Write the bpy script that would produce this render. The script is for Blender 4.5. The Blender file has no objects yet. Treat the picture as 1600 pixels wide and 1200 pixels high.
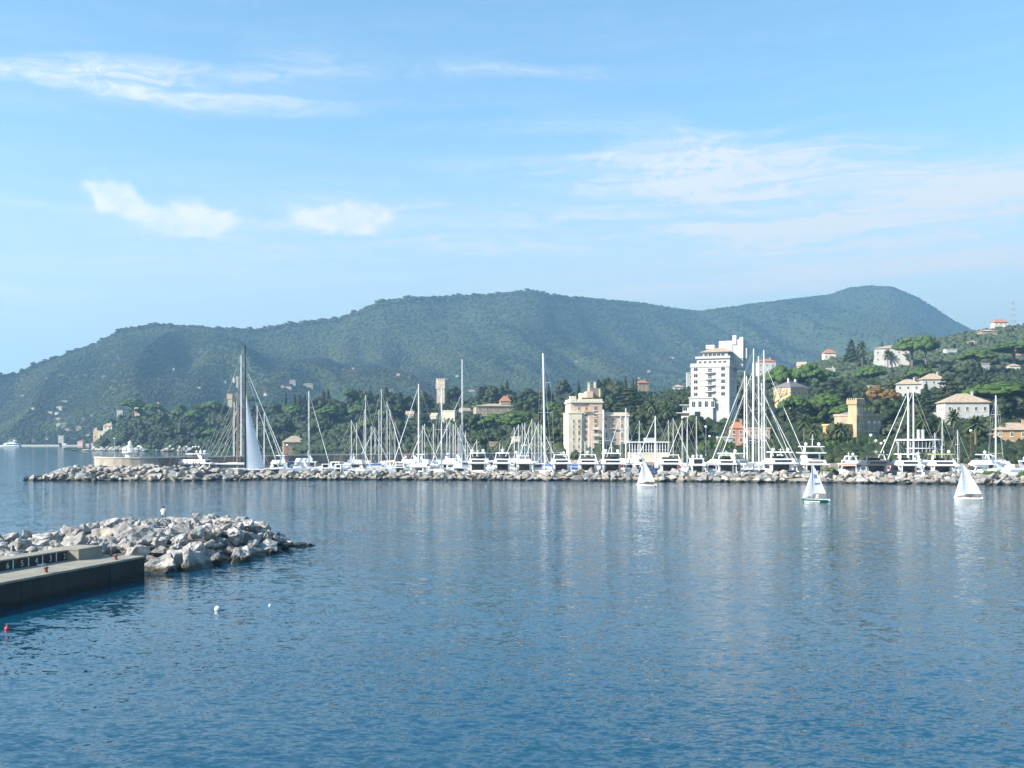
import bpy, bmesh, math, random
import numpy as np
from mathutils import Vector, Matrix
R = math.radians
S = bpy.context.scene
COL = S.collection
rng = random.Random(7)
nr = np.random.default_rng(11)

# ------------------------------------------------------------------ camera
F, HOR, CAMZ = 1677.0, 685.0, 11.0       # focal length and horizon of the 1600 x 1200 photograph, eye height
cam = bpy.data.objects.new('camera', bpy.data.cameras.new('camera'))
COL.objects.link(cam)
cam.location = (0, 0, CAMZ)
cam.rotation_euler = (R(90), 0, 0)
cam.data.sensor_width = 36
cam.data.lens = F / 1600 * 36
cam.data.shift_y = 85 / 1600
cam.data.clip_start = 0.5
cam.data.clip_end = 30000
S.camera = cam

# ------------------------------------------------------------------ sun, sky, exposure
SUN = Vector((-0.80, -0.38, 0.53)).normalized()
sun = bpy.data.objects.new('sun', bpy.data.lights.new('sun', 'SUN'))
COL.objects.link(sun)
sun.data.energy = 5.0
sun.data.angle = R(0.53)
sun.data.color = (1.0, 0.93, 0.82)
sun.rotation_euler = SUN.to_track_quat('Z', 'Y').to_euler()
EL, AZ = math.asin(SUN.z), math.atan2(SUN.x, SUN.y)

S.view_settings.view_transform = 'Standard'
S.view_settings.look = 'None'
S.view_settings.gamma = 1
S.view_settings.exposure = 1.15
S.view_settings.use_curve_mapping = False
S.render.engine = 'CYCLES'
S.cycles.max_bounces = 6
S.cycles.diffuse_bounces = 2
S.cycles.glossy_bounces = 3
S.cycles.transmission_bounces = 4
S.cycles.transparent_max_bounces = 8
S.cycles.volume_bounces = 1
S.cycles.use_denoising = True
S.cycles.sample_clamp_indirect = 4

W = bpy.data.worlds.new('World')
S.world = W
W.use_nodes = True
nt = W.node_tree
nt.nodes.clear()

class NB:
    """small node helper"""
    def __init__(s, tree): s.t = tree
    def n(s, kind, **kw):
        x = s.t.nodes.new(kind)
        for k, v in kw.items(): setattr(x, k, v)
        return x
    def put(s, sock, v):
        if isinstance(v, bpy.types.NodeSocket): s.t.links.new(v, sock)
        else: sock.default_value = v
    def m(s, op, a, b=None, c=None, clamp=False):
        x = s.n('ShaderNodeMath', operation=op, use_clamp=clamp)
        s.put(x.inputs[0], a)
        if b is not None: s.put(x.inputs[1], b)
        if c is not None: s.put(x.inputs[2], c)
        return x.outputs[0]
    def vm(s, op, a, b=None, sc=None):
        x = s.n('ShaderNodeVectorMath', operation=op)
        s.put(x.inputs[0], a)
        if b is not None: s.put(x.inputs[1], b)
        if sc is not None: s.put(x.inputs[3], sc)
        return x.outputs[0]
    def comb(s, a, b, c=0.0):
        x = s.n('ShaderNodeCombineXYZ')
        for i, v in enumerate((a, b, c)): s.put(x.inputs[i], v)
        return x.outputs[0]
    def noise(s, vec, scale, detail=3.0, rough=0.5, dist=0.0, out=0):
        x = s.n('ShaderNodeTexNoise')
        s.put(x.inputs['Vector'], vec)
        x.inputs['Scale'].default_value = scale
        x.inputs['Detail'].default_value = detail
        x.inputs['Roughness'].default_value = rough
        x.inputs['Distortion'].default_value = dist
        return x.outputs[out]
    def ramp(s, v, lo, hi, smooth=True):
        x = s.n('ShaderNodeMapRange', interpolation_type='SMOOTHSTEP' if smooth else 'LINEAR')
        s.put(x.inputs[0], v)
        x.inputs[1].default_value = lo
        x.inputs[2].default_value = hi
        return x.outputs[0]
    def mix(s, f, a, b, mode='MIX'):
        x = s.n('ShaderNodeMix', data_type='RGBA', blend_type=mode)
        s.put(x.inputs[0], f)
        for sock, v in ((x.inputs[6], a), (x.inputs[7], b)):
            s.put(sock, v if isinstance(v, bpy.types.NodeSocket) else (*v, 1))
        return x.outputs[2]

def build_world():
    b = NB(nt)
    sky = b.n('ShaderNodeTexSky', sky_type='NISHITA')
    sky.sun_disc = False
    sky.sun_elevation = EL
    sky.sun_rotation = AZ % (2 * math.pi)
    sky.altitude = 0
    sky.air_density = 1.0
    sky.dust_density = 0.35
    sky.ozone_density = 1.6
    tc = b.n('ShaderNodeTexCoord')
    sep = b.n('ShaderNodeSeparateXYZ')
    nt.links.new(tc.outputs['Generated'], sep.inputs[0])
    u = b.m('ARCTAN2', sep.outputs[0], sep.outputs[1])
    v = b.m('ARCSINE', sep.outputs[2])
    # wispy noise, streaks long in azimuth
    w0 = b.noise(b.comb(b.m('MULTIPLY', u, 6.0), b.m('MULTIPLY', v, 14.0)), 1.0, 3, 0.6, out=1)
    wu = b.m('ADD', u, b.m('MULTIPLY', b.m('SUBTRACT', w0, 0.5), 0.0))
    sw = b.n('ShaderNodeSeparateColor'); nt.links.new(w0, sw.inputs[0])
    du = b.m('SUBTRACT', sw.outputs[0], 0.5)
    dv = b.m('SUBTRACT', sw.outputs[1], 0.5)
    uu = b.m('ADD', u, b.m('MULTIPLY', du, 0.25))
    vv = b.m('ADD', v, b.m('MULTIPLY', dv, 0.032))
    streak = b.noise(b.comb(b.m('MULTIPLY', uu, 4.2), b.m('MULTIPLY', b.m('SUBTRACT', vv, b.m('MULTIPLY', uu, 0.02)), 62.0)), 1.0, 7, 0.62, 0.3)
    streak = b.ramp(streak, 0.38, 0.70)
    fine = b.noise(b.comb(b.m('MULTIPLY', uu, 55.0), b.m('MULTIPLY', vv, 110.0)), 1.0, 5, 0.6, 0.4)
    fine = b.ramp(fine, 0.28, 0.72)
    puff = b.noise(b.comb(b.m('MULTIPLY', u, 40.0), b.m('MULTIPLY', v, 52.0)), 1.0, 6, 0.6, 0.0, out=1)
    sp = b.n('ShaderNodeSeparateColor'); nt.links.new(puff, sp.inputs[0])
    pu = b.m('ADD', u, b.m('MULTIPLY', b.m('SUBTRACT', sp.outputs[0], 0.5), 0.042))
    pv = b.m('ADD', v, b.m('MULTIPLY', b.m('SUBTRACT', sp.outputs[1], 0.5), 0.036))
    def patch(px, py, rx, ry, tilt=0.0, wu=uu, wv=vv):
        u0, v0 = math.atan((px - 800) / F), math.atan((HOR - py) / F * math.cos(math.atan((px - 800) / F)))
        a = b.m('SUBTRACT', wu, u0)
        c = b.m('SUBTRACT', b.m('SUBTRACT', wv, v0), b.m('MULTIPLY', a, tilt))
        d = b.m('ADD', b.m('POWER', b.m('DIVIDE', b.m('ABSOLUTE', a), rx / F), 2.0), b.m('POWER', b.m('DIVIDE', b.m('ABSOLUTE', c), ry / F), 2.0))
        return b.m('EXPONENT', b.m('MULTIPLY', d, -1.0))
    def add(terms):
        t = None
        for m_, k in terms:
            x = b.m('MULTIPLY', m_, k)
            t = x if t is None else b.m('ADD', t, x)
        return t
    cir = add([(patch(150, 112, 420, 20, 0.02), 0.62), (patch(250, 140, 240, 20, 0.0), 0.45), (patch(30, 150, 90, 12), 0.4),
               (patch(420, 92, 90, 20), 0.35), (patch(820, 109, 110, 9), 0.4), (patch(1180, 245, 190, 30, -0.18), 0.75), (patch(1350, 280, 300, 28, -0.08), 0.8),
               (patch(1600, 285, 260, 22, 0.08), 0.95), (patch(1000, 292, 190, 11, -0.07), 0.65), (patch(1290, 240, 60, 9, 0.1), 0.4),
               (patch(1250, 350, 340, 75, 0), 0.95), (patch(1500, 340, 300, 60, 0), 0.85), (patch(1150, 265, 280, 45, -0.06), 0.55),
               (patch(1480, 415, 330, 22, 0.05), 0.65), (patch(1050, 440, 300, 14, 0.05), 0.6), (patch(620, 385, 300, 22, 0.03), 0.6), (patch(650, 318, 220, 24, -0.08), 0.5),
               (patch(60, 315, 140, 8, -0.03), 0.35), (patch(100, 475, 260, 20, -0.12), 0.4), (patch(330, 420, 420, 60, 0), 0.25)])
    amb = b.m('MULTIPLY', b.ramp(v, 0.9, 0.0), 0.12)
    tex = b.m('ADD', b.m('MULTIPLY', streak, 0.55), b.m('MULTIPLY', b.m('MULTIPLY', fine, b.m('ADD', streak, 0.25)), 0.75))
    cir = b.m('MULTIPLY', b.m('ADD', cir, amb), b.m('ADD', tex, 0.12), clamp=True)
    low = b.m('MULTIPLY', b.ramp(v, 0.30, 0.03), 0.88)
    cum = add([(patch(168, 302, 34, 22, -0.2, pu, pv), 1.1), (patch(205, 326, 30, 20, -0.2, pu, pv), 0.9), (patch(285, 337, 42, 26, 0, pu, pv), 1.1), (patch(335, 345, 38, 17, 0, pu, pv), 0.85),
               (patch(510, 340, 52, 21, 0, pu, pv), 1.05), (patch(580, 342, 36, 17, 0, pu, pv), 0.95), (patch(420, 345, 60, 12, 0, pu, pv), 0.3), (patch(270, 362, 160, 16, 0, pu, pv), 0.3), (patch(520, 362, 100, 12, 0, pu, pv), 0.35)])
    cum = b.m('MULTIPLY', b.ramp(cum, 0.12, 1.0), b.m('ADD', 0.62, b.m('MULTIPLY', b.ramp(sp.outputs[2], 0.3, 0.7), 0.5)), clamp=True)
    hs = b.n('ShaderNodeHueSaturation')
    hs.inputs['Saturation'].default_value = SKY_SAT
    hs.inputs['Hue'].default_value = 0.488
    nt.links.new(sky.outputs[0], hs.inputs['Color'])
    c0 = b.mix(low, hs.outputs[0], VEIL)
    c1 = b.mix(b.m('MULTIPLY', cir, 1.0, clamp=True), c0, CIRRUS)
    c2 = b.mix(b.m('MULTIPLY', cum, 0.95, clamp=True), c1, CUMULUS)
    bg = b.n('ShaderNodeBackground')
    bg.inputs[1].default_value = SKY_STRENGTH
    nt.links.new(c2, bg.inputs[0])
    out = b.n('ShaderNodeOutputWorld')
    nt.links.new(bg.outputs[0], out.inputs[0])
SKY_STRENGTH, SKY_SAT, HAZE = 0.107, 1.16, 0.000165
CIRRUS, CUMULUS, VEIL = (4.1, 4.25, 4.3), (4.9, 4.7, 4.55), (3.1, 3.25, 2.9)
build_world()

# ------------------------------------------------------------------ helpers
def new_mat(name):
    m = bpy.data.materials.new(name)
    m.use_nodes = True
    t = m.node_tree
    p = t.nodes['Principled BSDF']
    return m, NB(t), p
def M(name, col, rough=0.6, var=0.12, scale=0.6, metal=0.0, bump=0.0, bscale=4.0, spec=0.5, col2=None, objrand=0.0):
    m, b, p = new_mat(name)
    tc = b.n('ShaderNodeTexCoord')
    nz = b.noise(tc.outputs['Object'], scale, 6, 0.62)
    a = tuple(c * (1 - var) for c in col)
    c = tuple(min(1, x * (1 + var)) for x in col) if col2 is None else col2
    colr = b.mix(b.ramp(nz, 0.3, 0.7), a, c)
    if objrand:
        oi = b.n('ShaderNodeObjectInfo')
        k = b.m('ADD', 1 - objrand, b.m('MULTIPLY', oi.outputs['Random'], 2 * objrand))
        colr = b.mix(1.0, colr, b.comb(k, k, k), 'MULTIPLY')
    b.put(p.inputs['Base Color'], colr)
    p.inputs['Roughness'].default_value = rough
    p.inputs['Metallic'].default_value = metal
    p.inputs['Specular IOR Level'].default_value = spec
    if bump:
        bn = b.n('ShaderNodeBump')
        bn.inputs['Strength'].default_value = bump
        bn.inputs['Distance'].default_value = 0.1
        b.put(bn.inputs['Height'], b.noise(tc.outputs['Object'], bscale, 6, 0.65))
        b.put(p.inputs['Normal'], bn.outputs[0])
    return m

class MB:
    def __init__(s): s.v, s.f, s.m = [], [], []
    def add(s, vs, fs, mi=0):
        o = len(s.v)
        s.v += [tuple(x) for x in vs]
        s.f += [tuple(i + o for i in f) for f in fs]
        s.m += [mi] * len(fs)
        return s
    def box(s, x0, x1, y0, y1, z0, z1, mi=0, tx=1.0, ty=1.0):
        """tx, ty: scale of the top face about the centre"""
        cx, cy, hx, hy = (x0 + x1) / 2, (y0 + y1) / 2, (x1 - x0) / 2, (y1 - y0) / 2
        vs = [(cx + a * hx, cy + c * hy, z0) for a, c in ((-1, -1), (1, -1), (1, 1), (-1, 1))] + \
             [(cx + a * hx * tx, cy + c * hy * ty, z1) for a, c in ((-1, -1), (1, -1), (1, 1), (-1, 1))]
        return s.add(vs, [(3, 2, 1, 0), (4, 5, 6, 7), (0, 1, 5, 4), (1, 2, 6, 5), (2, 3, 7, 6), (3, 0, 4, 7)], mi)
    def tube(s, p, q, r0, r1=None, n=6, mi=0, caps=True):
        r1 = r0 if r1 is None else r1
        p, q = Vector(p), Vector(q)
        d = (q - p).normalized()
        a = d.orthogonal().normalized(); c = d.cross(a)
        vs = []
        for pt, r in ((p, r0), (q, r1)):
            for i in range(n):
                t = 2 * math.pi * i / n
                vs.append(pt + a * (r * math.cos(t)) + c * (r * math.sin(t)))
        fs = [(i, (i + 1) % n, n + (i + 1) % n, n + i) for i in range(n)]
        if caps: fs += [tuple(range(n - 1, -1, -1)), tuple(range(n, 2 * n))]
        return s.add(vs, fs, mi)
    def path(s, pts, r, n=5, mi=0):
        for i in range(len(pts) - 1):
            ra = r[i] if isinstance(r, (list, tuple)) else r
            rb = r[i + 1] if isinstance(r, (list, tuple)) else r
            s.tube(pts[i], pts[i + 1], ra, rb, n, mi)
        return s
    def lathe(s, prof, c=(0, 0, 0), n=12, mi=0):
        vs, fs = [], []
        for r, z in prof:
            for i in range(n):
                t = 2 * math.pi * i / n
                vs.append((c[0] + r * math.cos(t), c[1] + r * math.sin(t), c[2] + z))
        for k in range(len(prof) - 1):
            for i in range(n):
                fs.append((k * n + i, k * n + (i + 1) % n, (k + 1) * n + (i + 1) % n, (k + 1) * n + i))
        fs.append(tuple(range(n - 1, -1, -1)))
        fs.append(tuple((len(prof) - 1) * n + i for i in range(n)))
        return s.add(vs, fs, mi)
    def loft(s, rings, mi=0, caps=True, closed=True):
        n = len(rings[0])
        vs = [p for r in rings for p in r]
        fs = []
        for k in range(len(rings) - 1):
            for i in range(n if closed else n - 1):
                fs.append((k * n + i, k * n + (i + 1) % n, (k + 1) * n + (i + 1) % n, (k + 1) * n + i))
        if caps:
            fs.append(tuple(range(n - 1, -1, -1)))
            fs.append(tuple((len(rings) - 1) * n + i for i in range(n)))
        return s.add(vs, fs, mi)
    def ico(s, c, r, sub=1, jit=0.0, mi=0):
        V, Fc = ICO[sub]
        r = (r, r, r) if not isinstance(r, (tuple, list)) else r
        vs = []
        for p in V:
            k = 1 + jit * (rng.random() * 2 - 1)
            vs.append((c[0] + p[0] * r[0] * k, c[1] + p[1] * r[1] * k, c[2] + p[2] * r[2] * k))
        return s.add(vs, Fc, mi)
    def mesh(s, name, mats, smooth=False):
        me = bpy.data.meshes.new(name)
        me.from_pydata(s.v, [], s.f)
        for m in (mats if isinstance(mats, (list, tuple)) else [mats]): me.materials.append(m)
        if any(s.m): me.polygons.foreach_set('material_index', s.m)
        bm = bmesh.new(); bm.from_mesh(me)
        bmesh.ops.recalc_face_normals(bm, faces=bm.faces)
        bm.to_mesh(me); bm.free()
        if smooth: me.polygons.foreach_set('use_smooth', [True] * len(me.polygons))
        return me
    def build(s, name, mats, parent=None, loc=(0, 0, 0), rz=0.0, smooth=False):
        return ob(name, s.mesh(name, mats, smooth), parent, loc, rz)
def _ico(n):
    bm = bmesh.new()
    bmesh.ops.create_icosphere(bm, subdivisions=n, radius=1)
    V = [tuple(v.co) for v in bm.verts]; Fc = [tuple(v.index for v in f.verts) for f in bm.faces]
    bm.free()
    return V, Fc
ICO = {i: _ico(i) for i in (1, 2, 3)}

def ob(name, data, parent=None, loc=(0, 0, 0), rz=0.0):
    o = bpy.data.objects.new(name, data)
    COL.objects.link(o)
    o.location = loc
    if rz: o.rotation_euler = (0, 0, rz)
    if parent: o.parent = parent
    return o
def tag(o, label=None, cat=None, group=None, kind=None):
    if label: o['label'] = label
    if cat: o['category'] = cat
    if group: o['group'] = group
    if kind: o['kind'] = kind
    return o
def thing(name, label, cat, loc=(0, 0, 0), rz=0.0, group=None):
    return tag(ob(name, None, None, loc, rz), label, cat, group)
KIDS = {}
def copy_tree(o, loc, rz=None, scale=None, label=None, group=None):
    """copy a thing and its parts and sub-parts"""
    def rec(src, parent):
        c = src.copy(); COL.objects.link(c); c.parent = parent
        for ch in src.children: rec(ch, c)
        return c
    c = rec(o, None)
    c.location = loc
    if rz is not None: c.rotation_euler = (0, 0, rz)
    if scale is not None: c.scale = scale if isinstance(scale, (tuple, list)) else (scale,) * 3
    if label: c['label'] = label
    if group: c['group'] = group
    return c
def at(px, py, Y): return Vector(((px - 800) / F * Y, Y, CAMZ + (HOR - py) / F * Y))
def atx(px, Y): return (px - 800) / F * Y
def atz(py, Y): return CAMZ + (HOR - py) / F * Y
def on_water(py): return CAMZ * F / (py - HOR)

# ------------------------------------------------------------------ materials
WHITE = M('white_gelcoat', (0.80, 0.80, 0.78), 0.28, 0.05, 0.5)
CREAM = M('cream_gelcoat', (0.74, 0.70, 0.60), 0.35, 0.06, 0.5)
GREYB = M('grey_blue_gelcoat', (0.42, 0.50, 0.58), 0.25, 0.06, 0.4)
NAVY = M('navy_gelcoat', (0.03, 0.04, 0.07), 0.2, 0.1, 0.4)
BLUEH = M('blue_gelcoat', (0.06, 0.13, 0.32), 0.25, 0.1, 0.4)
GREEN = M('green_gelcoat', (0.02, 0.13, 0.09), 0.3, 0.1, 0.4)
GLASS = M('dark_boat_glass', (0.018, 0.02, 0.024), 0.08, 0.3, 0.8)
TINT = M('smoked_acrylic', (0.10, 0.10, 0.085), 0.1, 0.2, 0.8)
YTINT = M('yellow_green_screen', (0.42, 0.40, 0.14), 0.2, 0.15, 0.8)
STEEL = M('stainless_steel', (0.62, 0.62, 0.62), 0.25, 0.05, 2, metal=0.9)
ALU = M('painted_mast_alloy', (0.66, 0.66, 0.65), 0.35, 0.05, 0.4)
BLACKM = M('black_carbon_mast', (0.015, 0.015, 0.018), 0.3, 0.2, 0.4)
WOODM = M('varnished_spruce_mast', (0.30, 0.19, 0.10), 0.4, 0.15, 0.5)
TEAK = M('teak', (0.24, 0.15, 0.085), 0.6, 0.2, 2)
WIRE = M('rigging_wire', (0.55, 0.55, 0.54), 0.4, 0.05, 1)
SAILC = M('white_sail_cover', (0.76, 0.76, 0.74), 0.7, 0.08, 1)
SAILB = M('blue_sail_cover', (0.06, 0.14, 0.36), 0.75, 0.12, 1)
SAILY = M('cream_sail_cover', (0.66, 0.60, 0.42), 0.75, 0.12, 1)
REDC = M('red_canvas', (0.45, 0.09, 0.06), 0.8, 0.15, 1)
ORANGEC = M('orange_canvas', (0.56, 0.26, 0.14), 0.8, 0.15, 1)
FLAGR = M('red_ensign_cloth', (0.52, 0.03, 0.04), 0.8, 0.1, 1)
RUBBER = M('black_rubber', (0.02, 0.02, 0.02), 0.7, 0.1, 1)
INTER = M('cockpit_shade_fabric', (0.22, 0.15, 0.11), 0.8, 0.2, 1.5)
def sail_mat(name, col):
    m, b, p = new_mat(name)
    tc = b.n('ShaderNodeTexCoord')
    wv = b.n('ShaderNodeTexWave', wave_type='BANDS', bands_direction='Z')
    b.put(wv.inputs['Vector'], tc.outputs['Object']); wv.inputs['Scale'].default_value = 0.45; wv.inputs['Distortion'].default_value = 0.2
    c = b.mix(b.ramp(wv.outputs[1], 0.0, 0.06), tuple(x * 0.85 for x in col), col)
    df = b.n('ShaderNodeBsdfDiffuse'); tr = b.n('ShaderNodeBsdfTranslucent'); mx = b.n('ShaderNodeMixShader')
    b.put(df.inputs[0], c); b.put(tr.inputs[0], c); mx.inputs[0].default_value = 0.4
    b.t.links.new(df.outputs[0], mx.inputs[1]); b.t.links.new(tr.outputs[0], mx.inputs[2])
    b.t.links.new(mx.outputs[0], b.t.nodes['Material Output'].inputs[0])
    return m
SAIL = sail_mat('white_sailcloth', (0.84, 0.85, 0.85))
SAILG = sail_mat('grey_blue_sailcloth', (0.60, 0.66, 0.72))

PINK = M('pink_stucco', (0.60, 0.44, 0.33), 0.85, 0.12, 0.25, bump=0.2)
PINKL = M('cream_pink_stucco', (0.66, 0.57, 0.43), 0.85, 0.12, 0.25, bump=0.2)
WSTUC = M('white_stucco', (0.46, 0.455, 0.435), 0.85, 0.07, 0.2, bump=0.15)
YSTUC = M('yellow_ochre_stucco', (0.50, 0.39, 0.20), 0.85, 0.14, 0.25, bump=0.2)
OSTUC = M('orange_stucco', (0.44, 0.27, 0.14), 0.85, 0.14, 0.25, bump=0.2)
RSTUC = M('salmon_stucco', (0.48, 0.25, 0.18), 0.85, 0.14, 0.25, bump=0.2)
TSTUC = M('tan_stone_wall', (0.34, 0.275, 0.19), 0.9, 0.2, 0.4, bump=0.4)
CSTUC = M('cream_stucco', (0.66, 0.60, 0.47), 0.85, 0.1, 0.25, bump=0.2)
GSTONE = M('grey_tower_stone', (0.42, 0.37, 0.29), 0.9, 0.25, 0.5, bump=0.6)
TRIM = M('pale_trim', (0.70, 0.66, 0.56), 0.8, 0.08, 0.4)
RTILE = M('terracotta_roof', (0.40, 0.17, 0.10), 0.85, 0.25, 0.8, bump=0.5, bscale=3)
TTILE = M('tan_tile_roof', (0.40, 0.31, 0.22), 0.85, 0.2, 0.8, bump=0.5, bscale=3)
GTILE = M('grey_slate_roof', (0.17, 0.15, 0.15), 0.75, 0.25, 0.8, bump=0.4, bscale=3)
PANE = M('window_glass', (0.03, 0.035, 0.04), 0.15, 0.3, 0.4, spec=0.25)
SHUT = M('brown_shutters', (0.15, 0.075, 0.045), 0.7, 0.2, 2)
SHUTG = M('green_shutters', (0.05, 0.13, 0.08), 0.7, 0.2, 2)
IRON = M('dark_iron', (0.05, 0.045, 0.045), 0.5, 0.2, 2)
BROWNP = M('rust_brown_paint', (0.20, 0.075, 0.05), 0.6, 0.2, 2)
LAMPW = M('white_lamp_globe', (0.80, 0.80, 0.78), 0.3, 0.03, 2)
MOLE = M('brown_mole_masonry', (0.20, 0.155, 0.125), 0.9, 0.22, 0.25, bump=0.6, bscale=1.2, col2=(0.32, 0.265, 0.21))
COPE = M('coping_stone', (0.50, 0.46, 0.39), 0.85, 0.14, 0.5, bump=0.3)
REDP = M('red_paint', (0.50, 0.06, 0.05), 0.5, 0.1, 1)
WPAINT = M('white_paint', (0.80, 0.80, 0.78), 0.6, 0.05, 1)
# ------------------------------------------------------------------ sea
def water_mat():
    m, b, p = new_mat('sea_water')
    geo = b.n('ShaderNodeNewGeometry')
    pos = geo.outputs['Position']
    sc = b.n('ShaderNodeVectorMath', operation='MULTIPLY'); b.put(sc.inputs[0], pos); sc.inputs[1].default_value = (0.62, 1.0, 1.0)
    v = sc.outputs[0]
    half = (0.5, 0.5, 0.5)
    def slope(scale, amp, det=2.0, rough=0.5, dist=0.0):
        c = b.noise(v, scale, det, rough, dist, out=1)
        return b.vm('SCALE', b.vm('SUBTRACT', c, half), sc=amp)
    pv = b.n('ShaderNodeVectorMath', operation='MULTIPLY'); b.put(pv.inputs[0], pos); pv.inputs[1].default_value = (0.35, 1.0, 1.0)
    gust = b.ramp(b.noise(pv.outputs[0], 0.035, 4, 0.6), 0.35, 0.68)
    small = b.vm('ADD', slope(9.0, 0.15, 3, 0.55), slope(4.0, 0.25, 2, 0.5, 0.4))
    small = b.vm('SCALE', small, sc=b.m('ADD', 0.55, b.m('MULTIPLY', gust, 0.6)))
    big = b.vm('ADD', slope(1.5, 0.13, 2, 0.5, 0.3), slope(0.35, 0.05, 2))
    s = b.vm('ADD', small, big)
    sp = b.n('ShaderNodeSeparateXYZ'); b.put(sp.inputs[0], s)
    nrm = b.vm('NORMALIZE', b.comb(sp.outputs[0], b.m('MULTIPLY', sp.outputs[1], 1.75), 1.0))
    b.put(p.inputs['Normal'], nrm)
    tint = b.mix(b.ramp(b.noise(pv.outputs[0], 0.012, 3), 0.35, 0.65), (0.001, 0.048, 0.090), (0.002, 0.062, 0.110))
    b.put(p.inputs['Base Color'], tint)
    p.inputs['Roughness'].default_value = 0.06
    p.inputs['IOR'].default_value = 1.36
    p.inputs['Specular IOR Level'].default_value = 0.5
    return m
WATER = water_mat()
tag(MB().add([(-7000, -600, 0), (7000, -600, 0), (7000, 7500, 0), (-7000, 7500, 0)], [(0, 1, 2, 3)]).build('sea', WATER), kind='structure')

# ------------------------------------------------------------------ ground of hills
def interp(x, tab):
    xs, ys = zip(*tab)
    return np.interp(x, xs, ys)
def vnoise(x, y, seed=0):
    """value noise on arrays"""
    xi, yi = np.floor(x).astype(np.int64), np.floor(y).astype(np.int64)
    fx, fy = x - xi, y - yi
    fx, fy = fx * fx * (3 - 2 * fx), fy * fy * (3 - 2 * fy)
    def h(i, j):
        n = (i * 374761393 + j * 668265263 + seed * 1442695041) & 0x7fffffff
        n = ((n ^ (n >> 13)) * 1274126177) & 0x7fffffff
        return ((n ^ (n >> 16)) & 0xffff) / 65535.0
    a, b_, c, d = h(xi, yi), h(xi + 1, yi), h(xi, yi + 1), h(xi + 1, yi + 1)
    return (a * (1 - fx) + b_ * fx) * (1 - fy) + (c * (1 - fx) + d * fx) * fy
def fbm(x, y, seed=0, oct=4):
    s, a, t = 0, 0.5, 0
    for o in range(oct):
        s = s + a * vnoise(x * 2 ** o, y * 2 ** o, seed + o); t += a; a *= 0.5
    return s / t - 0.5

def ground_mat(name, c1, c2, c3, scale):
    m, b, p = new_mat(name)
    g = b.n('ShaderNodeNewGeometry')
    n1 = b.noise(g.outputs['Position'], scale, 6, 0.6)
    n2 = b.noise(g.outputs['Position'], scale * 7, 4, 0.6)
    c = b.mix(b.ramp(n1, 0.35, 0.65), c1, c2)
    c = b.mix(b.ramp(n2, 0.58, 0.75), c, c3)
    b.put(p.inputs['Base Color'], c)
    p.inputs['Roughness'].default_value = 0.95
    p.inputs['Specular IOR Level'].default_value = 0.1
    return m
UNDER = ground_mat('hillside_undergrowth', (0.022, 0.034, 0.015), (0.036, 0.048, 0.021), (0.09, 0.08, 0.05), 0.03)
MOUNT = ground_mat('mountain_scrub', (0.035, 0.055, 0.022), (0.060, 0.075, 0.030), (0.09, 0.085, 0.045), 0.006)

H_DS = [(100, 1010), (140, 1000), (160, 960), (200, 930), (300, 860), (400, 790), (500, 720), (600, 640), (700, 560), (800, 490), (900, 430), (1000, 400), (1100, 385), (1200, 375), (1300, 370), (1400, 365), (1500, 360), (1600, 355), (1750, 350), (2000, 345)]
H_DR = [(100, 1012), (140, 1012), (160, 1030), (200, 1060), (300, 1020), (400, 980), (500, 940), (600, 910), (700, 870), (800, 830), (900, 790), (1000, 790), (1100, 810), (1200, 900), (1300, 960), (1400, 1030), (1500, 1100), (1600, 1180), (1750, 1260), (2000, 1350)]
H_PY = [(100, 702), (140, 702), (152, 690), (165, 668), (200, 645), (300, 643), (400, 638), (500, 632), (600, 628), (700, 625), (800, 624), (900, 620), (1000, 616), (1100, 608), (1200, 588), (1300, 563), (1400, 545), (1450, 533), (1500, 522), (1560, 514), (1600, 507), (1750, 495), (2000, 480)]
EXPO = 0.6
def hill_pars(px):
    ds, dr, pr = interp(px, H_DS), interp(px, H_DR), interp(px, H_PY)
    return ds, dr, HOR + (CAMZ - 2) * F / ds, pr
def ground_z(px, Y):
    ds, dr, ps, pr = hill_pars(px)
    t = np.clip((Y - ds) / (dr - ds), 0, 1)
    py = ps + (pr - ps) * t ** EXPO
    return CAMZ + (HOR - py) / F * Y
def dist_at(px, py):
    """depth of the hillside ground seen at a pixel"""
    ds, dr, ps, pr = hill_pars(px)
    t = np.clip((py - ps) / (pr - ps), 0, 1) ** (1 / EXPO)
    return float(ds + (dr - ds) * t)

def grid_mesh(name, P, mat):
    n, m = P.shape[:2]
    me = bpy.data.meshes.new(name)
    idx = np.arange(n * m).reshape(n, m)
    q = np.stack([idx[:-1, :-1], idx[1:, :-1], idx[1:, 1:], idx[:-1, 1:]], -1).reshape(-1, 4)
    me.from_pydata(P.reshape(-1, 3).tolist(), [], q.tolist())
    me.materials.append(mat)
    me.polygons.foreach_set('use_smooth', [True] * len(me.polygons))
    me.update()
    return me
cols = np.concatenate([np.linspace(100, 220, 25), np.linspace(225, 2000, 150)])
rows = np.concatenate([[-2, -1], np.linspace(0, 1, 42) ** 1.4, [1.04, 1.2, 1.6]])
P = np.zeros((len(cols), len(rows), 3))
for i, px in enumerate(cols):
    ds, dr, ps, pr = hill_pars(px)
    zr = CAMZ + (HOR - pr) / F * dr
    for j, t in enumerate(rows):
        if t == -2: Y, z = ds - 1.0, -2.0
        elif t == -1: Y, z = ds - 0.2, 1.6
        elif t <= 1: Y = ds + (dr - ds) * t; z = float(ground_z(px, Y))
        else: Y = ds + (dr - ds) * t; z = max(-2.0, zr - (t - 1) * (70 + zr * 1.2))
        P[i, j] = (atx(px, Y), Y, z)
wob = fbm(P[..., 0] / 30, P[..., 1] / 30, 3) * 3.0
P[..., 2] += np.where((rows > 0.03) & (rows < 1.5), wob, 0)
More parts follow.
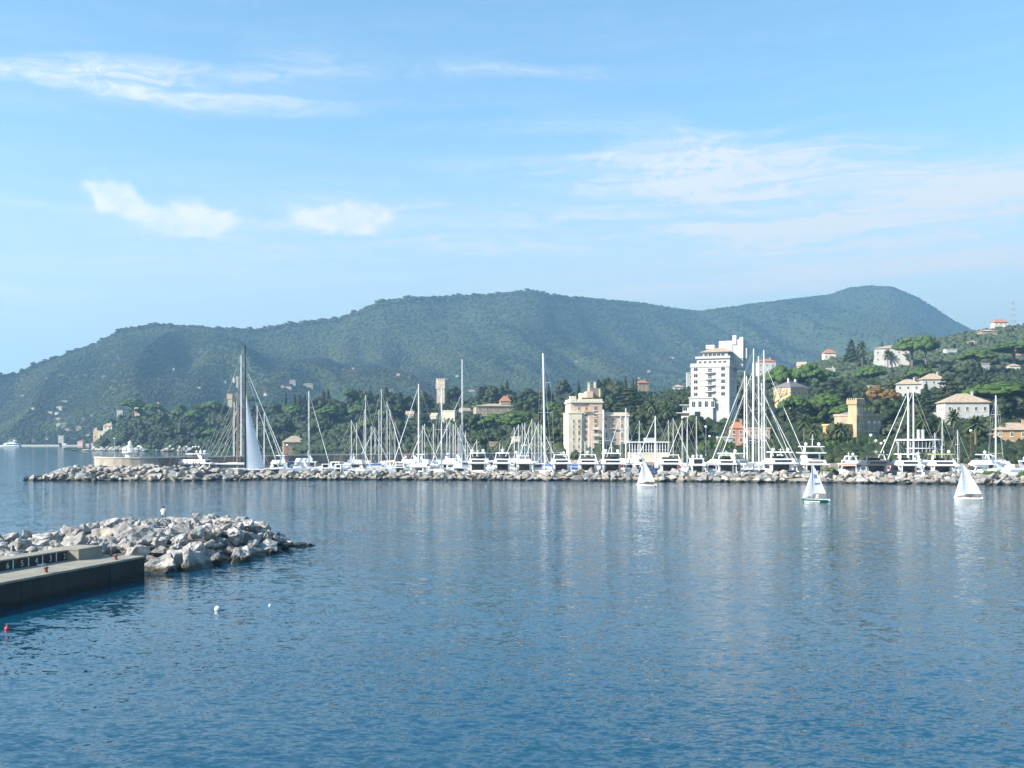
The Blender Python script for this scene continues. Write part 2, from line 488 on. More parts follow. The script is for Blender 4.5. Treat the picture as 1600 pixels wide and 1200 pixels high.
tag(ob('hillside', grid_mesh('hillside', P, UNDER)), kind='structure')

# far mountain range across the bay
M_DS = [(-700, 1500), (0, 1520), (150, 1500), (400, 1500), (800, 1650), (1200, 1950), (1600, 2300), (2300, 2600)]
M_DR = [(-700, 1750), (-100, 1950), (0, 2050), (300, 2450), (550, 2850), (850, 3300), (1090, 4000), (1360, 4600), (1520, 4700), (2300, 4400)]
M_PY = [(-700, 694), (-300, 650), (-120, 616), (-40, 594), (0, 587), (25, 585), (60, 568), (110, 552), (150, 538), (190, 515), (250, 507), (300, 512), (350, 514), (400, 515), (450, 507), (530, 497), (560, 486), (600, 470), (650, 465), (700, 464), (760, 461), (800, 457), (830, 455), (845, 456), (860, 462), (900, 465), (950, 469), (1010, 475), (1050, 482), (1090, 487), (1130, 482), (1190, 474), (1250, 467), (1300, 460), (1328, 450), (1360, 447), (1395, 449), (1430, 464), (1460, 482), (1490, 502), (1520, 517), (1600, 548), (1800, 610), (2300, 680)]
def mount_point(px, t, disp=True):
    ds, dr, pr = interp(px, M_DS), interp(px, M_DR), interp(px, M_PY)
    ps = HOR + CAMZ * F / ds - 1.2
    Y = ds + (dr - ds) * t
    py = ps + (pr - ps) * t ** 0.78
    z = CAMZ + (HOR - py) / F * Y
    X = (px - 800) / F * Y
    if disp:
        e = np.sin(np.pi * np.clip(t, 0, 1)) ** 0.8
        z = z + e * (fbm(X / 520 + Y / 2600, Y / 1100, 5, 4) * 190 + (0.5 - np.abs(fbm((X + Y * 0.22) / 330 + 9, Y / 1500, 8, 4)) * 2.4) * 120 - 34)
    return X, Y, np.maximum(z, -1.0)
cols = np.linspace(-700, 2300, 301)
rows = np.concatenate([np.linspace(0, 1, 60), [1.05, 1.2, 1.45]])
CC, RR = np.meshgrid(cols, rows, indexing='ij')
X, Y, Z = mount_point(CC, np.minimum(RR, 1))
fall = np.maximum(RR - 1, 0)
dr = interp(CC, M_DR)
X = X * (1 + fall * 0.35); Y = Y * (1 + fall * 0.35)
Z = np.maximum(Z - fall * 900, -2.0)
Z[:, 0] = -2.0
tag(ob('mountain', grid_mesh('mountain', np.stack([X, Y, Z], -1), MOUNT)), kind='structure')

# ------------------------------------------------------------------ foliage
def leaf_mat(name, dark, light, alt, rnd=0.35):
    m, b, p = new_mat(name)
    at_ = b.n('ShaderNodeAttribute', attribute_name='tint')
    oi = b.n('ShaderNodeObjectInfo')
    c = b.mix(at_.outputs['Fac'], dark, light)
    c = b.mix(b.m('MULTIPLY', b.m('POWER', oi.outputs['Random'], 2.0), rnd), c, alt)
    b.put(p.inputs['Base Color'], c)
    p.inputs['Roughness'].default_value = 0.7
    p.inputs['Specular IOR Level'].default_value = 0.25
    return m
L_BROAD = leaf_mat('evergreen_leaves', (0.010, 0.021, 0.009), (0.035, 0.054, 0.015), (0.070, 0.078, 0.026), 0.55)
L_PINE = leaf_mat('umbrella_pine_needles', (0.020, 0.046, 0.011), (0.068, 0.115, 0.022), (0.055, 0.095, 0.025), 0.4)
L_CYP = leaf_mat('cypress_leaves', (0.014, 0.028, 0.012), (0.035, 0.056, 0.022), (0.03, 0.05, 0.02), 0.4)
L_PALM = leaf_mat('palm_leaflets', (0.045, 0.070, 0.022), (0.085, 0.115, 0.04), (0.11, 0.11, 0.05), 0.5)
L_OLIVE = leaf_mat('olive_leaves', (0.036, 0.048, 0.026), (0.078, 0.092, 0.052), (0.06, 0.085, 0.035), 0.5)
L_AUT = leaf_mat('autumn_leaves', (0.10, 0.055, 0.014), (0.19, 0.115, 0.03), (0.15, 0.13, 0.04), 0.5)
L_WOOD = leaf_mat('mountain_wood_leaves', (0.012, 0.026, 0.011), (0.072, 0.086, 0.026), (0.06, 0.08, 0.03), 0.0)
def wood_mat():
    m, b, p = new_mat('mountain_wood')
    at_ = b.n('ShaderNodeAttribute', attribute_name='tint'); g = b.n('ShaderNodeNewGeometry')
    c = b.mix(at_.outputs['Fac'], (0.012, 0.024, 0.013), (0.058, 0.070, 0.027))
    c = b.mix(b.m('MULTIPLY', b.ramp(b.noise(g.outputs['Position'], 0.0035, 5, 0.6), 0.50, 0.72), 0.6), c, (0.075, 0.062, 0.032))
    c = b.mix(b.m('MULTIPLY', b.ramp(b.noise(g.outputs['Position'], 0.0022, 4, 0.6, 0.5), 0.55, 0.70), 0.5), c, (0.085, 0.105, 0.030))
    b.put(p.inputs['Base Color'], c); p.inputs['Roughness'].default_value = 0.8; p.inputs['Specular IOR Level'].default_value = 0.1
    return m
L_WOOD = wood_mat()
L_BUSH = leaf_mat('bush_leaves', (0.04, 0.075, 0.015), (0.085, 0.13, 0.03), (0.08, 0.11, 0.03), 0.4)
BARK = M('grey_brown_bark', (0.16, 0.125, 0.095), 0.9, 0.25, 1.5, bump=0.5)
PALEBARK = M('pale_bare_bark', (0.30, 0.26, 0.21), 0.9, 0.2, 1.5, bump=0.4)

def np_mesh(name, V, T, tint, mat):
    me = bpy.data.meshes.new(name)
    me.vertices.add(len(V)); me.vertices.foreach_set('co', np.asarray(V, np.float32).ravel())
    me.loops.add(len(T) * 3); me.loops.foreach_set('vertex_index', np.asarray(T, np.int32).ravel())
    me.polygons.add(len(T)); me.polygons.foreach_set('loop_start', np.arange(0, 3 * len(T), 3, dtype=np.int32))
    me.polygons.foreach_set('loop_total', np.full(len(T), 3, np.int32))
    a = me.attributes.new('tint', 'FLOAT', 'FACE'); a.data.foreach_set('value', np.asarray(tint, np.float32))
    me.materials.append(mat)
    me.update(calc_edges=True)
    return me
UV_ = {k: (np.array(v[0]), np.array(v[1])) for k, v in ICO.items()}
def lump_arrays(C, Rr, sub, jit, tints, leaf=0, leaf_size=0.5, g=nr, up=0.0):
    """lumps of foliage (centres C, radii Rr) with rough surfaces, and loose leaf sprays around them"""
    U, T0 = UV_[sub]
    n, k = len(C), len(U)
    V = U[None] * Rr[:, None, :] * (1 + jit * (g.random((n, k, 1)) * 2 - 1)) + C[:, None, :]
    T = T0[None] + (np.arange(n) * k)[:, None, None]
    tf = np.clip(tints[:, None] + (g.random((n, len(T0))) - 0.5) * 0.5, 0, 1)
    V, T, tf = V.reshape(-1, 3), T.reshape(-1, 3), tf.reshape(-1)
    if leaf:
        i = g.integers(0, n, leaf)
        d = g.normal(size=(leaf, 3)); d /= np.linalg.norm(d, axis=1)[:, None]
        d[:, 2] += up; 
        c = C[i] + d * Rr[i] * (0.9 + 0.35 * g.random((leaf, 1)))
        tri = c[:, None, :] + g.normal(size=(leaf, 3, 3)) * leaf_size * (0.6 + 0.7 * g.random((leaf, 1, 1)))
        o = len(V)
        V = np.concatenate([V, tri.reshape(-1, 3)])
        T = np.concatenate([T, np.arange(leaf * 3).reshape(-1, 3) + o])
        tf = np.concatenate([tf, np.clip(tints[i] + (g.random(leaf) - 0.3) * 0.6, 0, 1)])
    return V, T, tf
def limb_mb(pts): return pts

def broad_tree(v, g, mat=L_BROAD, h=10.0, w=9.0, name='broadleaf'):
    """unit sized: height h, crown width w"""
    n = 26
    C, Rr = [], []
    for i in range(n):
        a, z = g.random() * 2 * math.pi, g.random()
        prof = math.sin(math.pi * (0.18 + 0.78 * z)) ** 0.7
        r = w / 2 * prof * (0.35 + 0.5 * math.sqrt(g.random()))
        C.append((r * math.cos(a), r * math.sin(a), h * (0.28 + 0.60 * z)))
        q = w * (0.12 + 0.08 * g.random())
        Rr.append((q, q, q * (0.75 + 0.3 * g.random())))
    C, Rr = np.array(C), np.array(Rr)
    V, T, tf = lump_arrays(C, Rr, 2, 0.22, g.random(n), 700, 0.34, g)
    crown = np_mesh('crown', V, T, tf, mat)
    tr = MB()
    tr.path([(0, 0, -2.5), (0.1, 0, h * 0.2), (0, 0.1, h * 0.42)], [0.42, 0.32, 0.22], 7)
    for k in range(5):
        a = k * 1.26 + g.random()
        tr.path([(0, 0.05, h * 0.25 + k * 0.4), (w * 0.16 * math.cos(a), w * 0.16 * math.sin(a), h * 0.5), (w * 0.3 * math.cos(a), w * 0.3 * math.sin(a), h * 0.68)], [0.2, 0.13, 0.06], 5)
    return tr.mesh('trunk', BARK), crown
def pine_tree(g, h=14.0, w=13.0):
    """umbrella pine: bare forked trunk, flat layered crown"""
    C, Rr, tn = [], [], []
    for i in range(64):
        a, r = g.random() * 2 * math.pi, math.sqrt(g.random())
        top = h * (0.93 - 0.27 * r * r + 0.05 * (g.random() - 0.5))
        C.append((w / 2 * 0.88 * r * math.cos(a), w / 2 * 0.88 * r * math.sin(a), top - h * 0.02))
        q = w * (0.075 + 0.055 * g.random())
        Rr.append((q, q, q * 0.75)); tn.append(0.45 + 0.5 * g.random())
    for i in range(30):
        a, r = g.random() * 2 * math.pi, 0.15 + 0.6 * g.random()
        C.append((w / 2 * r * math.cos(a), w / 2 * r * math.sin(a), h * (0.66 + 0.12 * (1 - r) + 0.06 * g.random())))
        q = w * (0.065 + 0.045 * g.random())
        Rr.append((q, q, q * 0.7)); tn.append(0.2 * g.random())
    V, T, tf = lump_arrays(np.array(C), np.array(Rr), 2, 0.2, np.array(tn), 900, 0.32, g, 0.3)
    crown = np_mesh('crown', V, T, tf, L_PINE)
    tr = MB().path([(0, 0, -2.5), (0.15, 0, h * 0.3), (0, 0.1, h * 0.5)], [0.45, 0.36, 0.3], 7)
    for k in range(7):
        a = k * 0.9 + g.random() * 0.4
        e = w * (0.18 + 0.2 * g.random())
        tr.path([(0, 0.1, h * (0.42 + 0.02 * k)), (e * 0.45 * math.cos(a), e * 0.45 * math.sin(a), h * 0.62), (e * math.cos(a), e * math.sin(a), h * 0.8)], [0.22, 0.15, 0.07], 5)
    return tr.mesh('trunk', BARK), crown
def cypress_tree(g, h=14.0, w=2.6):
    C, Rr = [], []
    for i in range(30):
        z = i / 29
        q = w / 2 * (math.sin(math.pi * min(1, 0.16 + z * 0.84)) ** 0.6) * 0.8 + 0.1
        a = g.random() * 6.28
        C.append((0.22 * w * (1 - z) * math.cos(a), 0.22 * w * (1 - z) * math.sin(a), h * (0.08 + 0.90 * z)))
        Rr.append((q, q, h * 0.05))
    V, T, tf = lump_arrays(np.array(C), np.array(Rr), 2, 0.2, g.random(30), 350, 0.2, g, 0.5)
    return MB().tube((0, 0, -2), (0, 0, h * 0.3), 0.25, 0.16, 6).mesh('trunk', BARK), np_mesh('crown', V, T, tf, L_CYP)
def conifer_tree(g, h=14.0, w=8.0):
    C, Rr = [], []
    for i in range(46):
        z = i / 45
        r = w / 2 * (1 - z) ** 0.8 * (0.55 + 0.4 * g.random())
        a = i * 2.4
        C.append((r * math.cos(a), r * math.sin(a), h * (0.15 + 0.82 * z)))
        q = w * (0.05 + 0.13 * (1 - z))
        Rr.append((q, q, q * 0.45))
    V, T, tf = lump_arrays(np.array(C), np.array(Rr), 2, 0.22, g.random(46), 700, 0.3, g)
    return MB().tube((0, 0, -2), (0, 0, h * 0.92), 0.34, 0.08, 6).mesh('trunk', BARK), np_mesh('crown', V, T, tf, L_CYP)
def cedar_tree(g, h=14.0, w=15.0):
    """wide flat tiers of dark foliage"""
    C, Rr, tn = [], [], []
    for tier in range(7):
        z = 0.25 + 0.105 * tier
        rad = w / 2 * (1 - 0.75 * (tier / 6) ** 1.6)
        for k in range(11):
            a, r = g.random() * 6.28, (0.3 + 0.65 * g.random()) * rad
            C.append((r * math.cos(a), r * math.sin(a), h * z + 0.03 * h * (g.random() - 0.5) - 0.04 * r))
            q = w * (0.06 + 0.05 * g.random())
            Rr.append((q, q, 0.30 + 0.15 * g.random())); tn.append(0.3 + 0.6 * g.random())
    V, T, tf = lump_arrays(np.array(C), np.array(Rr), 2, 0.2, np.array(tn), 900, 0.3, g)
    tr = MB().tube((0, 0, -2), (0, 0, h * 0.9), 0.55, 0.15, 7)
    for tier in range(7):
        for k in range(3):
            a = tier * 1.1 + k * 2.1
            rad = w * 0.36 * (1 - 0.75 * (tier / 6) ** 1.6)
            tr.tube((0, 0, h * (0.22 + 0.105 * tier)), (rad * math.cos(a), rad * math.sin(a), h * (0.24 + 0.105 * tier)), 0.16, 0.05, 5)
    return tr.mesh('trunk', BARK), np_mesh('crown', V, T, tf, L_BROAD)
def palm_tree(g, h=10.0, w=6.5):
    V, T, tf = [], [], []
    def strip(a, elev, L, droop, tint):
        base = len(V)
        n = 6
        for i in range(n + 1):
            t = i / n
            r = L * t * math.cos(elev) * (1 - 0.12 * t)
            z = h * 0.82 + L * t * math.sin(elev) - droop * t * t
            wd = 0.42 * math.sin(math.pi * (0.12 + 0.86 * t)) * (w / 6.5)
            dx, dy = math.cos(a), math.sin(a)
            V.append((r * dx - dy * wd, r * dy + dx * wd, z - wd * 0.55)); V.append((r * dx, r * dy, z)); V.append((r * dx + dy * wd, r * dy - dx * wd, z - wd * 0.55))
        for i in range(n):
            o = base + i * 3
            for x, y in ((0, 1), (1, 2)):
                T.append((o + x, o + y, o + y + 3)); T.append((o + x, o + y + 3, o + x + 3)); tf.extend([tint, tint])
    for k in range(34):
        a = k * 2.399
        e = R(78) - R(115) * (k / 34)
        strip(a, e, w / 2 * (1.05 + 0.15 * g.random()), w * (0.16 + 0.1 * (k / 34)), g.random() * (1 - 0.5 * k / 34))
    tr = MB().path([(0, 0, -2), (0.1, 0, h * 0.3), (0.05, 0.05, h * 0.6), (0, 0, h * 0.83)], [0.34, 0.27, 0.25, 0.34], 8)
    return tr.mesh('trunk', BARK), np_mesh('crown', V, T, tf, L_PALM)

def make_proto(fn, n, *a, **k):
    return [fn(np.random.default_rng(100 + 13 * i + hash(fn.__name__) % 1 + len(fn.__name__)), *a, **k) for i in range(n)]
PROTO = {
    'broadleaf_tree': (make_proto(lambda g: broad_tree(0, g), 6), 10.0, 9.0),
    'olive_tree': (make_proto(lambda g: broad_tree(0, g, L_OLIVE), 2), 10.0, 9.0),
    'autumn_tree': (make_proto(lambda g: broad_tree(0, g, L_AUT), 2), 10.0, 9.0),
    'umbrella_pine': (make_proto(pine_tree, 4), 14.0, 13.0),
    'cypress': (make_proto(cypress_tree, 2), 14.0, 2.6),
    'conifer': (make_proto(conifer_tree, 2), 14.0, 8.0),
    'cedar': (make_proto(cedar_tree, 2), 14.0, 15.0),
    'palm_tree': (make_proto(palm_tree, 3), 10.0, 6.5),
}
TREES = []
def plant(kind, px, pyb, pyt, wpx, label, group=None, Y=None, cat=None):
    protos, h0, w0 = PROTO[kind]
    Y = dist_at(px, pyb) if Y is None else Y
    zb = atz(pyb, Y)
    h, w = (pyb - pyt) / F * Y, wpx / F * Y
    tr, cr = protos[rng.randrange(len(protos))]
    o = thing(kind, label, cat or ('palm' if 'palm' in kind else 'tree'), (atx(px, Y), Y, zb), rng.random() * 6.28, group)
    o.scale = (w / w0, w / w0, h / h0)
    ob('trunk', tr, o); ob('crown', cr, o)
    TREES.append((px, pyb, pyt, wpx, Y))
    return o
# ------------------------------------------------------------------ woods too far away to count
def canopy(name, n, pts, rad, squash, tints, mat):
    U, T0 = UV_[1]
    g = nr
    k = len(U)
    ang = g.random(n) * 6.28
    j = 1 + 0.32 * (g.random((n, k, 1)) * 2 - 1)
    Vv = U[None] * j * rad[:, None, None]
    Vv[..., 2] *= squash[:, None]
    c, s_ = np.cos(ang)[:, None], np.sin(ang)[:, None]
    x, y = Vv[..., 0] * c - Vv[..., 1] * s_, Vv[..., 0] * s_ + Vv[..., 1] * c
    Vv[..., 0], Vv[..., 1] = x, y
    Vv += pts[:, None, :]
    T = (T0[None] + (np.arange(n) * k)[:, None, None]).reshape(-1, 3)
    tf = np.repeat(tints, len(T0)) + (g.random(n * len(T0)) - 0.5) * 0.3
    return tag(ob(name, np_mesh(name, Vv.reshape(-1, 3), T, np.clip(tf, 0, 1), mat)), kind='stuff')
n = 92000
px = nr.uniform(-90, 1640, n)
t = nr.random(n) ** 1.15
t[-5200:] = 0.985 + 0.02 * nr.random(5200)
X, Y, Z = mount_point(px, np.clip(t, 0, 1))
hidden = (px > 480) & (HOR - (Z - CAMZ) / Y * F > 640)
keep = ~hidden
X, Y, Z, t, px = X[keep], Y[keep], Z[keep], t[keep], px[keep]
n = len(X)
rad = (1.7 + 3.6 * nr.random(n) ** 2.2) * np.clip(Y / 2400, 0.75, 1.5)
top = t > 0.98
big = top & (nr.random(n) < 0.12) & (px < 900)
rad[big] *= 1.4
tin = np.clip(0.42 + fbm(X / 300, Y / 520, 21) * 3.2 + fbm(X / 70, Y / 120, 33) * 1.2 + nr.normal(size=n) * 0.22, 0, 1)
Z = Z + rad * 0.12; Z[big] += rad[big] * 0.5
sq = np.where(big, 0.5, nr.uniform(0.4, 0.8, n))
canopy('mountain_forest', n, np.stack([X, Y, Z], -1), rad, sq, tin, L_WOOD)
# olive groves high on the near hill, and scrub under the trees of the slope
n = 5200
px = nr.uniform(1090, 1640, n); q = nr.random(n)
pyr = interp(px, H_PY)
py = pyr + 2 + q ** 1.1 * np.where(px > 1380, 62, 34)
Yd = np.array([dist_at(a, b) for a, b in zip(px, py)])
rad = nr.uniform(1.5, 3.4, n)
pts = np.stack([(px - 800) / F * Yd, Yd, CAMZ + (HOR - py) / F * Yd + rad * 0.5], -1)
canopy('olive_grove_foliage', n, pts, rad, nr.uniform(0.65, 1.0, n), np.clip(0.5 + nr.normal(size=n) * 0.3, 0, 1), L_OLIVE)
n = 15000
px = nr.uniform(150, 1640, n)
px[9000:] = nr.uniform(1040, 1640, 6000)
ds, drr, ps, pr = hill_pars(px)
tt = nr.random(n) ** 1.6
tt[12000:] = nr.random(3000) * 0.06
Yd = ds + (drr - ds) * tt
py = ps + (pr - ps) * tt ** EXPO
rad = nr.uniform(1.2, 3.2, n)
pts = np.stack([(px - 800) / F * Yd, Yd, CAMZ + (HOR - py) / F * Yd + rad * 0.3], -1)
inb = np.zeros(n, bool)
for x0_, x1_, y0_, y1_, D_ in ((880, 990, 0, 0, 440), (980, 1050, 0, 0, 395), (1295, 1386, 0, 0, 416), (1412, 1488, 0, 0, 372), (1560, 1640, 0, 0, 384), (1140, 1206, 0, 0, 405), (1244, 1292, 0, 0, 405)):
    inb |= (px > x0_) & (px < x1_) & (Yd < D_ + 14) & (Yd > D_ - 6)
keep = ~inb & ~((px > 860) & (Yd < ds + 0.5)) & ((py < 708) | (px > 860))
canopy('slope_undergrowth', int(keep.sum()), pts[keep], rad[keep], nr.uniform(0.6, 1.0, n)[keep], np.clip(0.4 + nr.normal(size=n) * 0.3, 0, 1)[keep], L_BROAD)

# ------------------------------------------------------------------ buildings
KEEP = []          # facades that no filler tree may hide: px0, px1, py0, py1, depth
WINM = {}
def win_meshes(w, h, frame, shut):
    key = (round(w, 2), round(h, 2), frame.name, shut.name if shut else '')
    if key not in WINM:
        t = min(0.14, w * 0.16)
        m = MB()
        m.box(-w / 2, -w / 2 + t, -0.10, 0.0, 0, h).box(w / 2 - t, w / 2, -0.10, 0.0, 0, h)
        m.box(-w / 2 + t, w / 2 - t, -0.10, 0.0, h - t, h).box(-w / 2 + t, w / 2 - t, -0.10, 0.0, 0, t).box(-t / 4, t / 4, -0.08, 0, t, h - t)
        m.box(-w / 2 - 0.12, w / 2 + 0.12, -0.22, 0, -0.14, -0.003)
        p = MB().box(-w / 2 + t, w / 2 - t, -0.05, -0.01, t, h - t)
        if shut:
            p = MB()
            for sx in (-1, 1):
                x0, x1 = sorted((sx * 0.03, sx * (w / 2 - t * 0.8)))
                p.box(x0, x1, -0.075, -0.01, t * 0.7, h - t * 0.7)
                k = max(3, int(h / 0.35))
                for i in range(k):
                    z = t + (h - 2 * t) * (i + 0.2) / k
                    p.box(x0 + 0.05, x1 - 0.05, -0.10, -0.075, z, z + (h - 2 * t) / k * 0.5)
        WINM[key] = (m.mesh('window', frame), p.mesh('shutter' if shut else 'pane', shut or PANE))
    return WINM[key]
def window(root, x, y, z, w, h, rz=0.0, frame=TRIM, shut=None):
    f, p = win_meshes(w, h, frame, shut)
    o = ob('window', f, root, (x, y, z), rz)
    ob('shutter' if shut else 'pane', p, o)
    return o
def win_grid(root, w, d, h, cols_, rows_, ww, wh, z0=1.0, frame=TRIM, shut=None, sides='f', fl=None, x0=0.0):
    fl = fl or (h - 0.6) / rows_
    for r in range(rows_):
        for c in range(cols_):
            z = z0 + r * fl
            x = x0 + (c + 0.5) / cols_ * w - w / 2
            if 'f' in sides: window(root, x, -d / 2 - 0.004, z, ww, wh, 0, frame, shut)
        nd = max(1, int(round(d / (w / cols_))))
        for c in range(nd):
            y = (c + 0.5) / nd * d - d / 2
            if 'l' in sides: window(root, x0 - w / 2 - 0.004, y, z0 + r * fl, ww, wh, R(-90), frame, shut)
            if 'r' in sides: window(root, x0 + w / 2 + 0.004, y, z0 + r * fl, ww, wh, R(90), frame, shut)
def hip(root, w, d, z, hgt, mat, ov=0.6, x=0, y=0, name='roof', ridge=0.35):
    W2, D2 = w / 2 + ov, d / 2 + ov
    m = MB().box(x - W2, x + W2, y - D2, y + D2, z, z + 0.22)
    a, c = (W2 - D2 if W2 > D2 else 0.05 * W2), 0.05
    a = max(a, ridge)
    vs = [(x - W2, y - D2, z + 0.223), (x + W2, y - D2, z + 0.223), (x + W2, y + D2, z + 0.223), (x - W2, y + D2, z + 0.223), (x - a, y, z + hgt), (x + a, y, z + hgt)]
    m.add(vs, [(0, 1, 5, 4), (1, 2, 5), (2, 3, 4, 5), (3, 0, 4), (3, 2, 1, 0)])
    return m.build(name, mat, root)
def gable(root, w, d, z, hgt, mat, ov=0.4):
    W2, D2 = w / 2 + ov, d / 2 + ov
    vs = [(-W2, -D2, z), (W2, -D2, z), (W2, D2, z), (-W2, D2, z), (-W2, 0, z + hgt), (W2, 0, z + hgt)]
    return MB().add(vs, [(0, 1, 5, 4), (2, 3, 4, 5), (1, 2, 5), (3, 0, 4), (3, 2, 1, 0)]).build('roof', mat, root)
def flat(root, w, d, z, mat=TRIM, par=0.9, ov=0.25, x=0, y=0, name='parapet'):
    W2, D2, t = w / 2 + ov, d / 2 + ov, 0.3
    m = MB().box(x - W2, x + W2, y - D2, y + D2, z, z + 0.3)
    z1 = z + 0.303
    m.box(x - W2, x + W2, y - D2, y - D2 + t, z1, z + par).box(x - W2, x + W2, y + D2 - t, y + D2, z1, z + par)
    m.box(x - W2, x - W2 + t, y - D2 + t, y + D2 - t, z1, z + par).box(x + W2 - t, x + W2, y - D2 + t, y + D2 - t, z1, z + par)
    return m.build(name, mat, root)
def merlons(root, w, d, z, mat, x=0, y=0, n=6, s=0.55, hh=0.8):
    """crenellation blocks of a tower, each a part"""
    me = MB().box(-s / 2, s / 2, -0.2, 0.2, 0, hh).mesh('merlon', mat)
    for i in range(n):
        k = (i + 0.5) / n - 0.5
        for yy in (-d / 2 + 0.22, d / 2 - 0.22): ob('merlon', me, root, (x + k * w, y + yy, z + 0.002))
        for xx in (-w / 2 + 0.22, w / 2 - 0.22): ob('merlon', me, root, (x + xx, y + k * d, z + 0.002), R(90))
def wall_box(root, w, d, h, mat, x=0, y=0, z0=-5.0, name='wall'):
    return MB().box(x - w / 2, x + w / 2, y - d / 2, y + d / 2, z0, h).build(name, mat, root)
def site(px, pyb, pyt, wpx, Y=None):
    Y = dist_at(px, pyb) if Y is None else Y
    return Vector((atx(px, Y), Y, atz(pyb, Y))), wpx / F * Y, (pyb - pyt) / F * Y, Y
def guard(px0, px1, py0, py1, Y): KEEP.append((px0, px1, py0, py1, Y))
def house(name, label, px, pyb, pyt, wpx, wall, roof='hip', rmat=TTILE, rows_=2, cols_=3, Y=None, rot=0.0, dep=None, shut=None, cat='house', group=None, rf=0.28, sides='fl', chim=1, grd=True, frame=TRIM):
    """pyt: top of the roof"""
    loc, w, H, Y = site(px, pyb, pyt, wpx, Y)
    d = dep or w * 0.75
    hr = H * rf if roof != 'flat' else 0.6
    h = H - hr
    o = thing(name, label, cat, loc + Vector((0, d / 2, 0)), R(rot), group)
    wall_box(o, w, d, h, wall)
    if roof == 'hip': hip(o, w, d, h, hr, rmat, min(0.7, w * 0.06))
    elif roof == 'gable': gable(o, w, d, h, hr, rmat)
    else: flat(o, w, d, h, wall, 0.6)
    if rows_:
        fl = h / rows_
        win_grid(o, w, d, h, cols_, rows_, min(1.3, w / cols_ * 0.42), min(1.9, fl * 0.55), fl * 0.25, frame, shut, sides, fl)
    if chim: MB().box(w * 0.2, w * 0.2 + 0.8, -0.4, 0.4, h, h + hr + 0.9).box(w * 0.2 - 0.15, w * 0.2 + 0.95, -0.55, 0.55, h + hr + 0.903, h + hr + 1.1).build('chimney', wall, o)
    if grd: guard(px - wpx / 2, px + wpx / 2, pyt, pyb, Y)
    return o

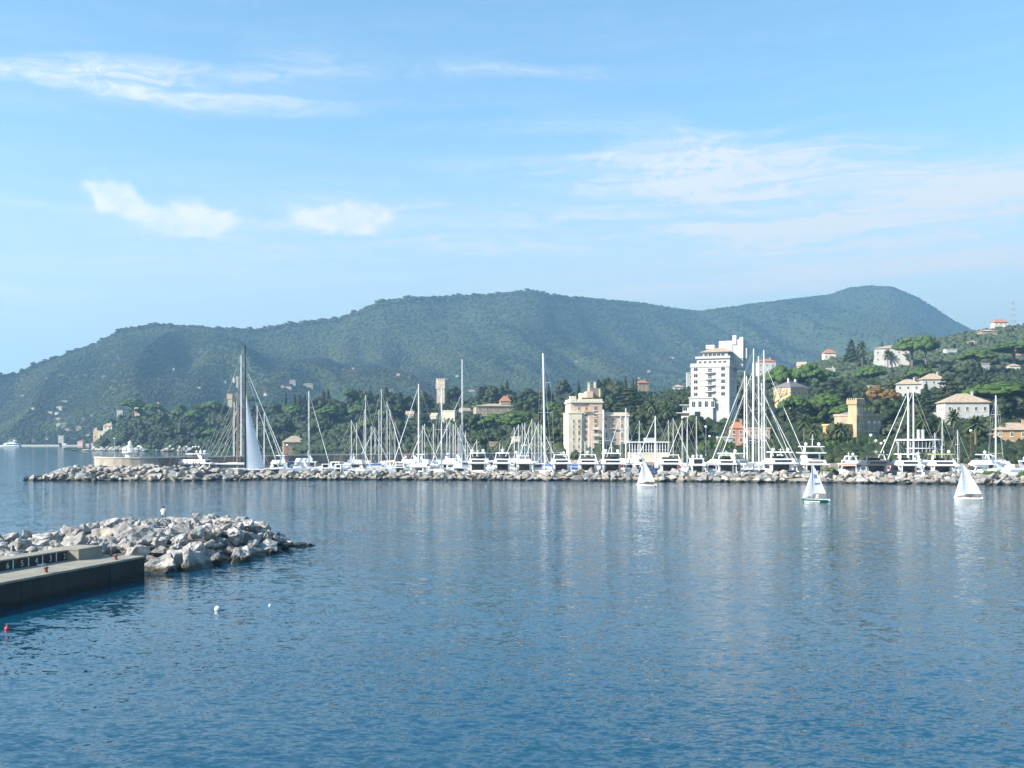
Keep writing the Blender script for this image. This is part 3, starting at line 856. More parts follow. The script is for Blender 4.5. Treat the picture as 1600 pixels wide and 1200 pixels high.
# the pink hotel behind the moored yachts
def pink_hotel():
    Y = 440.0
    o = thing('hotel', 'tall pink and cream hotel with brown shutters and a lower right wing behind the yachts', 'hotel', (atx(914, Y), Y + 9, atz(706, Y)), R(4))
    k = Y / F
    w, d, h = 50 * k, 18.0, (706 - 630) * k
    MB().box(-w / 2, w / 2, -d / 2, d / 2, -4, h).build('wall', PINK, o)
    # the sunlit corner block, a little lower and proud of the main wall
    hb = (706 - 646) * k
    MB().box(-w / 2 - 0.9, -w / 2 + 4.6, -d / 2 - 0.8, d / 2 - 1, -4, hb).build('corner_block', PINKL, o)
    MB().box(-w / 2 - 1.15, -w / 2 + 4.85, -d / 2 - 1.05, d / 2 - 0.8, hb + 0.003, hb + 0.4).build('string_course', TRIM, o)
    tw = 5.4
    tx = w / 2 - tw / 2 - 0.1
    MB().box(tx - tw / 2, tx + tw / 2, -d / 2 - 0.5, -d / 2 - 0.003, -4, h + 0.2).build('bay', PINK, o)
    MB().box(-w / 2 - 0.45, w / 2 + 0.45, -d / 2 - 0.95, d / 2 + 0.45, h + 0.203, h + 0.75).build('cornice', TRIM, o)
    MB().box(-w / 2 - 0.02, w / 2 + 0.02, -d / 2 - 0.62, -d / 2 - 0.503, hb - 0.2, hb + 0.25).build('string_course', TRIM, o)
    flat(o, w, d, h + 0.76, PINKL, 1.0, 0.1)
    # rooftop structures
    MB().box(-w / 2 - 0.2, -w / 2 + 2.3, -d / 2 - 0.3, -d / 2 + 3, h + 1.0, h + 2.9).build('corner_turret', PINKL, o)
    MB().box(-1.8, 0.3, -3, 2, h + 1.0, h + 4.4).build('roof_hut', PINKL, o)
    MB().box(0.4, 3.1, -6.5, 1.5, h + 1.0, h + 5.0).build('roof_hut', PINK, o)
    MB().box(2.2, 6.6, -1, 5, h + 1.0, h + 6.6).build('roof_hut', MOLE, o)
    MB().box(1.1, 1.9, -5.6, -4.9, h + 5.0, h + 8.3).box(0.95, 2.05, -5.75, -4.75, h + 8.303, h + 8.6).build('chimney', PINKL, o)
    MB().box(4.4, 5.2, -0.5, 0.3, h + 6.6, h + 9.2).build('chimney', PINKL, o)
    MB().box(6.3, 6.8, -2, -1.5, h + 1, h + 6.2).build('chimney', PINKL, o)
    MB().box(-1.9, 6.5, -d / 2 + 0.3, -d / 2 + 0.5, h + 1.77, h + 2.3).build('roof_planter', L_BUSH, o)
    zs = [1.2, 4.4, 6.8, 9.5, 11.7, 14.4, 16.9]
    hs = [1.8, 1.5, 2.0, 1.5, 1.6, 2.2, 1.6]
    yf = -d / 2 - 0.004
    for z, hh in zip(zs, hs):
        window(o, -w / 2 + 1.1, yf - 0.8, z, 0.8, hh, 0, TRIM, SHUT) if z < hb - 1.4 else None
        window(o, -w / 2 + 3.4, yf - 0.8 if z < hb - 1.4 else yf, z, 1.05, hh, 0, TRIM, SHUT)
        window(o, -0.05, yf, z, 1.25, hh, 0, TRIM, SHUT)
        window(o, tx - 0.1, yf - 0.5, z, 1.35, hh + 0.3, 0, TRIM, SHUT)
    for y in (-5.5, -1.5, 2.5):
        for z, hh in zip(zs[:6], hs): window(o, -w / 2 - 0.904, y, z, 1.0, hh, R(-90), TRIM, SHUT)
    for z in (6.7, 9.4, 3.9):
        MB().box(tx - 1.3, tx + 1.2, yf - 1.5, yf - 0.5, z - 0.35, z - 0.15).box(tx - 1.3, tx + 1.2, yf - 1.5, yf - 1.42, z - 0.147, z + 0.75).build('balcony', TRIM, o)
    MB().box(-1.2, 1.8, yf - 1.2, yf - 0.003, 16.2, 16.45).box(-1.2, 1.8, yf - 1.2, yf - 1.1, 16.453, 17.2).build('balcony', YSTUC, o)
    for z in (3.7, 8.9, 13.9): MB().box(-w / 2 + 4.9, tx - tw / 2 - 0.003, yf - 0.13, yf - 0.002, z, z + 0.28).build('string_course', TRIM, o)
    for x in (-w / 2 + 5.1, 1.15, tx - tw / 2 - 0.4): MB().box(x - 0.22, x + 0.22, yf - 0.17, yf - 0.132, 0, hb - 0.25).build('pilaster', TRIM, o)
    bl = MB().lathe([(0.10, 0), (0.16, 0.2), (0.09, 0.5), (0.14, 0.75)], n=8).mesh('baluster', TRIM)
    for i in range(22): ob('baluster', bl, o, (-w / 2 + 0.3 + i * (w - 0.6) / 21, -d / 2 - 0.42, h + 0.755))
    # right wing
    ww, wd, wh = 42 * k, 13.0, (706 - 650) * k
    cx = w / 2 + ww / 2 + 0.02
    MB().box(cx - ww / 2, cx + ww / 2, -d / 2 + 1.5, -d / 2 + 1.5 + wd, -4, wh).build('wing', PINK, o)
    MB().box(cx - ww / 2, cx + ww / 2 + 0.5, -d / 2 + 1.0, -d / 2 + 2.0 + wd, wh + 0.003, wh + 0.5).build('cornice', TRIM, o)
    flat(o, ww - 0.4, wd, wh + 0.51, PINKL, 1.1, 0.1, cx, -d / 2 + 1.5 + wd / 2)
    MB().box(cx + ww / 2 - 1.6, cx + ww / 2 + 0.12, -d / 2 + 1.35, -d / 2 + 1.497, -4, wh - 0.3).build('quoin', TRIM, o)
    MB().box(cx - ww / 2 + 0.1, cx + ww / 2 - 1.7, -d / 2 + 1.3, -d / 2 + 1.497, 9.0, 9.35).build('string_course', TRIM, o)
    for c in range(3):
        x = cx - ww / 2 + 1.6 + c * 3.3
        y = -d / 2 + 1.496
        for z, hh in ((12.6, 1.5), (9.7, 1.8)): window(o, x, y, z, 1.3, hh, 0, TRIM, SHUT)
        window(o, x, y, 5.6, 1.3, 2.5, 0, WPAINT, None)
        ar = MB().lathe([(0.78, -0.09), (0.78, 0.0)], (0, 0, 0), 14)
        a = ar.build('arch', TRIM, o, (x, y, 8.1)); a.rotation_euler = (R(90), 0, 0)
        window(o, x, y, 1.6, 1.4, 2.6, 0, WPAINT, None)
    MB().box(cx - 2.0, cx + 0.6, -d / 2 + 0.7, -d / 2 + 1.497, 9.5, 9.7).build('balcony', TRIM, o)
    guard(882, 986, 604, 708, Y)
pink_hotel()

def tower_hotel():
    Y = dist_at(1115, 662) - 6
    k = Y / F
    o = thing('hotel', 'tall white tower hotel with a column of balconies and a roofed penthouse', 'hotel', (atx(1121, Y), Y + 9, atz(660, Y)), R(-24))
    w, d = 61 * k, 17.0
    z0 = (660 - 622) * k                # top of the podium
    h = (660 - 573) * k
    MB().box(-w / 2, w / 2, -d / 2, d / 2, -8, h).build('wall', WSTUC, o)
    fl = (h - z0) / 5
    yf = -d / 2 - 0.004
    for r in range(5):
        z = z0 + r * fl + fl * 0.3
        for x in (-w * 0.37, w * 0.34): window(o, x, yf, z, 2.2, 2.3, 0, WPAINT, None)
        window(o, 0.0, yf, z0 + r * fl + 0.2, 2.2, fl * 0.75, 0, WPAINT, None)
        for y in (-5, 0.2, 5.4): window(o, w / 2 + 0.004, y, z, 2.0, 1.9, R(90), WPAINT, None)
        zb = z0 + r * fl + 0.02
        if r:
            m = MB()
            pts = []
            for i in range(9):
                a = math.pi * i / 8
                pts.append((2.6 * math.cos(a), -1.7 * math.sin(a)))
            m.loft([[(x, yf + y, zb + dz) for x, y in pts] for dz in (0, 0.3)])
            for i in range(9):
                x, y = pts[i]
                if 0 < i < 8: m.tube((x * 0.97, yf + y * 0.96, zb + 0.3), (x * 0.97, yf + y * 0.96, zb + 1.2), 0.035, n=4)
            m.path([(x * 0.97, yf + y * 0.96, zb + 1.2) for x, y in pts], 0.05, 4)
            m.build('balcony', WPAINT, o)
        MB().box(-w / 2 + 0.02, w / 2 - 0.02, yf - 0.06, yf + 0.001, zb + fl - 0.4, zb + fl - 0.15).build('string_course', GSTONE, o)
    MB().box(-w / 2 - 0.35, w / 2 + 0.35, -d / 2 - 0.4, d / 2 + 0.3, h + 0.003, h + 0.35).build('cornice', TRIM, o)
    flat(o, w, d, h + 0.36, WSTUC, 1.5, 0.2)
    # set back storey with terrace, then the penthouse
    h2 = h + 4.2
    MB().box(-w / 2 + 2.4, w / 2 - 0.3, -d / 2 + 2.2, d / 2 - 1, h + 0.36, h2).build('upper_storey', WSTUC, o)
    for i in range(6): window(o, -w / 2 + 4.2 + i * (w - 6) / 5.4, -d / 2 + 2.196, h + 1.2, 1.7, 2.0, 0, WPAINT, None)
    MB().box(-w / 2 + 1.9, w / 2 + 0.1, -d / 2 + 1.4, d / 2 - 0.5, h2 + 0.003, h2 + 0.35).box(-w / 2 + 1.9, w / 2 + 0.1, -d / 2 + 1.4, -d / 2 + 1.6, h2 + 0.353, h2 + 1.2).build('terrace', WSTUC, o)
    h3 = h2 + 3.2
    MB().box(-w / 2 + 5.2, w / 2 - 1.6, -d / 2 + 3.6, d / 2 - 2, h2 + 0.354, h3).build('penthouse', WSTUC, o)
    for i in range(5): window(o, -w / 2 + 6.8 + i * (w - 9.5) / 4.6, -d / 2 + 3.596, h2 + 0.9, 2.0, 1.8, 0, WPAINT, None)
    hip(o, w - 5.6, d - 4.5, h3 + 0.003, 2.6, TTILE, 0.8, 1.8, 1, ridge=2.5)
    # stair tower at the back
    MB().box(2.2, 9.0, 1.0, 8.4, h3 - 3, h3 + 6.0).build('stair_tower', WSTUC, o)
    MB().box(9.02, 14.2, 1.2, 8.2, h3 - 8, h3 + 6.6).build('stair_tower', WSTUC, o)
    MB().box(9.0, 11.0, 0.8, 1.15, h3 + 4.0, h3 + 8.6).box(12.5, 14.4, 0.8, 1.15, h3 - 3, h3 + 7.6).box(14.4, 16.0, 2, 7, h3 - 3, h3 + 2.2).build('roof_fin', WSTUC, o)
    MB().box(-4.2, 0.2, 0.2, 2.4, h3 + 2.2, h3 + 4.2).build('roof_hut', WSTUC, o)
    MB().tube((5.5, 4, h3 + 6), (5.5, 4, h3 + 13), 0.07, 0.04, 5).build('aerial', STEEL, o)
    # podium with arcade towards the left
    pw = 30 * k
    px_ = -w / 2 - 0.4
    MB().box(px_, px_ + w * 0.62, -d / 2 - 1.6, -d / 2 - 0.003, -8, z0).build('podium', WSTUC, o)
    MB().box(px_ - 0.3, px_ + w * 0.62 + 0.3, -d / 2 - 2.0, -d / 2 - 0.003, z0 + 0.003, z0 + 0.4).build('cornice', TRIM, o)
    for i in range(4): window(o, px_ + 2.2 + i * 3.2, -d / 2 - 1.604, z0 - 4.6, 1.9, 3.2, 0, WPAINT, None)
    MB().box(px_ + 2.8, px_ + 5.6, -d / 2 - 1.66, -d / 2 - 1.603, 0.4, z0 - 6.6).build('archway', PANE, o)
    MB().box(px_ - 5.0, px_ - 0.003, -d / 2 - 1.5, -d / 2 + 7, z0 - 3.4, z0 - 3.0).box(px_ - 7.0, px_ - 0.003, -d / 2 - 1.8, -d / 2 + 6, z0 - 7.3, z0 - 6.9).build('terrace', WSTUC, o)
    MB().box(px_ - 4.5, px_ - 0.003, -d / 2, -d / 2 + 6.5, -8, z0 - 7.303).box(px_ - 3.6, px_ - 0.003, -d / 2, -d / 2 + 6.5, z0 - 6.897, z0 - 3.403).build('side_block', CSTUC, o)
    for z in (z0 - 6.3, z0 - 11): window(o, px_ - 2.4, -d / 2 - 0.004, z, 2.4, 2.0, 0, WPAINT, None)
    guard(1084, 1168, 538, 615, Y); guard(1072, 1116, 615, 662, Y)
tower_hotel()

CASTT = M('castle_tower_stucco', (0.40, 0.31, 0.19), 0.88, 0.15, 0.3, bump=0.3)
def castle_villa():
    Y = 416.0
    k = Y / F
    o = thing('villa', 'ochre castle villa with battlements, paired arched windows and a square tower', 'villa', (atx(1346, Y), Y + 7, atz(690, Y)), R(30))
    w, d, h = 52 * k, 12.0, (690 - 650) * k
    MB().box(-w / 2 + 1, w / 2 + 1, -d / 2, d / 2, -4, h).build('wall', TSTUC, o)
    MB().box(-w / 2 + 0.7, w / 2 + 1.3, -d / 2 - 0.3, d / 2 + 0.3, h + 0.003, h + 0.9).build('cornice', TSTUC, o)
    me = MB().box(-0.16, 0.16, -0.28, 0, -0.7, 0).mesh('corbel', TSTUC)
    for i in range(14): ob('corbel', me, o, (-w / 2 + 1.5 + i * (w - 1) / 13, -d / 2 - 0.003, h))
    hip(o, w - 4, d - 3, h + 0.9, 2.0, GTILE, 0.2, 1, 0)
    for x in (-w * 0.22, w * 0.06, w * 0.30, w * 0.50):
        for dx in (-0.42, 0.42): window(o, x + dx, -d / 2 - 0.004, h * 0.50, 0.7, 2.3, 0, TRIM, None)
        a = MB().lathe([(0.85, -0.08), (0.85, 0.0)], (0, 0, 0), 14).build('arch', TRIM, o, (x, -d / 2 - 0.004, h * 0.50 + 2.3)); a.rotation_euler = (R(90), 0, 0)
        window(o, x, -d / 2 - 0.004, 0.6, 1.1, 2.0, 0, TRIM, SHUT)
    MB().box(-w / 2 + 0.9, w / 2 + 1.1, -d / 2 - 0.12, -d / 2 - 0.003, h * 0.40, h * 0.40 + 0.3).build('string_course', TRIM, o)
    # tower
    tw, th, tx = 3.7, (690 - 632) * k, -w / 2 + 1.6
    MB().box(tx - tw / 2, tx + tw / 2, -d / 2 - 0.6, -d / 2 + tw, -4, th).build('tower', CASTT, o)
    MB().box(tx - tw / 2 - 0.45, tx + tw / 2 + 0.45, -d / 2 - 1.05, -d / 2 + tw + 0.45, th + 0.003, th + 1.7).build('tower_head', CASTT, o)
    merlons(o, tw + 0.9, tw + 1.5, th + 1.7, CASTT, tx, -d / 2 + tw / 2 - 0.3, 5, 0.5, 0.7)
    for dx in (-1.0, 0, 1.0): window(o, tx + dx, -d / 2 - 0.604, th * 0.72, 0.65, 2.6, 0, TRIM, None)
    window(o, tx, -d / 2 - 0.604, h * 0.5, 0.9, 2.2, 0, TRIM, None)
    # lit left wing
    MB().box(tx - tw / 2 - 6.0, tx - tw / 2 - 0.003, -d / 2 + 1.8, d / 2 - 1, -4, h * 0.62).build('wing', OSTUC, o)
    MB().box(tx - tw / 2 - 6.3, tx - tw / 2 - 0.003, -d / 2 + 1.5, d / 2 - 0.7, h * 0.62 + 0.003, h * 0.62 + 0.7).build('cornice', YSTUC, o)
    for x in (tx - 3.6, tx - 6.2):
        window(o, x, -d / 2 + 1.796, 0.8, 1.2, 2.4, 0, TRIM, SHUT); window(o, x, -d / 2 + 1.796, h * 0.36, 0.9, 1.8, 0, TRIM, None)
    guard(1320, 1384, 622, 688, Y); guard(1298, 1320, 655, 690, Y)
castle_villa()

def yellow_villa():
    loc, w, H, Y = site(1240, 641, 594, 50)
    o = thing('villa', 'yellow villa with a dark slate hipped roof behind a bare tree', 'villa', loc + Vector((0, 6, 0)), R(35))
    w, d, h = w * 0.82, 12.0, H * 0.72
    wall_box(o, w, d, h, YSTUC)
    MB().box(-w / 2 - 0.3, w / 2 + 0.3, -d / 2 - 0.3, d / 2 + 0.3, h + 0.003, h + 0.5).build('cornice', TRIM, o)
    hip(o, w, d, h + 0.503, H * 0.24, GTILE, 0.7)
    for x in (-w * 0.33, 0, w * 0.33):
        window(o, x, -d / 2 - 0.004, h * 0.70, 1.5, 1.7, 0, TRIM, SHUT)
        for dx in (-0.5, 0.5): window(o, x + dx, -d / 2 - 0.004, h * 0.28, 0.75, 2.8, 0, TRIM, None)
    for y in (-3, 2.4):
        window(o, -w / 2 - 0.004, y, h * 0.70, 1.6, 1.6, R(-90), TRIM, SHUT); window(o, -w / 2 - 0.004, y, h * 0.28, 1.3, 2.8, R(-90), TRIM, SHUT)
    MB().box(w * 0.2, w * 0.2 + 1.3, -1, 0.2, h + 1.5, h + H * 0.3 + 0.6).build('chimney', WSTUC, o)
    MB().box(-w * 0.2, -w * 0.2 + 1.0, -1, 0, h + 1.5, h + H * 0.3 + 1.0).build('chimney', WSTUC, o)
    guard(1218, 1266, 592, 624, Y)
yellow_villa()
house('villa', 'long white villa with a tan hipped roof among palms', 1514, 664, 614, 66, WSTUC, 'hip', TTILE, 2, 5, rot=-6, rf=0.30, cat='villa', chim=1, sides='flr')
house('villa', 'low flat roofed white annexe beside the long white villa', 1480, 660, 644, 26, WSTUC, 'flat', TTILE, 1, 3, cat='villa', chim=0)
house('villa', 'large white villa on the hilltop partly hidden by umbrella pines', 1400, 577, 538, 52, WSTUC, 'hip', TTILE, 3, 5, rot=-18, rf=0.16, cat='villa')
house('villa', 'narrow white tower wing of the hilltop villa', 1373, 576, 545, 13, WSTUC, 'flat', TTILE, 2, 1, cat='villa', chim=0, rot=-18)
house('villa', 'white villa with a dark window band below an umbrella pine', 1424, 622, 592, 36, WSTUC, 'hip', TTILE, 2, 3, cat='villa', rot=-20)
house('villa', 'white villa with a pointed tan roof behind a dark cedar', 1461, 612, 583, 34, WSTUC, 'hip', TTILE, 2, 3, cat='villa', rot=-8, rf=0.34)
house('house', 'orange house with green shutters and a balcony by the harbour', 1594, 700, 660, 68, OSTUC, 'hip', TTILE, 2, 4, Y=384, rot=-8, shut=SHUTG, rf=0.30, chim=1)
house('house', 'salmon pink house with a gabled roof behind the tall masts', 1153, 694, 659, 22, RSTUC, 'hip', RTILE, 2, 2, Y=405, rot=-6, rf=0.3)
house('house', 'pale pink house half hidden by the tall white masts', 1186, 696, 668, 34, PINK, 'flat', RTILE, 2, 4, Y=412, chim=0)
house('wall_terrace', 'white balustraded garden terrace beside the salmon pink house', 1134, 692, 682, 22, WSTUC, 'flat', TTILE, 0, 1, Y=398, chim=0, cat='terrace')
house('villa', 'broad tan villa with a square belvedere among the trees', 770, 652, 630, 58, TSTUC, 'hip', TTILE, 2, 5, rot=8, cat='villa', rf=0.22)
house('villa', 'square belvedere tower with a tiled roof on the tan villa', 789, 648, 618, 16, TSTUC, 'hip', RTILE, 2, 2, rot=8, cat='tower', rf=0.30, chim=1, Y=dist_at(770, 652) + 4)
house('house', 'cream house with arched windows before the battlemented tower', 702, 662, 641, 20, CSTUC, 'flat', TTILE, 1, 3, cat='house', rot=-10, chim=0)
house('house', 'small white gabled house between the cream house and tan villa', 726, 650, 637, 15, WSTUC, 'gable', TTILE, 1, 2, chim=0, rot=20, rf=0.4)
house('house', 'small white gabled house beside the cream house', 679, 660, 645, 11, WSTUC, 'gable', TTILE, 1, 1, chim=0, rot=-30, rf=0.4)
house('house', 'white house with a small steeple among dark trees', 640, 656, 642, 12, WSTUC, 'gable', TTILE, 1, 2, chim=1, rf=0.4)
house('house', 'pink house on the ridge behind the slim cypresses', 1004, 612, 594, 18, OSTUC, 'hip', RTILE, 2, 3, rf=0.25, rot=10, Y=830)
house('house', 'white house with a red roof right of the tower hotel', 1199, 585, 560, 28, WSTUC, 'hip', RTILE, 2, 3, rf=0.2, rot=-5)
house('house', 'white gabled house behind the big umbrella pines', 1254, 585, 565, 14, WSTUC, 'gable', TTILE, 1, 2, rf=0.35, rot=-20, chim=0)
house('house', 'small white flat roofed house among the shrubs uphill', 1299, 592, 575, 13, WSTUC, 'flat', TTILE, 1, 1, chim=1, rot=-10)
house('house', 'white house with a red roof on the skyline of the near hill', 1297, 562, 545, 18, CSTUC, 'hip', RTILE, 1, 3, rf=0.4, chim=0)
house('house', 'hilltop house with a red roof beside the radio mast', 1564, 514, 498, 22, CSTUC, 'hip', RTILE, 2, 3, rf=0.35, chim=0, dep=8)
house('house', 'beige house below the hilltop house', 1546, 526, 514, 24, TSTUC, 'hip', TTILE, 1, 3, rf=0.3, chim=0)
house('house', 'small white house in the olive grove below an umbrella pine', 1487, 556, 545, 17, WSTUC, 'flat', TTILE, 1, 2, chim=0)
house('house', 'pink house under the widest umbrella pine', 1594, 560, 545, 18, RSTUC, 'hip', RTILE, 1, 2, rf=0.4, chim=0)
house('house', 'white house peeping between cypresses on the slope', 1539, 580, 568, 14, WSTUC, 'flat', TTILE, 1, 2, chim=0)
house('house', 'cream house with a shaded porch below the pink house', 1586, 581, 568, 16, CSTUC, 'hip', TTILE, 1, 2, rf=0.3, chim=0)
house('house', 'low tan house above the castle villa', 1370, 612, 602, 22, TSTUC, 'flat', TTILE, 1, 3, chim=0)
house('house', 'tiny white house in the olive terraces', 1521, 540, 532, 12, CSTUC, 'hip', TTILE, 1, 2, rf=0.3, chim=0)
house('house', 'white house behind the tower hotel podium', 1079, 604, 582, 11, WSTUC, 'flat', TTILE, 2, 1, chim=1)
house('house', 'pale cottage above the hotel wing palms', 1060, 612, 601, 15, WSTUC, 'hip', TTILE, 1, 2, rf=0.35, chim=0)
house('house', 'ochre boathouse at the foot of the wooded headland', 457, 715, 681, 34, OSTUC, 'hip', TTILE, 2, 4, rf=0.3, rot=15, Y=748)
house('house', 'white house crowning the wooded headland', 187, 650, 641, 9, WSTUC, 'flat', TTILE, 1, 2, chim=0, grd=False)
house('house', 'cream villa on the seaward end of the headland', 168, 677, 661, 14, CSTUC, 'hip', TTILE, 2, 2, chim=1)
house('house', 'tan garden wall house on the headland slope', 160, 684, 673, 14, CSTUC, 'flat', TTILE, 1, 2, chim=0)
house('house', 'small ochre house low on the headland point', 149, 698, 668, 7, YSTUC, 'hip', TTILE, 2, 1, chim=0, Y=1002)
house('house', 'white house behind trees along the headland crest', 232, 650, 632, 9, WSTUC, 'gable', TTILE, 1, 2, chim=0, grd=False, rf=0.4)
house('house', 'pinkish house behind trees along the headland crest', 214, 650, 634, 8, PINK, 'flat', TTILE, 1, 2, chim=0, grd=False)
house('house', 'white house high on the headland under the pines', 246, 648, 628, 7, WSTUC, 'hip', RTILE, 1, 1, chim=0, grd=False)
house('house', 'tan house behind the moored masts on the shore', 778, 712, 690, 26, TSTUC, 'flat', TTILE, 1, 3, chim=0, Y=520)
house('house', 'cream garden house under the umbrella pine by the tall mast', 806, 712, 682, 14, CSTUC, 'flat', TTILE, 2, 2, chim=0, Y=505)

def crenel_tower(label, px, pyb, pyt, wpx, mat, Y=None):
    loc, w, H, Y = site(px, pyb, pyt, wpx, Y)
    o = thing('stone_tower', label, 'tower', loc + Vector((0, w / 2, 0)), R(-14))
    w *= 0.86
    MB().box(-w / 2, w / 2, -w / 2, w / 2, -5, H * 0.66).build('wall', mat, o)
    MB().box(-w / 2 - 0.5, w / 2 + 0.5, -w / 2 - 0.5, w / 2 + 0.5, H * 0.66 + 0.003, H - 1.0).build('tower_head', mat, o)
    merlons(o, w + 1.0, w + 1.0, H - 1.0, mat, 0, 0, 4, w * 0.16, 1.0)
    for z in (H * 0.45, H * 0.74): window(o, 0, -w / 2 - (0.504 if z > H * 0.66 else 0.004), z, 0.8, 1.6, 0, TRIM, None)
    guard(px - wpx / 2, px + wpx / 2, pyt, pyt + (pyb - pyt) * 0.45, Y)
crenel_tower('battlemented grey stone tower rising above the trees', 690, 640, 591, 15, GSTONE)
crenel_tower('square tan stone tower left of the black mast', 360, 640, 615, 9, TSTUC)
crenel_tower('slim ruined tower on the mountainside above the black mast', 371, 600, 588, 4, TSTUC, 1500)

# round glass restaurant on the quay
def glass_restaurant():
    Y = 372.0
    o = thing('restaurant', 'round glass walled restaurant with two white chimneys on the quay', 'restaurant', (atx(1450, Y), Y + 9, atz(712, Y)))
    r, h = 34 * Y / F, (712 - 686) * Y / F
    MB().lathe([(r, -3), (r, 0.9), (r - 0.3, 0.9)], n=36).build('base_wall', WSTUC, o)
    MB().lathe([(r - 0.35, 0.9), (r - 0.35, h - 0.8)], n=36).build('glazing', PANE, o)
    me = MB().box(-0.05, 0.05, -0.045, 0.045, 0.9, h - 0.8).mesh('mullion', WPAINT)
    for i in range(36):
        a = 2 * math.pi * i / 36
        ob('mullion', me, o, ((r - 0.2) * math.cos(a), (r - 0.2) * math.sin(a), 0), a)
    MB().lathe([(r + 0.25, h - 0.55), (r + 0.25, h - 0.3), (r - 0.2, h)], n=36).build('roof', WPAINT, o)
    MB().lathe([(r - 0.05, h * 0.42), (r - 0.05, h * 0.42 + 0.25)], n=36).build('transom', WPAINT, o)
    for x in (-0.6, 0.9): MB().lathe([(0.6, h - 0.1), (0.6, h + 3.2), (0.5, h + 3.3)], (x, -2, 0), 12).build('chimney', WSTUC, o)
    guard(1416, 1484, 682, 706, Y)
glass_restaurant()
def veranda():
    Y = 395.0
    o = thing('veranda', 'white veranda with a row of posts beside the pink hotel', 'veranda', (atx(1014, Y), Y, atz(712, Y)))
    w, h = 62 * Y / F, (712 - 690) * Y / F
    MB().box(-w / 2, w / 2, 0, 5, -3, 1.2).build('base_wall', CSTUC, o)
    MB().box(-w / 2, w / 2, 2.4, 2.6, 1.203, h - 0.4).build('glazing', PANE, o)
    me = MB().box(-0.12, 0.12, -0.12, 0.12, 1.203, h - 0.4).mesh('post', WPAINT)
    for i in range(15): ob('post', me, o, (-w / 2 + 0.2 + i * (w - 0.4) / 14, 0.4, 0))
    MB().box(-w / 2 - 0.3, w / 2 + 0.3, -0.2, 5.2, h - 0.397, h).build('roof', WPAINT, o)
    m = MB().box(-w / 2, w / 2, 0.36, 0.44, 2.1, 2.2)
    m.build('rail', WPAINT, o)
    MB().box(-w * 0.1, w * 0.16, 1, 4, h + 0.003, h + 1.4).build('roof_hut', WSTUC, o)
    guard(983, 1046, 684, 708, Y)
veranda()

# tiny houses across the bay: each one walls and roof
FAR = [  # px, py of the base, width, height, colour, roof
    (95, 692.5, 11, 14, 1, 3), (125, 696, 12, 9, 3, 1), (163, 590, 7, 4, 0, 1), (172, 590, 4, 3, 0, 1), (35, 621, 6, 5, 1, 3), (73, 593, 4, 3, 0, 1), (50, 640, 8, 4, 1, 2), (101, 628, 10, 3, 0, 2), (92, 640, 13, 6, 1, 2),
    (78, 646, 8, 4, 0, 2), (88, 648, 8, 5, 0, 2), (90, 657, 10, 5, 1, 2), (91, 667, 8, 7, 0, 2), (100, 668, 8, 9, 0, 1), (104, 674, 7, 5, 1, 2), (109, 675, 5, 4, 0, 1), (123, 672, 10, 7, 1, 2), (130, 658, 5, 6, 3, 2), (143, 651, 4, 4, 0, 1),
    (149, 676, 7, 8, 1, 2), (75, 677, 8, 3, 0, 2), (72, 688, 7, 4, 3, 1), (52, 689, 6, 4, 3, 1), (137, 682, 6, 4, 1, 2), (100, 697, 9, 5, 0, 3), (136, 697, 9, 5, 1, 1), (145, 697, 7, 6, 0, 2),
    (352, 600, 4, 6, 0, 3), (365, 598, 4, 9, 0, 3), (441, 606, 5, 5, 0, 1), (457, 601, 11, 9, 0, 1), (449, 606, 14, 3, 1, 2), (481, 604, 18, 6, 1, 2), (414, 618, 6, 5, 0, 1), (551, 578, 4, 4, 0, 1), (622, 589, 6, 7, 3, 1), (627, 574, 3, 3, 0, 1), (676, 582, 4, 3, 0, 1), (714, 590, 6, 5, 0, 1),
    (875, 610, 12, 7, 0, 1), (1014, 582, 5, 5, 0, 1), (997, 592, 5, 3, 0, 2), (1008, 592, 5, 3, 0, 2), (1044, 600, 3, 6, 0, 3), (737, 612, 12, 4, 1, 1), (536, 579, 4, 3, 0, 2), (271, 580, 3, 6, 0, 3), (303, 578, 8, 2, 1, 2), (248, 595, 3, 3, 0, 1), (311, 607, 5, 3, 0, 1), (612, 612, 8, 4, 3, 1), (1050, 560, 7, 3, 0, 1), (900, 566, 8, 3, 3, 1)]
FW = [M('far_pale_stucco', (0.42, 0.40, 0.35), 0.9, 0.1, 0.3), M('far_tan_stucco', (0.32, 0.28, 0.22), 0.9, 0.1, 0.3), M('far_pink_stucco', (0.40, 0.28, 0.23), 0.9, 0.1, 0.3), RSTUC]
FR = [RTILE, RTILE, TTILE, None]
FLAB = {0: 'pale', 1: 'tan', 2: 'pink', 3: 'pink'}
def mount_dist(px, py):
    lo, hi = 0.0, 1.0
    for _ in range(22):
        mid = (lo + hi) / 2
        X, Y, Z = mount_point(np.array(px, float), np.array(mid))
        if HOR - (float(Z) - CAMZ) / float(Y) * F > py: lo = mid
        else: hi = mid
    return float(Y)
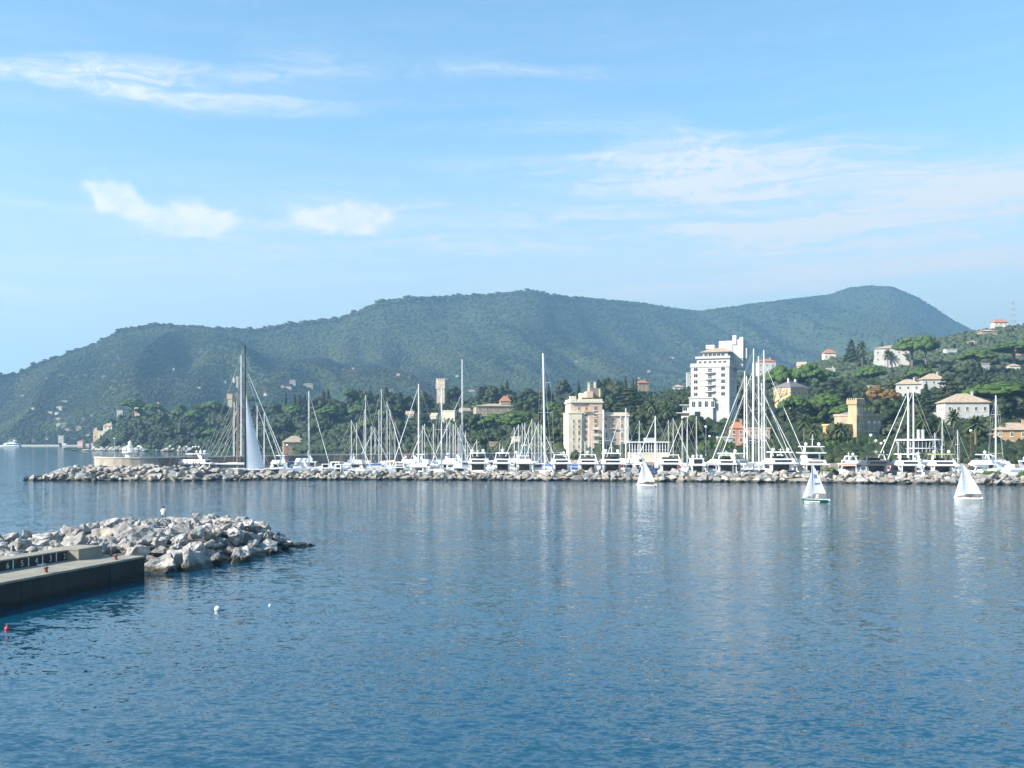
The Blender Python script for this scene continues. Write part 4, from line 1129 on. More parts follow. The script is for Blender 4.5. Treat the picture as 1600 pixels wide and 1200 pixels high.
for px, pyb, wp, hp, ci, ri in FAR:
    Y = mount_dist(px, pyb) - 3
    k = Y / F
    big = (px, pyb) in ((95, 692.5), (125, 696))
    lab = {95: 'pale brown apartment block at the far waterfront', 125: 'salmon pink villa at the far waterfront'}.get(px) if big else None
    reg = 'above the far village' if px < 160 else 'on the wooded mountainside'
    grp = f'{FLAB[ci]} houses {reg}'
    o = thing('house', lab or f'small {FLAB[ci]} house {reg} across the bay', 'house', (atx(px, Y), Y, atz(pyb, Y)), R(rng.uniform(-25, 25)), None if big else grp)
    w, h = wp * k * 0.86, hp * k * 0.86
    hr = 0 if FR[ri] is None else h * 0.22
    MB().box(-w / 2, w / 2, 0, w * 0.6, -6, h - hr).build('wall', RSTUC if px == 125 else FW[ci], o)
    if hr: hip(o, w, w * 0.6, h - hr, hr, FR[ri], 0.5, 0, w * 0.3)
    if big:
        for r in range(5 if px == 95 else 3):
            for c in range(3): window(o, (c - 1) * w * 0.3, -0.004, h * (0.06 + r * (0.18 if px == 95 else 0.25)), w * 0.16, h * 0.09, 0, TRIM, None)
    elif wp >= 6:
        for c in range(3): window(o, (c - 1) * w * 0.3, -0.004, (h - hr) * 0.35, w * 0.13, (h - hr) * 0.36, 0, TRIM, None)
# far waterfront road wall
for x0, x1, py, hp in ((32, 92, 696.3, 2.2), (98, 140, 696.3, 2.0)):
    Y0 = 1500.0
    o = MB().box(atx(x0, Y0), atx(x1, Y0), Y0, Y0 + 5, -1.5, hp).build('sea_wall', COPE)
    tag(o, 'pale sea wall along the far waterfront' + (' near the moored yacht' if x0 < 50 else ' by the salmon villa'), 'sea wall')

# radio mast on the hilltop
RUST = M('faded_mast_paint', (0.50, 0.36, 0.33), 0.6, 0.1, 1)
def radio_mast():
    Y = dist_at(1583, 507)
    o = thing('radio_mast', 'tall lattice radio mast on the hilltop', 'radio mast', (atx(1583, Y), Y, atz(510, Y)))
    h, b = (507 - 463) * Y / F, 2.4
    n = 9
    for k in range(n):
        m = MB()
        z0, z1 = h * k / n, h * (k + 1) / n
        r0, r1 = b * (1 - 0.8 * k / n), b * (1 - 0.8 * (k + 1) / n)
        c = [(-1, -1), (1, -1), (1, 1), (-1, 1)]
        for i in range(4):
            a, d = c[i], c[(i + 1) % 4]
            m.tube((a[0] * r0, a[1] * r0, z0), (a[0] * r1, a[1] * r1, z1), 0.05, n=4)
            m.tube((a[0] * r0, a[1] * r0, z0), (d[0] * r1, d[1] * r1, z1), 0.05, n=4)
            m.tube((d[0] * r0, d[1] * r0, z0), (a[0] * r1, a[1] * r1, z1), 0.05, n=4)
        m.build('lattice_section', STEEL if k % 2 else RUST, o)
    MB().tube((0, 0, h), (0, 0, h + 5), 0.12, 0.05, 5).build('aerial', STEEL, o)
radio_mast()
# ------------------------------------------------------------------ trees
UP = 'umbrella_pine'
for px, b_, t_, w_, lab in [
    (1222, 634, 571, 56, 'large umbrella pine on the tower hotel side of the yellow villa roof'),
    (1262, 632, 568, 54, 'large dark umbrella pine above the yellow villa roof'),
    (1241, 668, 617, 50, 'forked umbrella pine in front of the yellow villa'),
    (1291, 664, 614, 56, 'broad bright umbrella pine between yellow villa and castle villa'),
    (1319, 672, 631, 46, 'low slanting umbrella pine beside the castle villa tower'),
    (1425, 578, 526, 58, 'tallest dark umbrella pine beside the hilltop villa'),
    (1446, 578, 523, 44, 'dark umbrella pine crowding the tallest one beside the hilltop villa'),
    (1361, 612, 571, 46, 'umbrella pine below the hilltop villa'),
    (1440, 606, 574, 44, 'flat umbrella pine above the white villa with dark window band'),
    (1562, 656, 596, 120, 'huge spreading umbrella pine above the long white villa'),
    (1585, 572, 533, 80, 'wide umbrella pine shading the pink hillside house'),
    (1528, 584, 545, 54, 'umbrella pine uphill of the long white villa'),
    (1290, 606, 577, 40, 'flat umbrella pine beside the small flat roofed house'),
    (208, 655, 622, 40, 'tall umbrella pine on the headland crest nearest the sea'),
    (240, 656, 630, 34, 'second umbrella pine along the headland crest'),
    (303, 672, 640, 32, 'round topped umbrella pine on the headland slope by the shrouds'),
    (332, 658, 626, 38, 'umbrella pine on the headland crest by the square tan tower'),
    (514, 668, 634, 44, 'umbrella pine above the ochre boathouse'),
    (562, 664, 632, 36, 'umbrella pine uphill of the ochre boathouse'),
    (546, 634, 606, 22, 'lone umbrella pine standing out on the headland skyline'),
    (846, 704, 664, 34, 'rounded umbrella pine by the tallest single mast'),
    (862, 660, 628, 34, 'umbrella pine between tall mast and pink hotel'),
    (818, 668, 642, 30, 'umbrella pine uphill of the tan villa'),
    (600, 664, 640, 32, 'umbrella pine among masts at the middle of the headland')]:
    plant(UP, px, b_, t_, w_, lab)
for px, b_, t_, w_ in [(446, 640, 612, 6), (690, 630, 600, 5), (792, 628, 594, 8), (784, 630, 602, 12), (654, 640, 606, 8), (977, 622, 589, 7), (989, 622, 590, 6), (994, 620, 592, 5), (962, 622, 594, 9), (972, 622, 596, 7), (1348, 560, 532, 5), (1378, 556, 532, 4), (1403, 548, 529, 4), (857, 622, 600, 5), (904, 620, 594, 6), (460, 642, 616, 8), (468, 642, 617, 9), (476, 640, 615, 7), (505, 640, 610, 10), (512, 640, 608, 9), (1530, 600, 566, 11), (1517, 605, 575, 8), (1110, 612, 596, 5)]:
    reg = 'headland' if px < 840 else ('hotel' if px < 1200 else 'villa')
    plant('cypress', px, b_, t_, w_, {'headland': 'slim dark cypress pointing above the headland wood', 'hotel': 'slim dark cypress on the ridge behind the pink hotel', 'villa': 'slim dark cypress on the villa hillside'}[reg], f'cypresses of the {reg} slope')
for px, b_, t_, w_, lab in [
    (1330, 572, 530, 26, 'dark conifer left of the hilltop villa'), (1342, 572, 536, 20, 'second dark conifer left of the hilltop villa'), (604, 640, 606, 22, 'dark conifer on the headland skyline above the masts'),
    (625, 650, 612, 14, 'narrow dark conifer above the masts'), (664, 650, 612, 18, 'dark conifer left of the battlemented tower'), (752, 634, 604, 26, 'broad dark conifer above the tan villa'), (935, 622, 592, 16, 'dark conifer behind the pink hotel roof'),
    (951, 622, 590, 18, 'second dark conifer behind the pink hotel roof'), (699, 655, 611, 14, 'dark conifer before the battlemented tower'), (1447, 650, 600, 26, 'dark conifer in front of the villa with the dark window band'), (1530, 604, 565, 18, 'dark conifer beside the cypresses on the slope')]:
    plant('conifer', px, b_, t_, w_, lab)
plant('cedar', 984, 655, 603, 62, 'big cedar in flat tiers behind the pink hotel wing')
plant('cedar', 1480, 650, 584, 56, 'blue green cedar in drooping tiers beside the pointed tan roof')
plant('autumn_tree', 1370, 632, 603, 28, 'orange brown autumn tree above the castle villa')
plant('autumn_tree', 1392, 634, 607, 30, 'yellowing tree beside the orange brown autumn tree')
plant('autumn_tree', 1378, 656, 625, 24, 'golden brown tree behind the castle villa roof')
for px, b_, t_, w_, lab in [
    (1018, 668, 624, 30, 'tall palm with a pale crown right of the hotel wing'), (1043, 672, 634, 26, 'palm between the hotel wing and tower hotel'), (1006, 640, 612, 20, 'palm in front of the big cedar'), (1257, 700, 650, 30, 'palm left of the castle villa'),
    (1271, 704, 664, 24, 'shorter palm left of the castle villa'), (1313, 704, 662, 32, 'palm in front of the castle villa wing'), (1347, 578, 534, 20, 'tall palm left of the hilltop villa'), (1387, 578, 547, 20, 'palm in front of the hilltop villa'),
    (1443, 698, 646, 32, 'palm behind the round restaurant chimneys'), (1462, 696, 652, 28, 'palm right of the restaurant chimneys'), (1490, 694, 642, 34, 'palm before the white annexe'), (1524, 706, 652, 46, 'big bushy palm before the long white villa'),
    (1500, 606, 585, 16, 'small palm beside the drooping cedar'), (1474, 700, 660, 24, 'palm beside the round restaurant'), (1352, 652, 628, 20, 'palm behind the castle villa tower'), (1428, 700, 670, 20, 'small palm by the furled jib masts'), (1163, 700, 676, 22, 'palm by the salmon pink house'), (1062, 655, 628, 20, 'palm below the tower hotel terraces'), (940, 706, 684, 16, 'palm at the foot of the pink hotel')]:
    plant('palm_tree', px, b_, t_, w_, lab)
plant('broadleaf_tree', 1302, 708, 662, 30, 'dark round tree hiding the end of the castle villa wing', Y=392)
plant('broadleaf_tree', 1329, 710, 684, 24, 'low round tree at the foot of the castle villa tower', Y=394)
plant('palm_tree', 1322, 706, 668, 26, 'second palm in front of the castle villa wing', Y=398)
# bare tree
def bare_tree():
    Y = dist_at(1211, 655) - 4
    h = (655 - 600) * Y / F
    o = thing('bare_tree', 'leafless pale tree beside the yellow villa', 'tree', (atx(1209, Y), Y, atz(655, Y)))
    g = random.Random(4)
    MB().path([(0, 0, -2), (0.2, 0, h * 0.3), (0.0, 0, h * 0.45)], [0.6, 0.5, 0.42], 8).build('trunk', PALEBARK, o)
    for a, e in ((-0.5, 0.35), (0.25, 0.5), (1.9, 0.2), (3.4, 0.45), (4.6, 0.35)):
        m = MB()
        def br(p, d, L, r, n):
            q = p + d * L
            m.tube(p, q, r, r * 0.6, 5)
            if n:
                for _ in range(3):
                    dd = (d + Vector((g.uniform(-.7, .7), g.uniform(-.7, .7), g.uniform(-.1, .5)))).normalized()
                    br(q, dd, L * 0.72, r * 0.55, n - 1)
        br(Vector((0, 0, h * 0.43)), Vector((math.cos(a) * 0.8, math.sin(a) * 0.8, 0.7)).normalized(), h * 0.24, 0.3, 3)
        m.build('branch', PALEBARK, o)
bare_tree()
guard(1200, 1220, 595, 640, 420)
# the wood: individually placed trees of the headland and the hillside
def fits(px, pyb, pyt, w, Y):
    for x0, x1, y0, y1, D in KEEP:
        if Y < D + 3 and px + w * 0.42 > x0 and px - w * 0.42 < x1 and pyt < y1 - 0.32 * (y1 - y0) and pyb > y0: return False
        if abs(Y - D) < 14 and x0 - 3 < px < x1 + 3: return False
    return True
n_fill, tries, spots = 0, 0, []
while n_fill < 224 and tries < 9000:
    tries += 1
    px = rng.uniform(158, 1610)
    pr = float(interp(px, H_PY))
    top_lim = pr + (2 if px < 1200 else 18)
    bot = 706 if px < 860 else (702 if px < 1180 else 700)
    pyb = rng.uniform(top_lim, bot)
    Y = dist_at(px, pyb)
    if px > 860 and Y < 458 and not (1045 < px < 1130 or px > 1386): continue
    s = rng.uniform(8.5, 13.5) if px < 1200 else rng.uniform(6.5, 11.0)
    w = s / Y * F * rng.uniform(0.85, 1.1); hpx = s / Y * F * rng.uniform(0.85, 1.15)
    if px > 1330 and pyb < 570: continue
    if any(abs(px - a) < w * 0.36 and abs(pyb - c) < w * 0.26 for a, c in spots): continue
    if not fits(px, pyb, pyb - hpx, w, Y): continue
    if px - w / 2 < 152: continue
    spots.append((px, pyb))
    kind, lab, grp = 'broadleaf_tree', 'dark rounded evergreen in the headland wood', 'headland wood trees'
    if 700 <= px < 1080: lab, grp = 'rounded evergreen among the villas', 'trees round the villas'
    elif px >= 1080: lab, grp = 'leafy garden tree on the near hillside', 'hillside garden trees'
    r = rng.random()
    if px > 1180 and r < 0.22: kind, lab, grp = 'olive_tree', 'grey green olive tree among the gardens', 'hillside olive trees'
    elif px < 840 and r < 0.10: kind, lab, grp = UP, 'small umbrella pine in the headland wood', 'small headland pines'; w *= 1.25; hpx *= 1.1
    plant(kind, px, pyb, pyb - hpx, w, lab, grp, Y)
    n_fill += 1
# hedge-like bushes and lawn of the promenade
BUSH = []
for i in range(2):
    g = np.random.default_rng(40 + i)
    n = 14
    C = np.stack([g.normal(size=n) * 0.4, g.normal(size=n) * 0.4, 0.25 + 0.55 * g.random(n)], -1)
    Rr = np.full((n, 3), 0.28) * (0.7 + 0.6 * g.random((n, 1)))
    V, T, tf = lump_arrays(C, Rr, 2, 0.25, g.random(n), 420, 0.07, g, 0.3)
    BUSH.append(np_mesh('foliage', V, T, tf, L_BUSH))
def bush(px, pyb, h, w, Y, label, group=None, z=None):
    o = thing('bush', label, 'bush', (atx(px, Y), Y, atz(pyb, Y) if z is None else z), rng.random() * 6, group)
    o.scale = (w / 1.7, w / 1.7, h)
    ob('foliage', BUSH[rng.randrange(2)], o)
    MB().tube((0, 0, -0.3), (0, 0, 0.4), 0.05, 0.03, 5).build('stem', BARK, o)
for i, px in enumerate(range(1292, 1412, 9)):
    bush(px, 712, 4.2 + rng.random() * 1.6, 4.0, 386 + rng.random() * 4, 'shrub in the hedge below the castle villa', 'promenade hedge below the castle villa')
for i, px in enumerate(range(1500, 1560, 10)):
    bush(px, 708, 3.6 + rng.random() * 1.6, 4.0, 384 + rng.random() * 4, 'shrub along the promenade before the long white villa', 'promenade shrubs before the long white villa')
for i, px in enumerate(range(1098, 1150, 9)):
    bush(px, 708, 3.2 + rng.random() * 2.0, 3.8, 392 + rng.random() * 3, 'shrub along the promenade below the tower hotel', 'promenade shrubs below the tower hotel')
tag(MB().add([(atx(1246, 398), 398, 2.6), (atx(1290, 398), 398, 2.6), (atx(1288, 418), 418, 7.2), (atx(1248, 418), 418, 7.2)], [(0, 1, 2, 3)]).build('lawn', ground_mat('lawn_grass', (0.10, 0.13, 0.03), (0.14, 0.16, 0.045), (0.16, 0.15, 0.06), 0.2)), kind='structure')
# promenade behind the yachts
qw = thing('quay_wall', 'long grey stone quay wall of the promenade behind the yachts', 'wall', (0, 380, 0))
pr = [(x, float(interp(x, H_DS)) - 6.0) for x in range(872, 1760, 18)]
for i in range(len(pr) - 1):
    (a, ya), (b_, yb) = pr[i], pr[i + 1]
    A, B = Vector((atx(a, ya), ya - 380, 0)), Vector((atx(b_, yb), yb - 380, 0))
    e = (B - A).normalized() * 0.02; n_ = Vector((0, 1.2, 0))
    q = [A + e, B - e, B - e + n_, A + e + n_]
    MB().add([(*v.xy, -1.5) for v in q] + [(*v.xy, 2.35) for v in q], [(3, 2, 1, 0), (4, 5, 6, 7), (0, 1, 5, 4), (1, 2, 6, 5), (2, 3, 7, 6), (3, 0, 4, 7)]).build('wall_block', MOLE, qw)
vs = []
for px in range(868, 1770, 18):
    Y = float(interp(px, H_DS)); vs += [(atx(px, Y - 4.8), Y - 4.8, 2.2), (atx(px, Y + 13), Y + 13, 3.9 if px > 1180 else 2.6)]
PAVE = M('promenade_paving', (0.20, 0.185, 0.165), 0.9, 0.2, 0.3)
tag(MB().add(vs, [(2 * i, 2 * i + 2, 2 * i + 3, 2 * i + 1) for i in range(len(vs) // 2 - 1)]).build('promenade', PAVE), kind='structure')
# ------------------------------------------------------------------ rocks
def rock_mat(name='breakwater_rock', c1=(0.58, 0.575, 0.555), c2=(0.54, 0.47, 0.36)):
    m, b, p = new_mat(name)
    tc = b.n('ShaderNodeTexCoord'); geo = b.n('ShaderNodeNewGeometry'); oi = b.n('ShaderNodeObjectInfo')
    at_ = b.n('ShaderNodeAttribute', attribute_name='tint')
    o = tc.outputs['Object']
    rnd = b.m('FRACT', b.m('ADD', oi.outputs['Random'], at_.outputs['Fac']))
    sx_ = b.n('ShaderNodeSeparateXYZ'); b.put(sx_.inputs[0], oi.outputs['Location'])
    base = b.mix(b.ramp(rnd, 0.55, 0.95, False), c1, c2)
    k = b.m('ADD', 0.58, b.m('MULTIPLY', b.m('FRACT', b.m('MULTIPLY', rnd, 7.31)), 0.55))
    base = b.mix(1.0, base, b.comb(k, k, k), 'MULTIPLY')
    n1 = b.noise(o, 1.4, 8, 0.68)
    base = b.mix(b.ramp(n1, 0.38, 0.66), tuple(x for x in (0.22, 0.21, 0.20)), base)
    n2 = b.noise(o, 3.5, 5, 0.6)
    base = b.mix(b.m('MULTIPLY', b.ramp(n2, 0.60, 0.72), 0.5), base, (0.40, 0.27, 0.15))
    sp = b.n('ShaderNodeSeparateXYZ'); b.put(sp.inputs[0], geo.outputs['Position'])
    wet = b.ramp(b.m('ADD', sp.outputs[2], b.m('MULTIPLY', b.m('SUBTRACT', b.noise(geo.outputs['Position'], 0.9, 4), 0.5), 0.9)), 0.75, 0.30)
    base = b.mix(wet, base, (0.050, 0.046, 0.030))
    b.put(p.inputs['Base Color'], base)
    b.put(p.inputs['Roughness'], b.m('SUBTRACT', 0.88, b.m('MULTIPLY', wet, 0.45)))
    p.inputs['Specular IOR Level'].default_value = 0.3
    bn = b.n('ShaderNodeBump'); bn.inputs['Strength'].default_value = 0.9; bn.inputs['Distance'].default_value = 0.12
    b.put(bn.inputs['Height'], b.m('ADD', n1, b.m('MULTIPLY', b.noise(o, 7.0, 6, 0.7), 0.5)))
    b.put(p.inputs['Normal'], bn.outputs[0])
    return m
ROCKM = rock_mat()
ROCKF = rock_mat('marina_breakwater_rock', (0.50, 0.48, 0.44), (0.48, 0.38, 0.26))
from mathutils import noise as mnoise
def rock_mesh(seed, rough=True, mat=None):
    g = np.random.default_rng(seed)
    bm = bmesh.new()
    n = 13
    e = np.array([1.0, 0.60 + 0.32 * g.random(), 0.42 + 0.34 * g.random()])
    for i in range(n):
        d = g.normal(size=3); d /= np.abs(d).max() ** 0.65 * np.linalg.norm(d) ** 0.35
        d *= (0.82 + 0.25 * g.random())
        bm.verts.new(tuple(d * e))
    r = bmesh.ops.convex_hull(bm, input=bm.verts)
    bmesh.ops.delete(bm, geom=[v for v in r['geom_interior'] if isinstance(v, bmesh.types.BMVert)], context='VERTS')
    bmesh.ops.dissolve_limit(bm, angle_limit=R(14), verts=bm.verts, edges=bm.edges)
    if rough:
        bmesh.ops.bevel(bm, geom=bm.edges[:], offset=0.035, segments=1, affect='EDGES', profile=0.5)
        bmesh.ops.triangulate(bm, faces=bm.faces[:])
        bmesh.ops.subdivide_edges(bm, edges=[e_ for e_ in bm.edges if e_.calc_length() > 0.3], cuts=2, use_grid_fill=True)
        bmesh.ops.triangulate(bm, faces=bm.faces[:])
        bmesh.ops.subdivide_edges(bm, edges=[e_ for e_ in bm.edges if e_.calc_length() > 0.22], cuts=1, use_grid_fill=True)
        sd = Vector((seed * 1.7, seed * 0.3, 0))
        for v in bm.verts:
            q = v.co + sd
            k = mnoise.fractal(q * 1.5, 1.0, 2.0, 4) * 0.16 - abs(mnoise.noise(q * 2.7)) * 0.16 + mnoise.noise(q * 9.0) * 0.03
            v.co += v.co.normalized() * k
    bmesh.ops.triangulate(bm, faces=bm.faces[:])
    me = bpy.data.meshes.new('rock')
    bm.to_mesh(me); bm.free()
    me.materials.append(mat or ROCKM)
    return me
ROCKS = [rock_mesh(300 + i) for i in range(16)]
ROCKS_S = [rock_mesh(500 + i, False) for i in range(10)]
ROCKS_F = [rock_mesh(700 + i, False, ROCKF) for i in range(14)]
def place_rock(parent, x, y, z, r, rot=None, me=None, tilt=0.5):
    o = ob('rock', me or ROCKS[rng.randrange(len(ROCKS))], parent, (x, y, z))
    o.rotation_euler = rot or (rng.uniform(-tilt, tilt), rng.uniform(-tilt, tilt), rng.random() * 6.28)
    o.scale = (r, r, r)
    return o
def in_poly(x, y, poly):
    c = False
    for i in range(len(poly)):
        (x1, y1), (x2, y2) = poly[i], poly[i - 1]
        if (y1 > y) != (y2 > y) and x < (x2 - x1) * (y - y1) / (y2 - y1) + x1: c = not c
    return c
def seg_dist(x, y, a, c):
    ax, ay, bx, by = *a, *c
    t = max(0, min(1, ((x - ax) * (bx - ax) + (y - ay) * (by - ay)) / ((bx - ax) ** 2 + (by - ay) ** 2)))
    return math.hypot(x - ax - t * (bx - ax), y - ay - t * (by - ay))

# the short rock groyne at the end of the quay
GP = [(-29.6, 90.0), (-27.6, 90.6), (-26.0, 93.5), (-24.2, 98.6), (-22.6, 103.4), (-22.0, 107.5), (-22.8, 111.5), (-26, 114.5), (-33, 116.5), (-41, 112), (-47.5, 98), (-52, 84), (-60, 62), (-46, 62), (-38.2, 76), (-35.4, 86), (-33.2, 90.0)]
OPEN_EDGE = [(GP[i], GP[i + 1]) for i in range(0, 12)]
QUAY_EDGE = [(GP[i], GP[i + 1]) for i in range(13, 16)] + [(GP[16], GP[0])]
def groyne_h(x, y):
    d = min(seg_dist(x, y, *e) for e in OPEN_EDGE)
    q = min(seg_dist(x, y, *e) for e in QUAY_EDGE)
    crest = 1.75 + 0.95 * max(0, min(1, (y - 86) / 18))
    return min(crest, 0.15 + 0.62 * d, 1.6 + 0.35 * q)
groyne = thing('rock_groyne', 'short groyne of big grey boulders ending the concrete quay', 'groyne', (-30, 100, 0))
G0 = Vector((-30, 100, 0))
gx, gy = np.linspace(-60, -19, 42), np.linspace(62, 118, 57)
mb = MB()
vid = {}
for i, x in enumerate(gx):
    for j, y in enumerate(gy):
        ins = in_poly(x, y, GP)
        z = groyne_h(x, y) - 0.75 if ins else -1.5
        vid[i, j] = len(mb.v); mb.v.append((x - G0.x, y - G0.y, z))
for i in range(len(gx) - 1):
    for j in range(len(gy) - 1):
        mb.f.append((vid[i, j], vid[i + 1, j], vid[i + 1, j + 1], vid[i, j + 1])); mb.m.append(0)
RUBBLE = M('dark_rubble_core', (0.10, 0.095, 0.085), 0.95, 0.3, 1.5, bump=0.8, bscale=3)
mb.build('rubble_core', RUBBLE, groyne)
pts = []
tries = 0
SEAT = Vector((atx(255, 108.5), 108.5, 0))
while len(pts) < 272 and tries < 40000:
    tries += 1
    x, y = rng.uniform(-58, -20), rng.uniform(64, 117)
    if not in_poly(x, y, GP): continue
    if x < -(y * 0.48) - 5: continue          # far outside the view
    r = rng.choice([0.8, 0.95, 1.1, 1.25, 1.4, 1.6, 1.9, 2.2])
    if min(seg_dist(x, y, *e) for e in QUAY_EDGE) < r * 0.95: continue
    if math.hypot(x - SEAT.x, y - SEAT.y) < r + 0.9 or (abs(x - SEAT.x * y / SEAT.y) < r + 0.6 and 101 < y < SEAT.y and r > 1.15): continue
    if any((x - a) ** 2 + (y - c) ** 2 < ((r + s) * 0.66) ** 2 for a, c, s in pts): continue
    pts.append((x, y, r))
for x, y, r in pts:
    z = groyne_h(x, y) - 0.25 - 0.22 * (r - 1) + rng.uniform(-0.40, 0.40)
    place_rock(groyne, x - G0.x, y - G0.y, z, r)
for x, y, z, r in ((SEAT.x - 0.2, SEAT.y - 0.2, 2.35, 1.25), (SEAT.x + 0.9, SEAT.y - 1.9, 1.9, 1.1), (-28.9, 88.0, 0.6, 1.7), (-28.2, 90.6, 0.5, 1.5), (-31.0, 88.2, 1.6, 1.35), (-27.2, 92.4, 0.2, 1.3), (-21.6, 109.4, 0.0, 1.0), (-20.7, 110.0, -0.2, 0.8)):
    place_rock(groyne, x - G0.x, y - G0.y, z, r, (0.05, 0.05, 0.6))

small = [[], [], []]
for i in range(900):
    x, y = rng.uniform(-58, -20), rng.uniform(64, 117)
    if not in_poly(x, y, GP) or x < -(y * 0.48) - 5: continue
    r = rng.uniform(0.22, 0.62)
    if min(seg_dist(x, y, *e) for e in QUAY_EDGE) < r: continue
    me = ROCKS_S[rng.randrange(10)]
    mt = Matrix.Translation((x - G0.x, y - G0.y, groyne_h(x, y) - 0.35 + rng.uniform(-.1, .35))) @ Matrix.Rotation(rng.random() * 6.28, 4, 'Z') @ Matrix.Rotation(rng.uniform(-.6, .6), 4, 'X') @ Matrix.Scale(r, 4)
    o_ = len(small[0])
    small[0] += [tuple(mt @ v.co) for v in me.vertices]
    small[1] += [tuple(k + o_ for k in p.vertices) for p in me.polygons]
    small[2] += [rng.random()] * len(me.polygons)
tag(ob('rubble', np_mesh('rubble', np.array(small[0]), np.array(small[1]), small[2], ROCKM), groyne), kind='stuff')

# ------------------------------------------------------------------ concrete quay
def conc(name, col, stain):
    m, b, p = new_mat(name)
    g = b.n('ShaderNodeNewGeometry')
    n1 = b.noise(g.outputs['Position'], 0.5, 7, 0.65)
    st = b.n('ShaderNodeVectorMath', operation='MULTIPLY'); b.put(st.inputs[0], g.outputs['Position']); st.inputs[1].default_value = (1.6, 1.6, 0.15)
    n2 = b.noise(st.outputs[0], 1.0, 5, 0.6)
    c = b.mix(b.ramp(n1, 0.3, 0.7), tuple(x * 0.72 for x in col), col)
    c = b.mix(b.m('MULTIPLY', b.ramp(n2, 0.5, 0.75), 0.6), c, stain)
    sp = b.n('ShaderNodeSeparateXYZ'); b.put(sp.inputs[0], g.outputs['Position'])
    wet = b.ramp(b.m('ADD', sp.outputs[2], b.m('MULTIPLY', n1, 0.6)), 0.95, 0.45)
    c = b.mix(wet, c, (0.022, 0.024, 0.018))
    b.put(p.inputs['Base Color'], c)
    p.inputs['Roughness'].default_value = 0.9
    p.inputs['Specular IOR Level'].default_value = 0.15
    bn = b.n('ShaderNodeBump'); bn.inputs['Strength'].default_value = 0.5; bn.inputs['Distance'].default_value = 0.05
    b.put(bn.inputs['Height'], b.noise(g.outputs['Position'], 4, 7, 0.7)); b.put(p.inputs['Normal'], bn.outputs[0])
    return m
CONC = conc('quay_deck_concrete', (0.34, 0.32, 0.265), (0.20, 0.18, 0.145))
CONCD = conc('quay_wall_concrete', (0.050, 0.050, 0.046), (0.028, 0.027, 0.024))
QA, QD = Vector((-32.85, 68.8, 0)), Vector((3.95, 15.8, 0)).normalized()
QN = Vector((-QD.y, QD.x, 0))              # towards the rocks
qrot = math.atan2(QD.y, QD.x)
quay = thing('quay', 'concrete quay with a dark seaward wall and numbered parapet', 'quay', QA, qrot)
# local x along the quay, local y towards the rocks
x0 = -22.0
for i in range(8):
    a = x0 + i * 4.8
    c = min(a + 4.8, 16.2)
    if a >= 16.2: break
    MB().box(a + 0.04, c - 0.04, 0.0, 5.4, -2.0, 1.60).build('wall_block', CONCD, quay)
    MB().box(a + 0.015, c - 0.015, -0.04, 4.1, 1.603, 1.75).build('deck_slab', CONC, quay)
for i in range(10):
    a = x0 + i * 3.62
    c = min(a + 3.62, 12.2)
    if a >= 12.2: break
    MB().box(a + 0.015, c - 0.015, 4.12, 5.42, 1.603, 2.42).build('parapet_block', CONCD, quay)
    MB().box(a + 0.01, c - 0.01, 4.07, 5.5, 2.423, 2.52).build('parapet_coping', CONC, quay)
MB().box(12.25, 15.2, 3.1, 5.5, 1.754, 2.50).box(12.2, 15.25, 3.05, 5.55, 2.503, 2.60).build('end_block', CONC, quay)
# painted berth numbers and divisions on the parapet
def flat_text(txt, size):
    cu = bpy.data.curves.new('figure', 'FONT'); cu.body = txt; cu.size = size; cu.align_x = 'CENTER'; cu.extrude = 0.004
    t_ = bpy.data.objects.new('figure', cu); COL.objects.link(t_)
    dg = bpy.context.evaluated_depsgraph_get()
    me = bpy.data.meshes.new_from_object(t_.evaluated_get(dg))
    bpy.data.objects.remove(t_)
    return me
NUMP = M('worn_white_number_paint', (0.62, 0.62, 0.60), 0.8, 0.25, 5)
def on_parapet(px):
    """local x of the parapet face seen at a picture column"""
    k = (px - 800) / F
    base = QA + QN * 4.12
    return (k * base.y - base.x) / (QD.x - k * QD.y)
for px, ch in ((12, '6'), (34.5, '5'), (57, '4'), (79, '3'), (101, '2'), (117, '1')):
    me = flat_text(ch, 0.62); me.materials.clear(); me.materials.append(NUMP)
    o = ob('berth_number', me, quay, (on_parapet(px), 4.112, 1.86)); o.rotation_euler = (R(90), 0, 0); o['label'] = f'white painted berth number {ch}'
for px in (20.5, 44.5, 66.5, 88, 109.5, 124):
    MB().box(on_parapet(px) - 0.05, on_parapet(px) + 0.05, 4.108, 4.118, 1.76, 2.40).build('berth_line', NUMP, quay)
o = thing('plank', 'small white board lying on the quay deck by the parapet', 'board', QA + QD * on_parapet(58) + QN * 3.75 + Vector((0, 0, 1.75)), qrot + 0.3)
MB().box(-0.45, 0.45, -0.15, 0.15, 0.005, 0.07).box(-0.4, -0.34, -0.15, 0.15, 0.073, 0.12).build('board', WPAINT, o)
o = thing('marker_pole', 'thin pale pole standing at the end of the quay deck', 'pole', QA + QD * 15.6 + QN * 2.6 + Vector((0, 0, 1.754)))
MB().tube((0, 0, 0), (0, 0, 1.75), 0.035, 0.03, 6).build('pole', GSTONE, o); MB().lathe([(0.14, 0), (0.12, 0.1)], n=10).build('foot', IRON, o)
for i, d_ in enumerate((-3.0, 5.2, 13.2)):
    o = thing('bollard', 'rusty mooring bollard at the quay edge' + (' near the berth numbers', ' beside the middle slab', ' towards the boulders')[i], 'bollard', QA + QD * d_ + QN * 0.55 + Vector((0, 0, 1.752)))
    MB().lathe([(0.17, 0), (0.12, 0.08), (0.11, 0.28)], n=10).build('shaft', BROWNP, o); MB().lathe([(0.16, 0.28), (0.19, 0.34), (0.1, 0.42)], n=10).build('head', BROWNP, o)

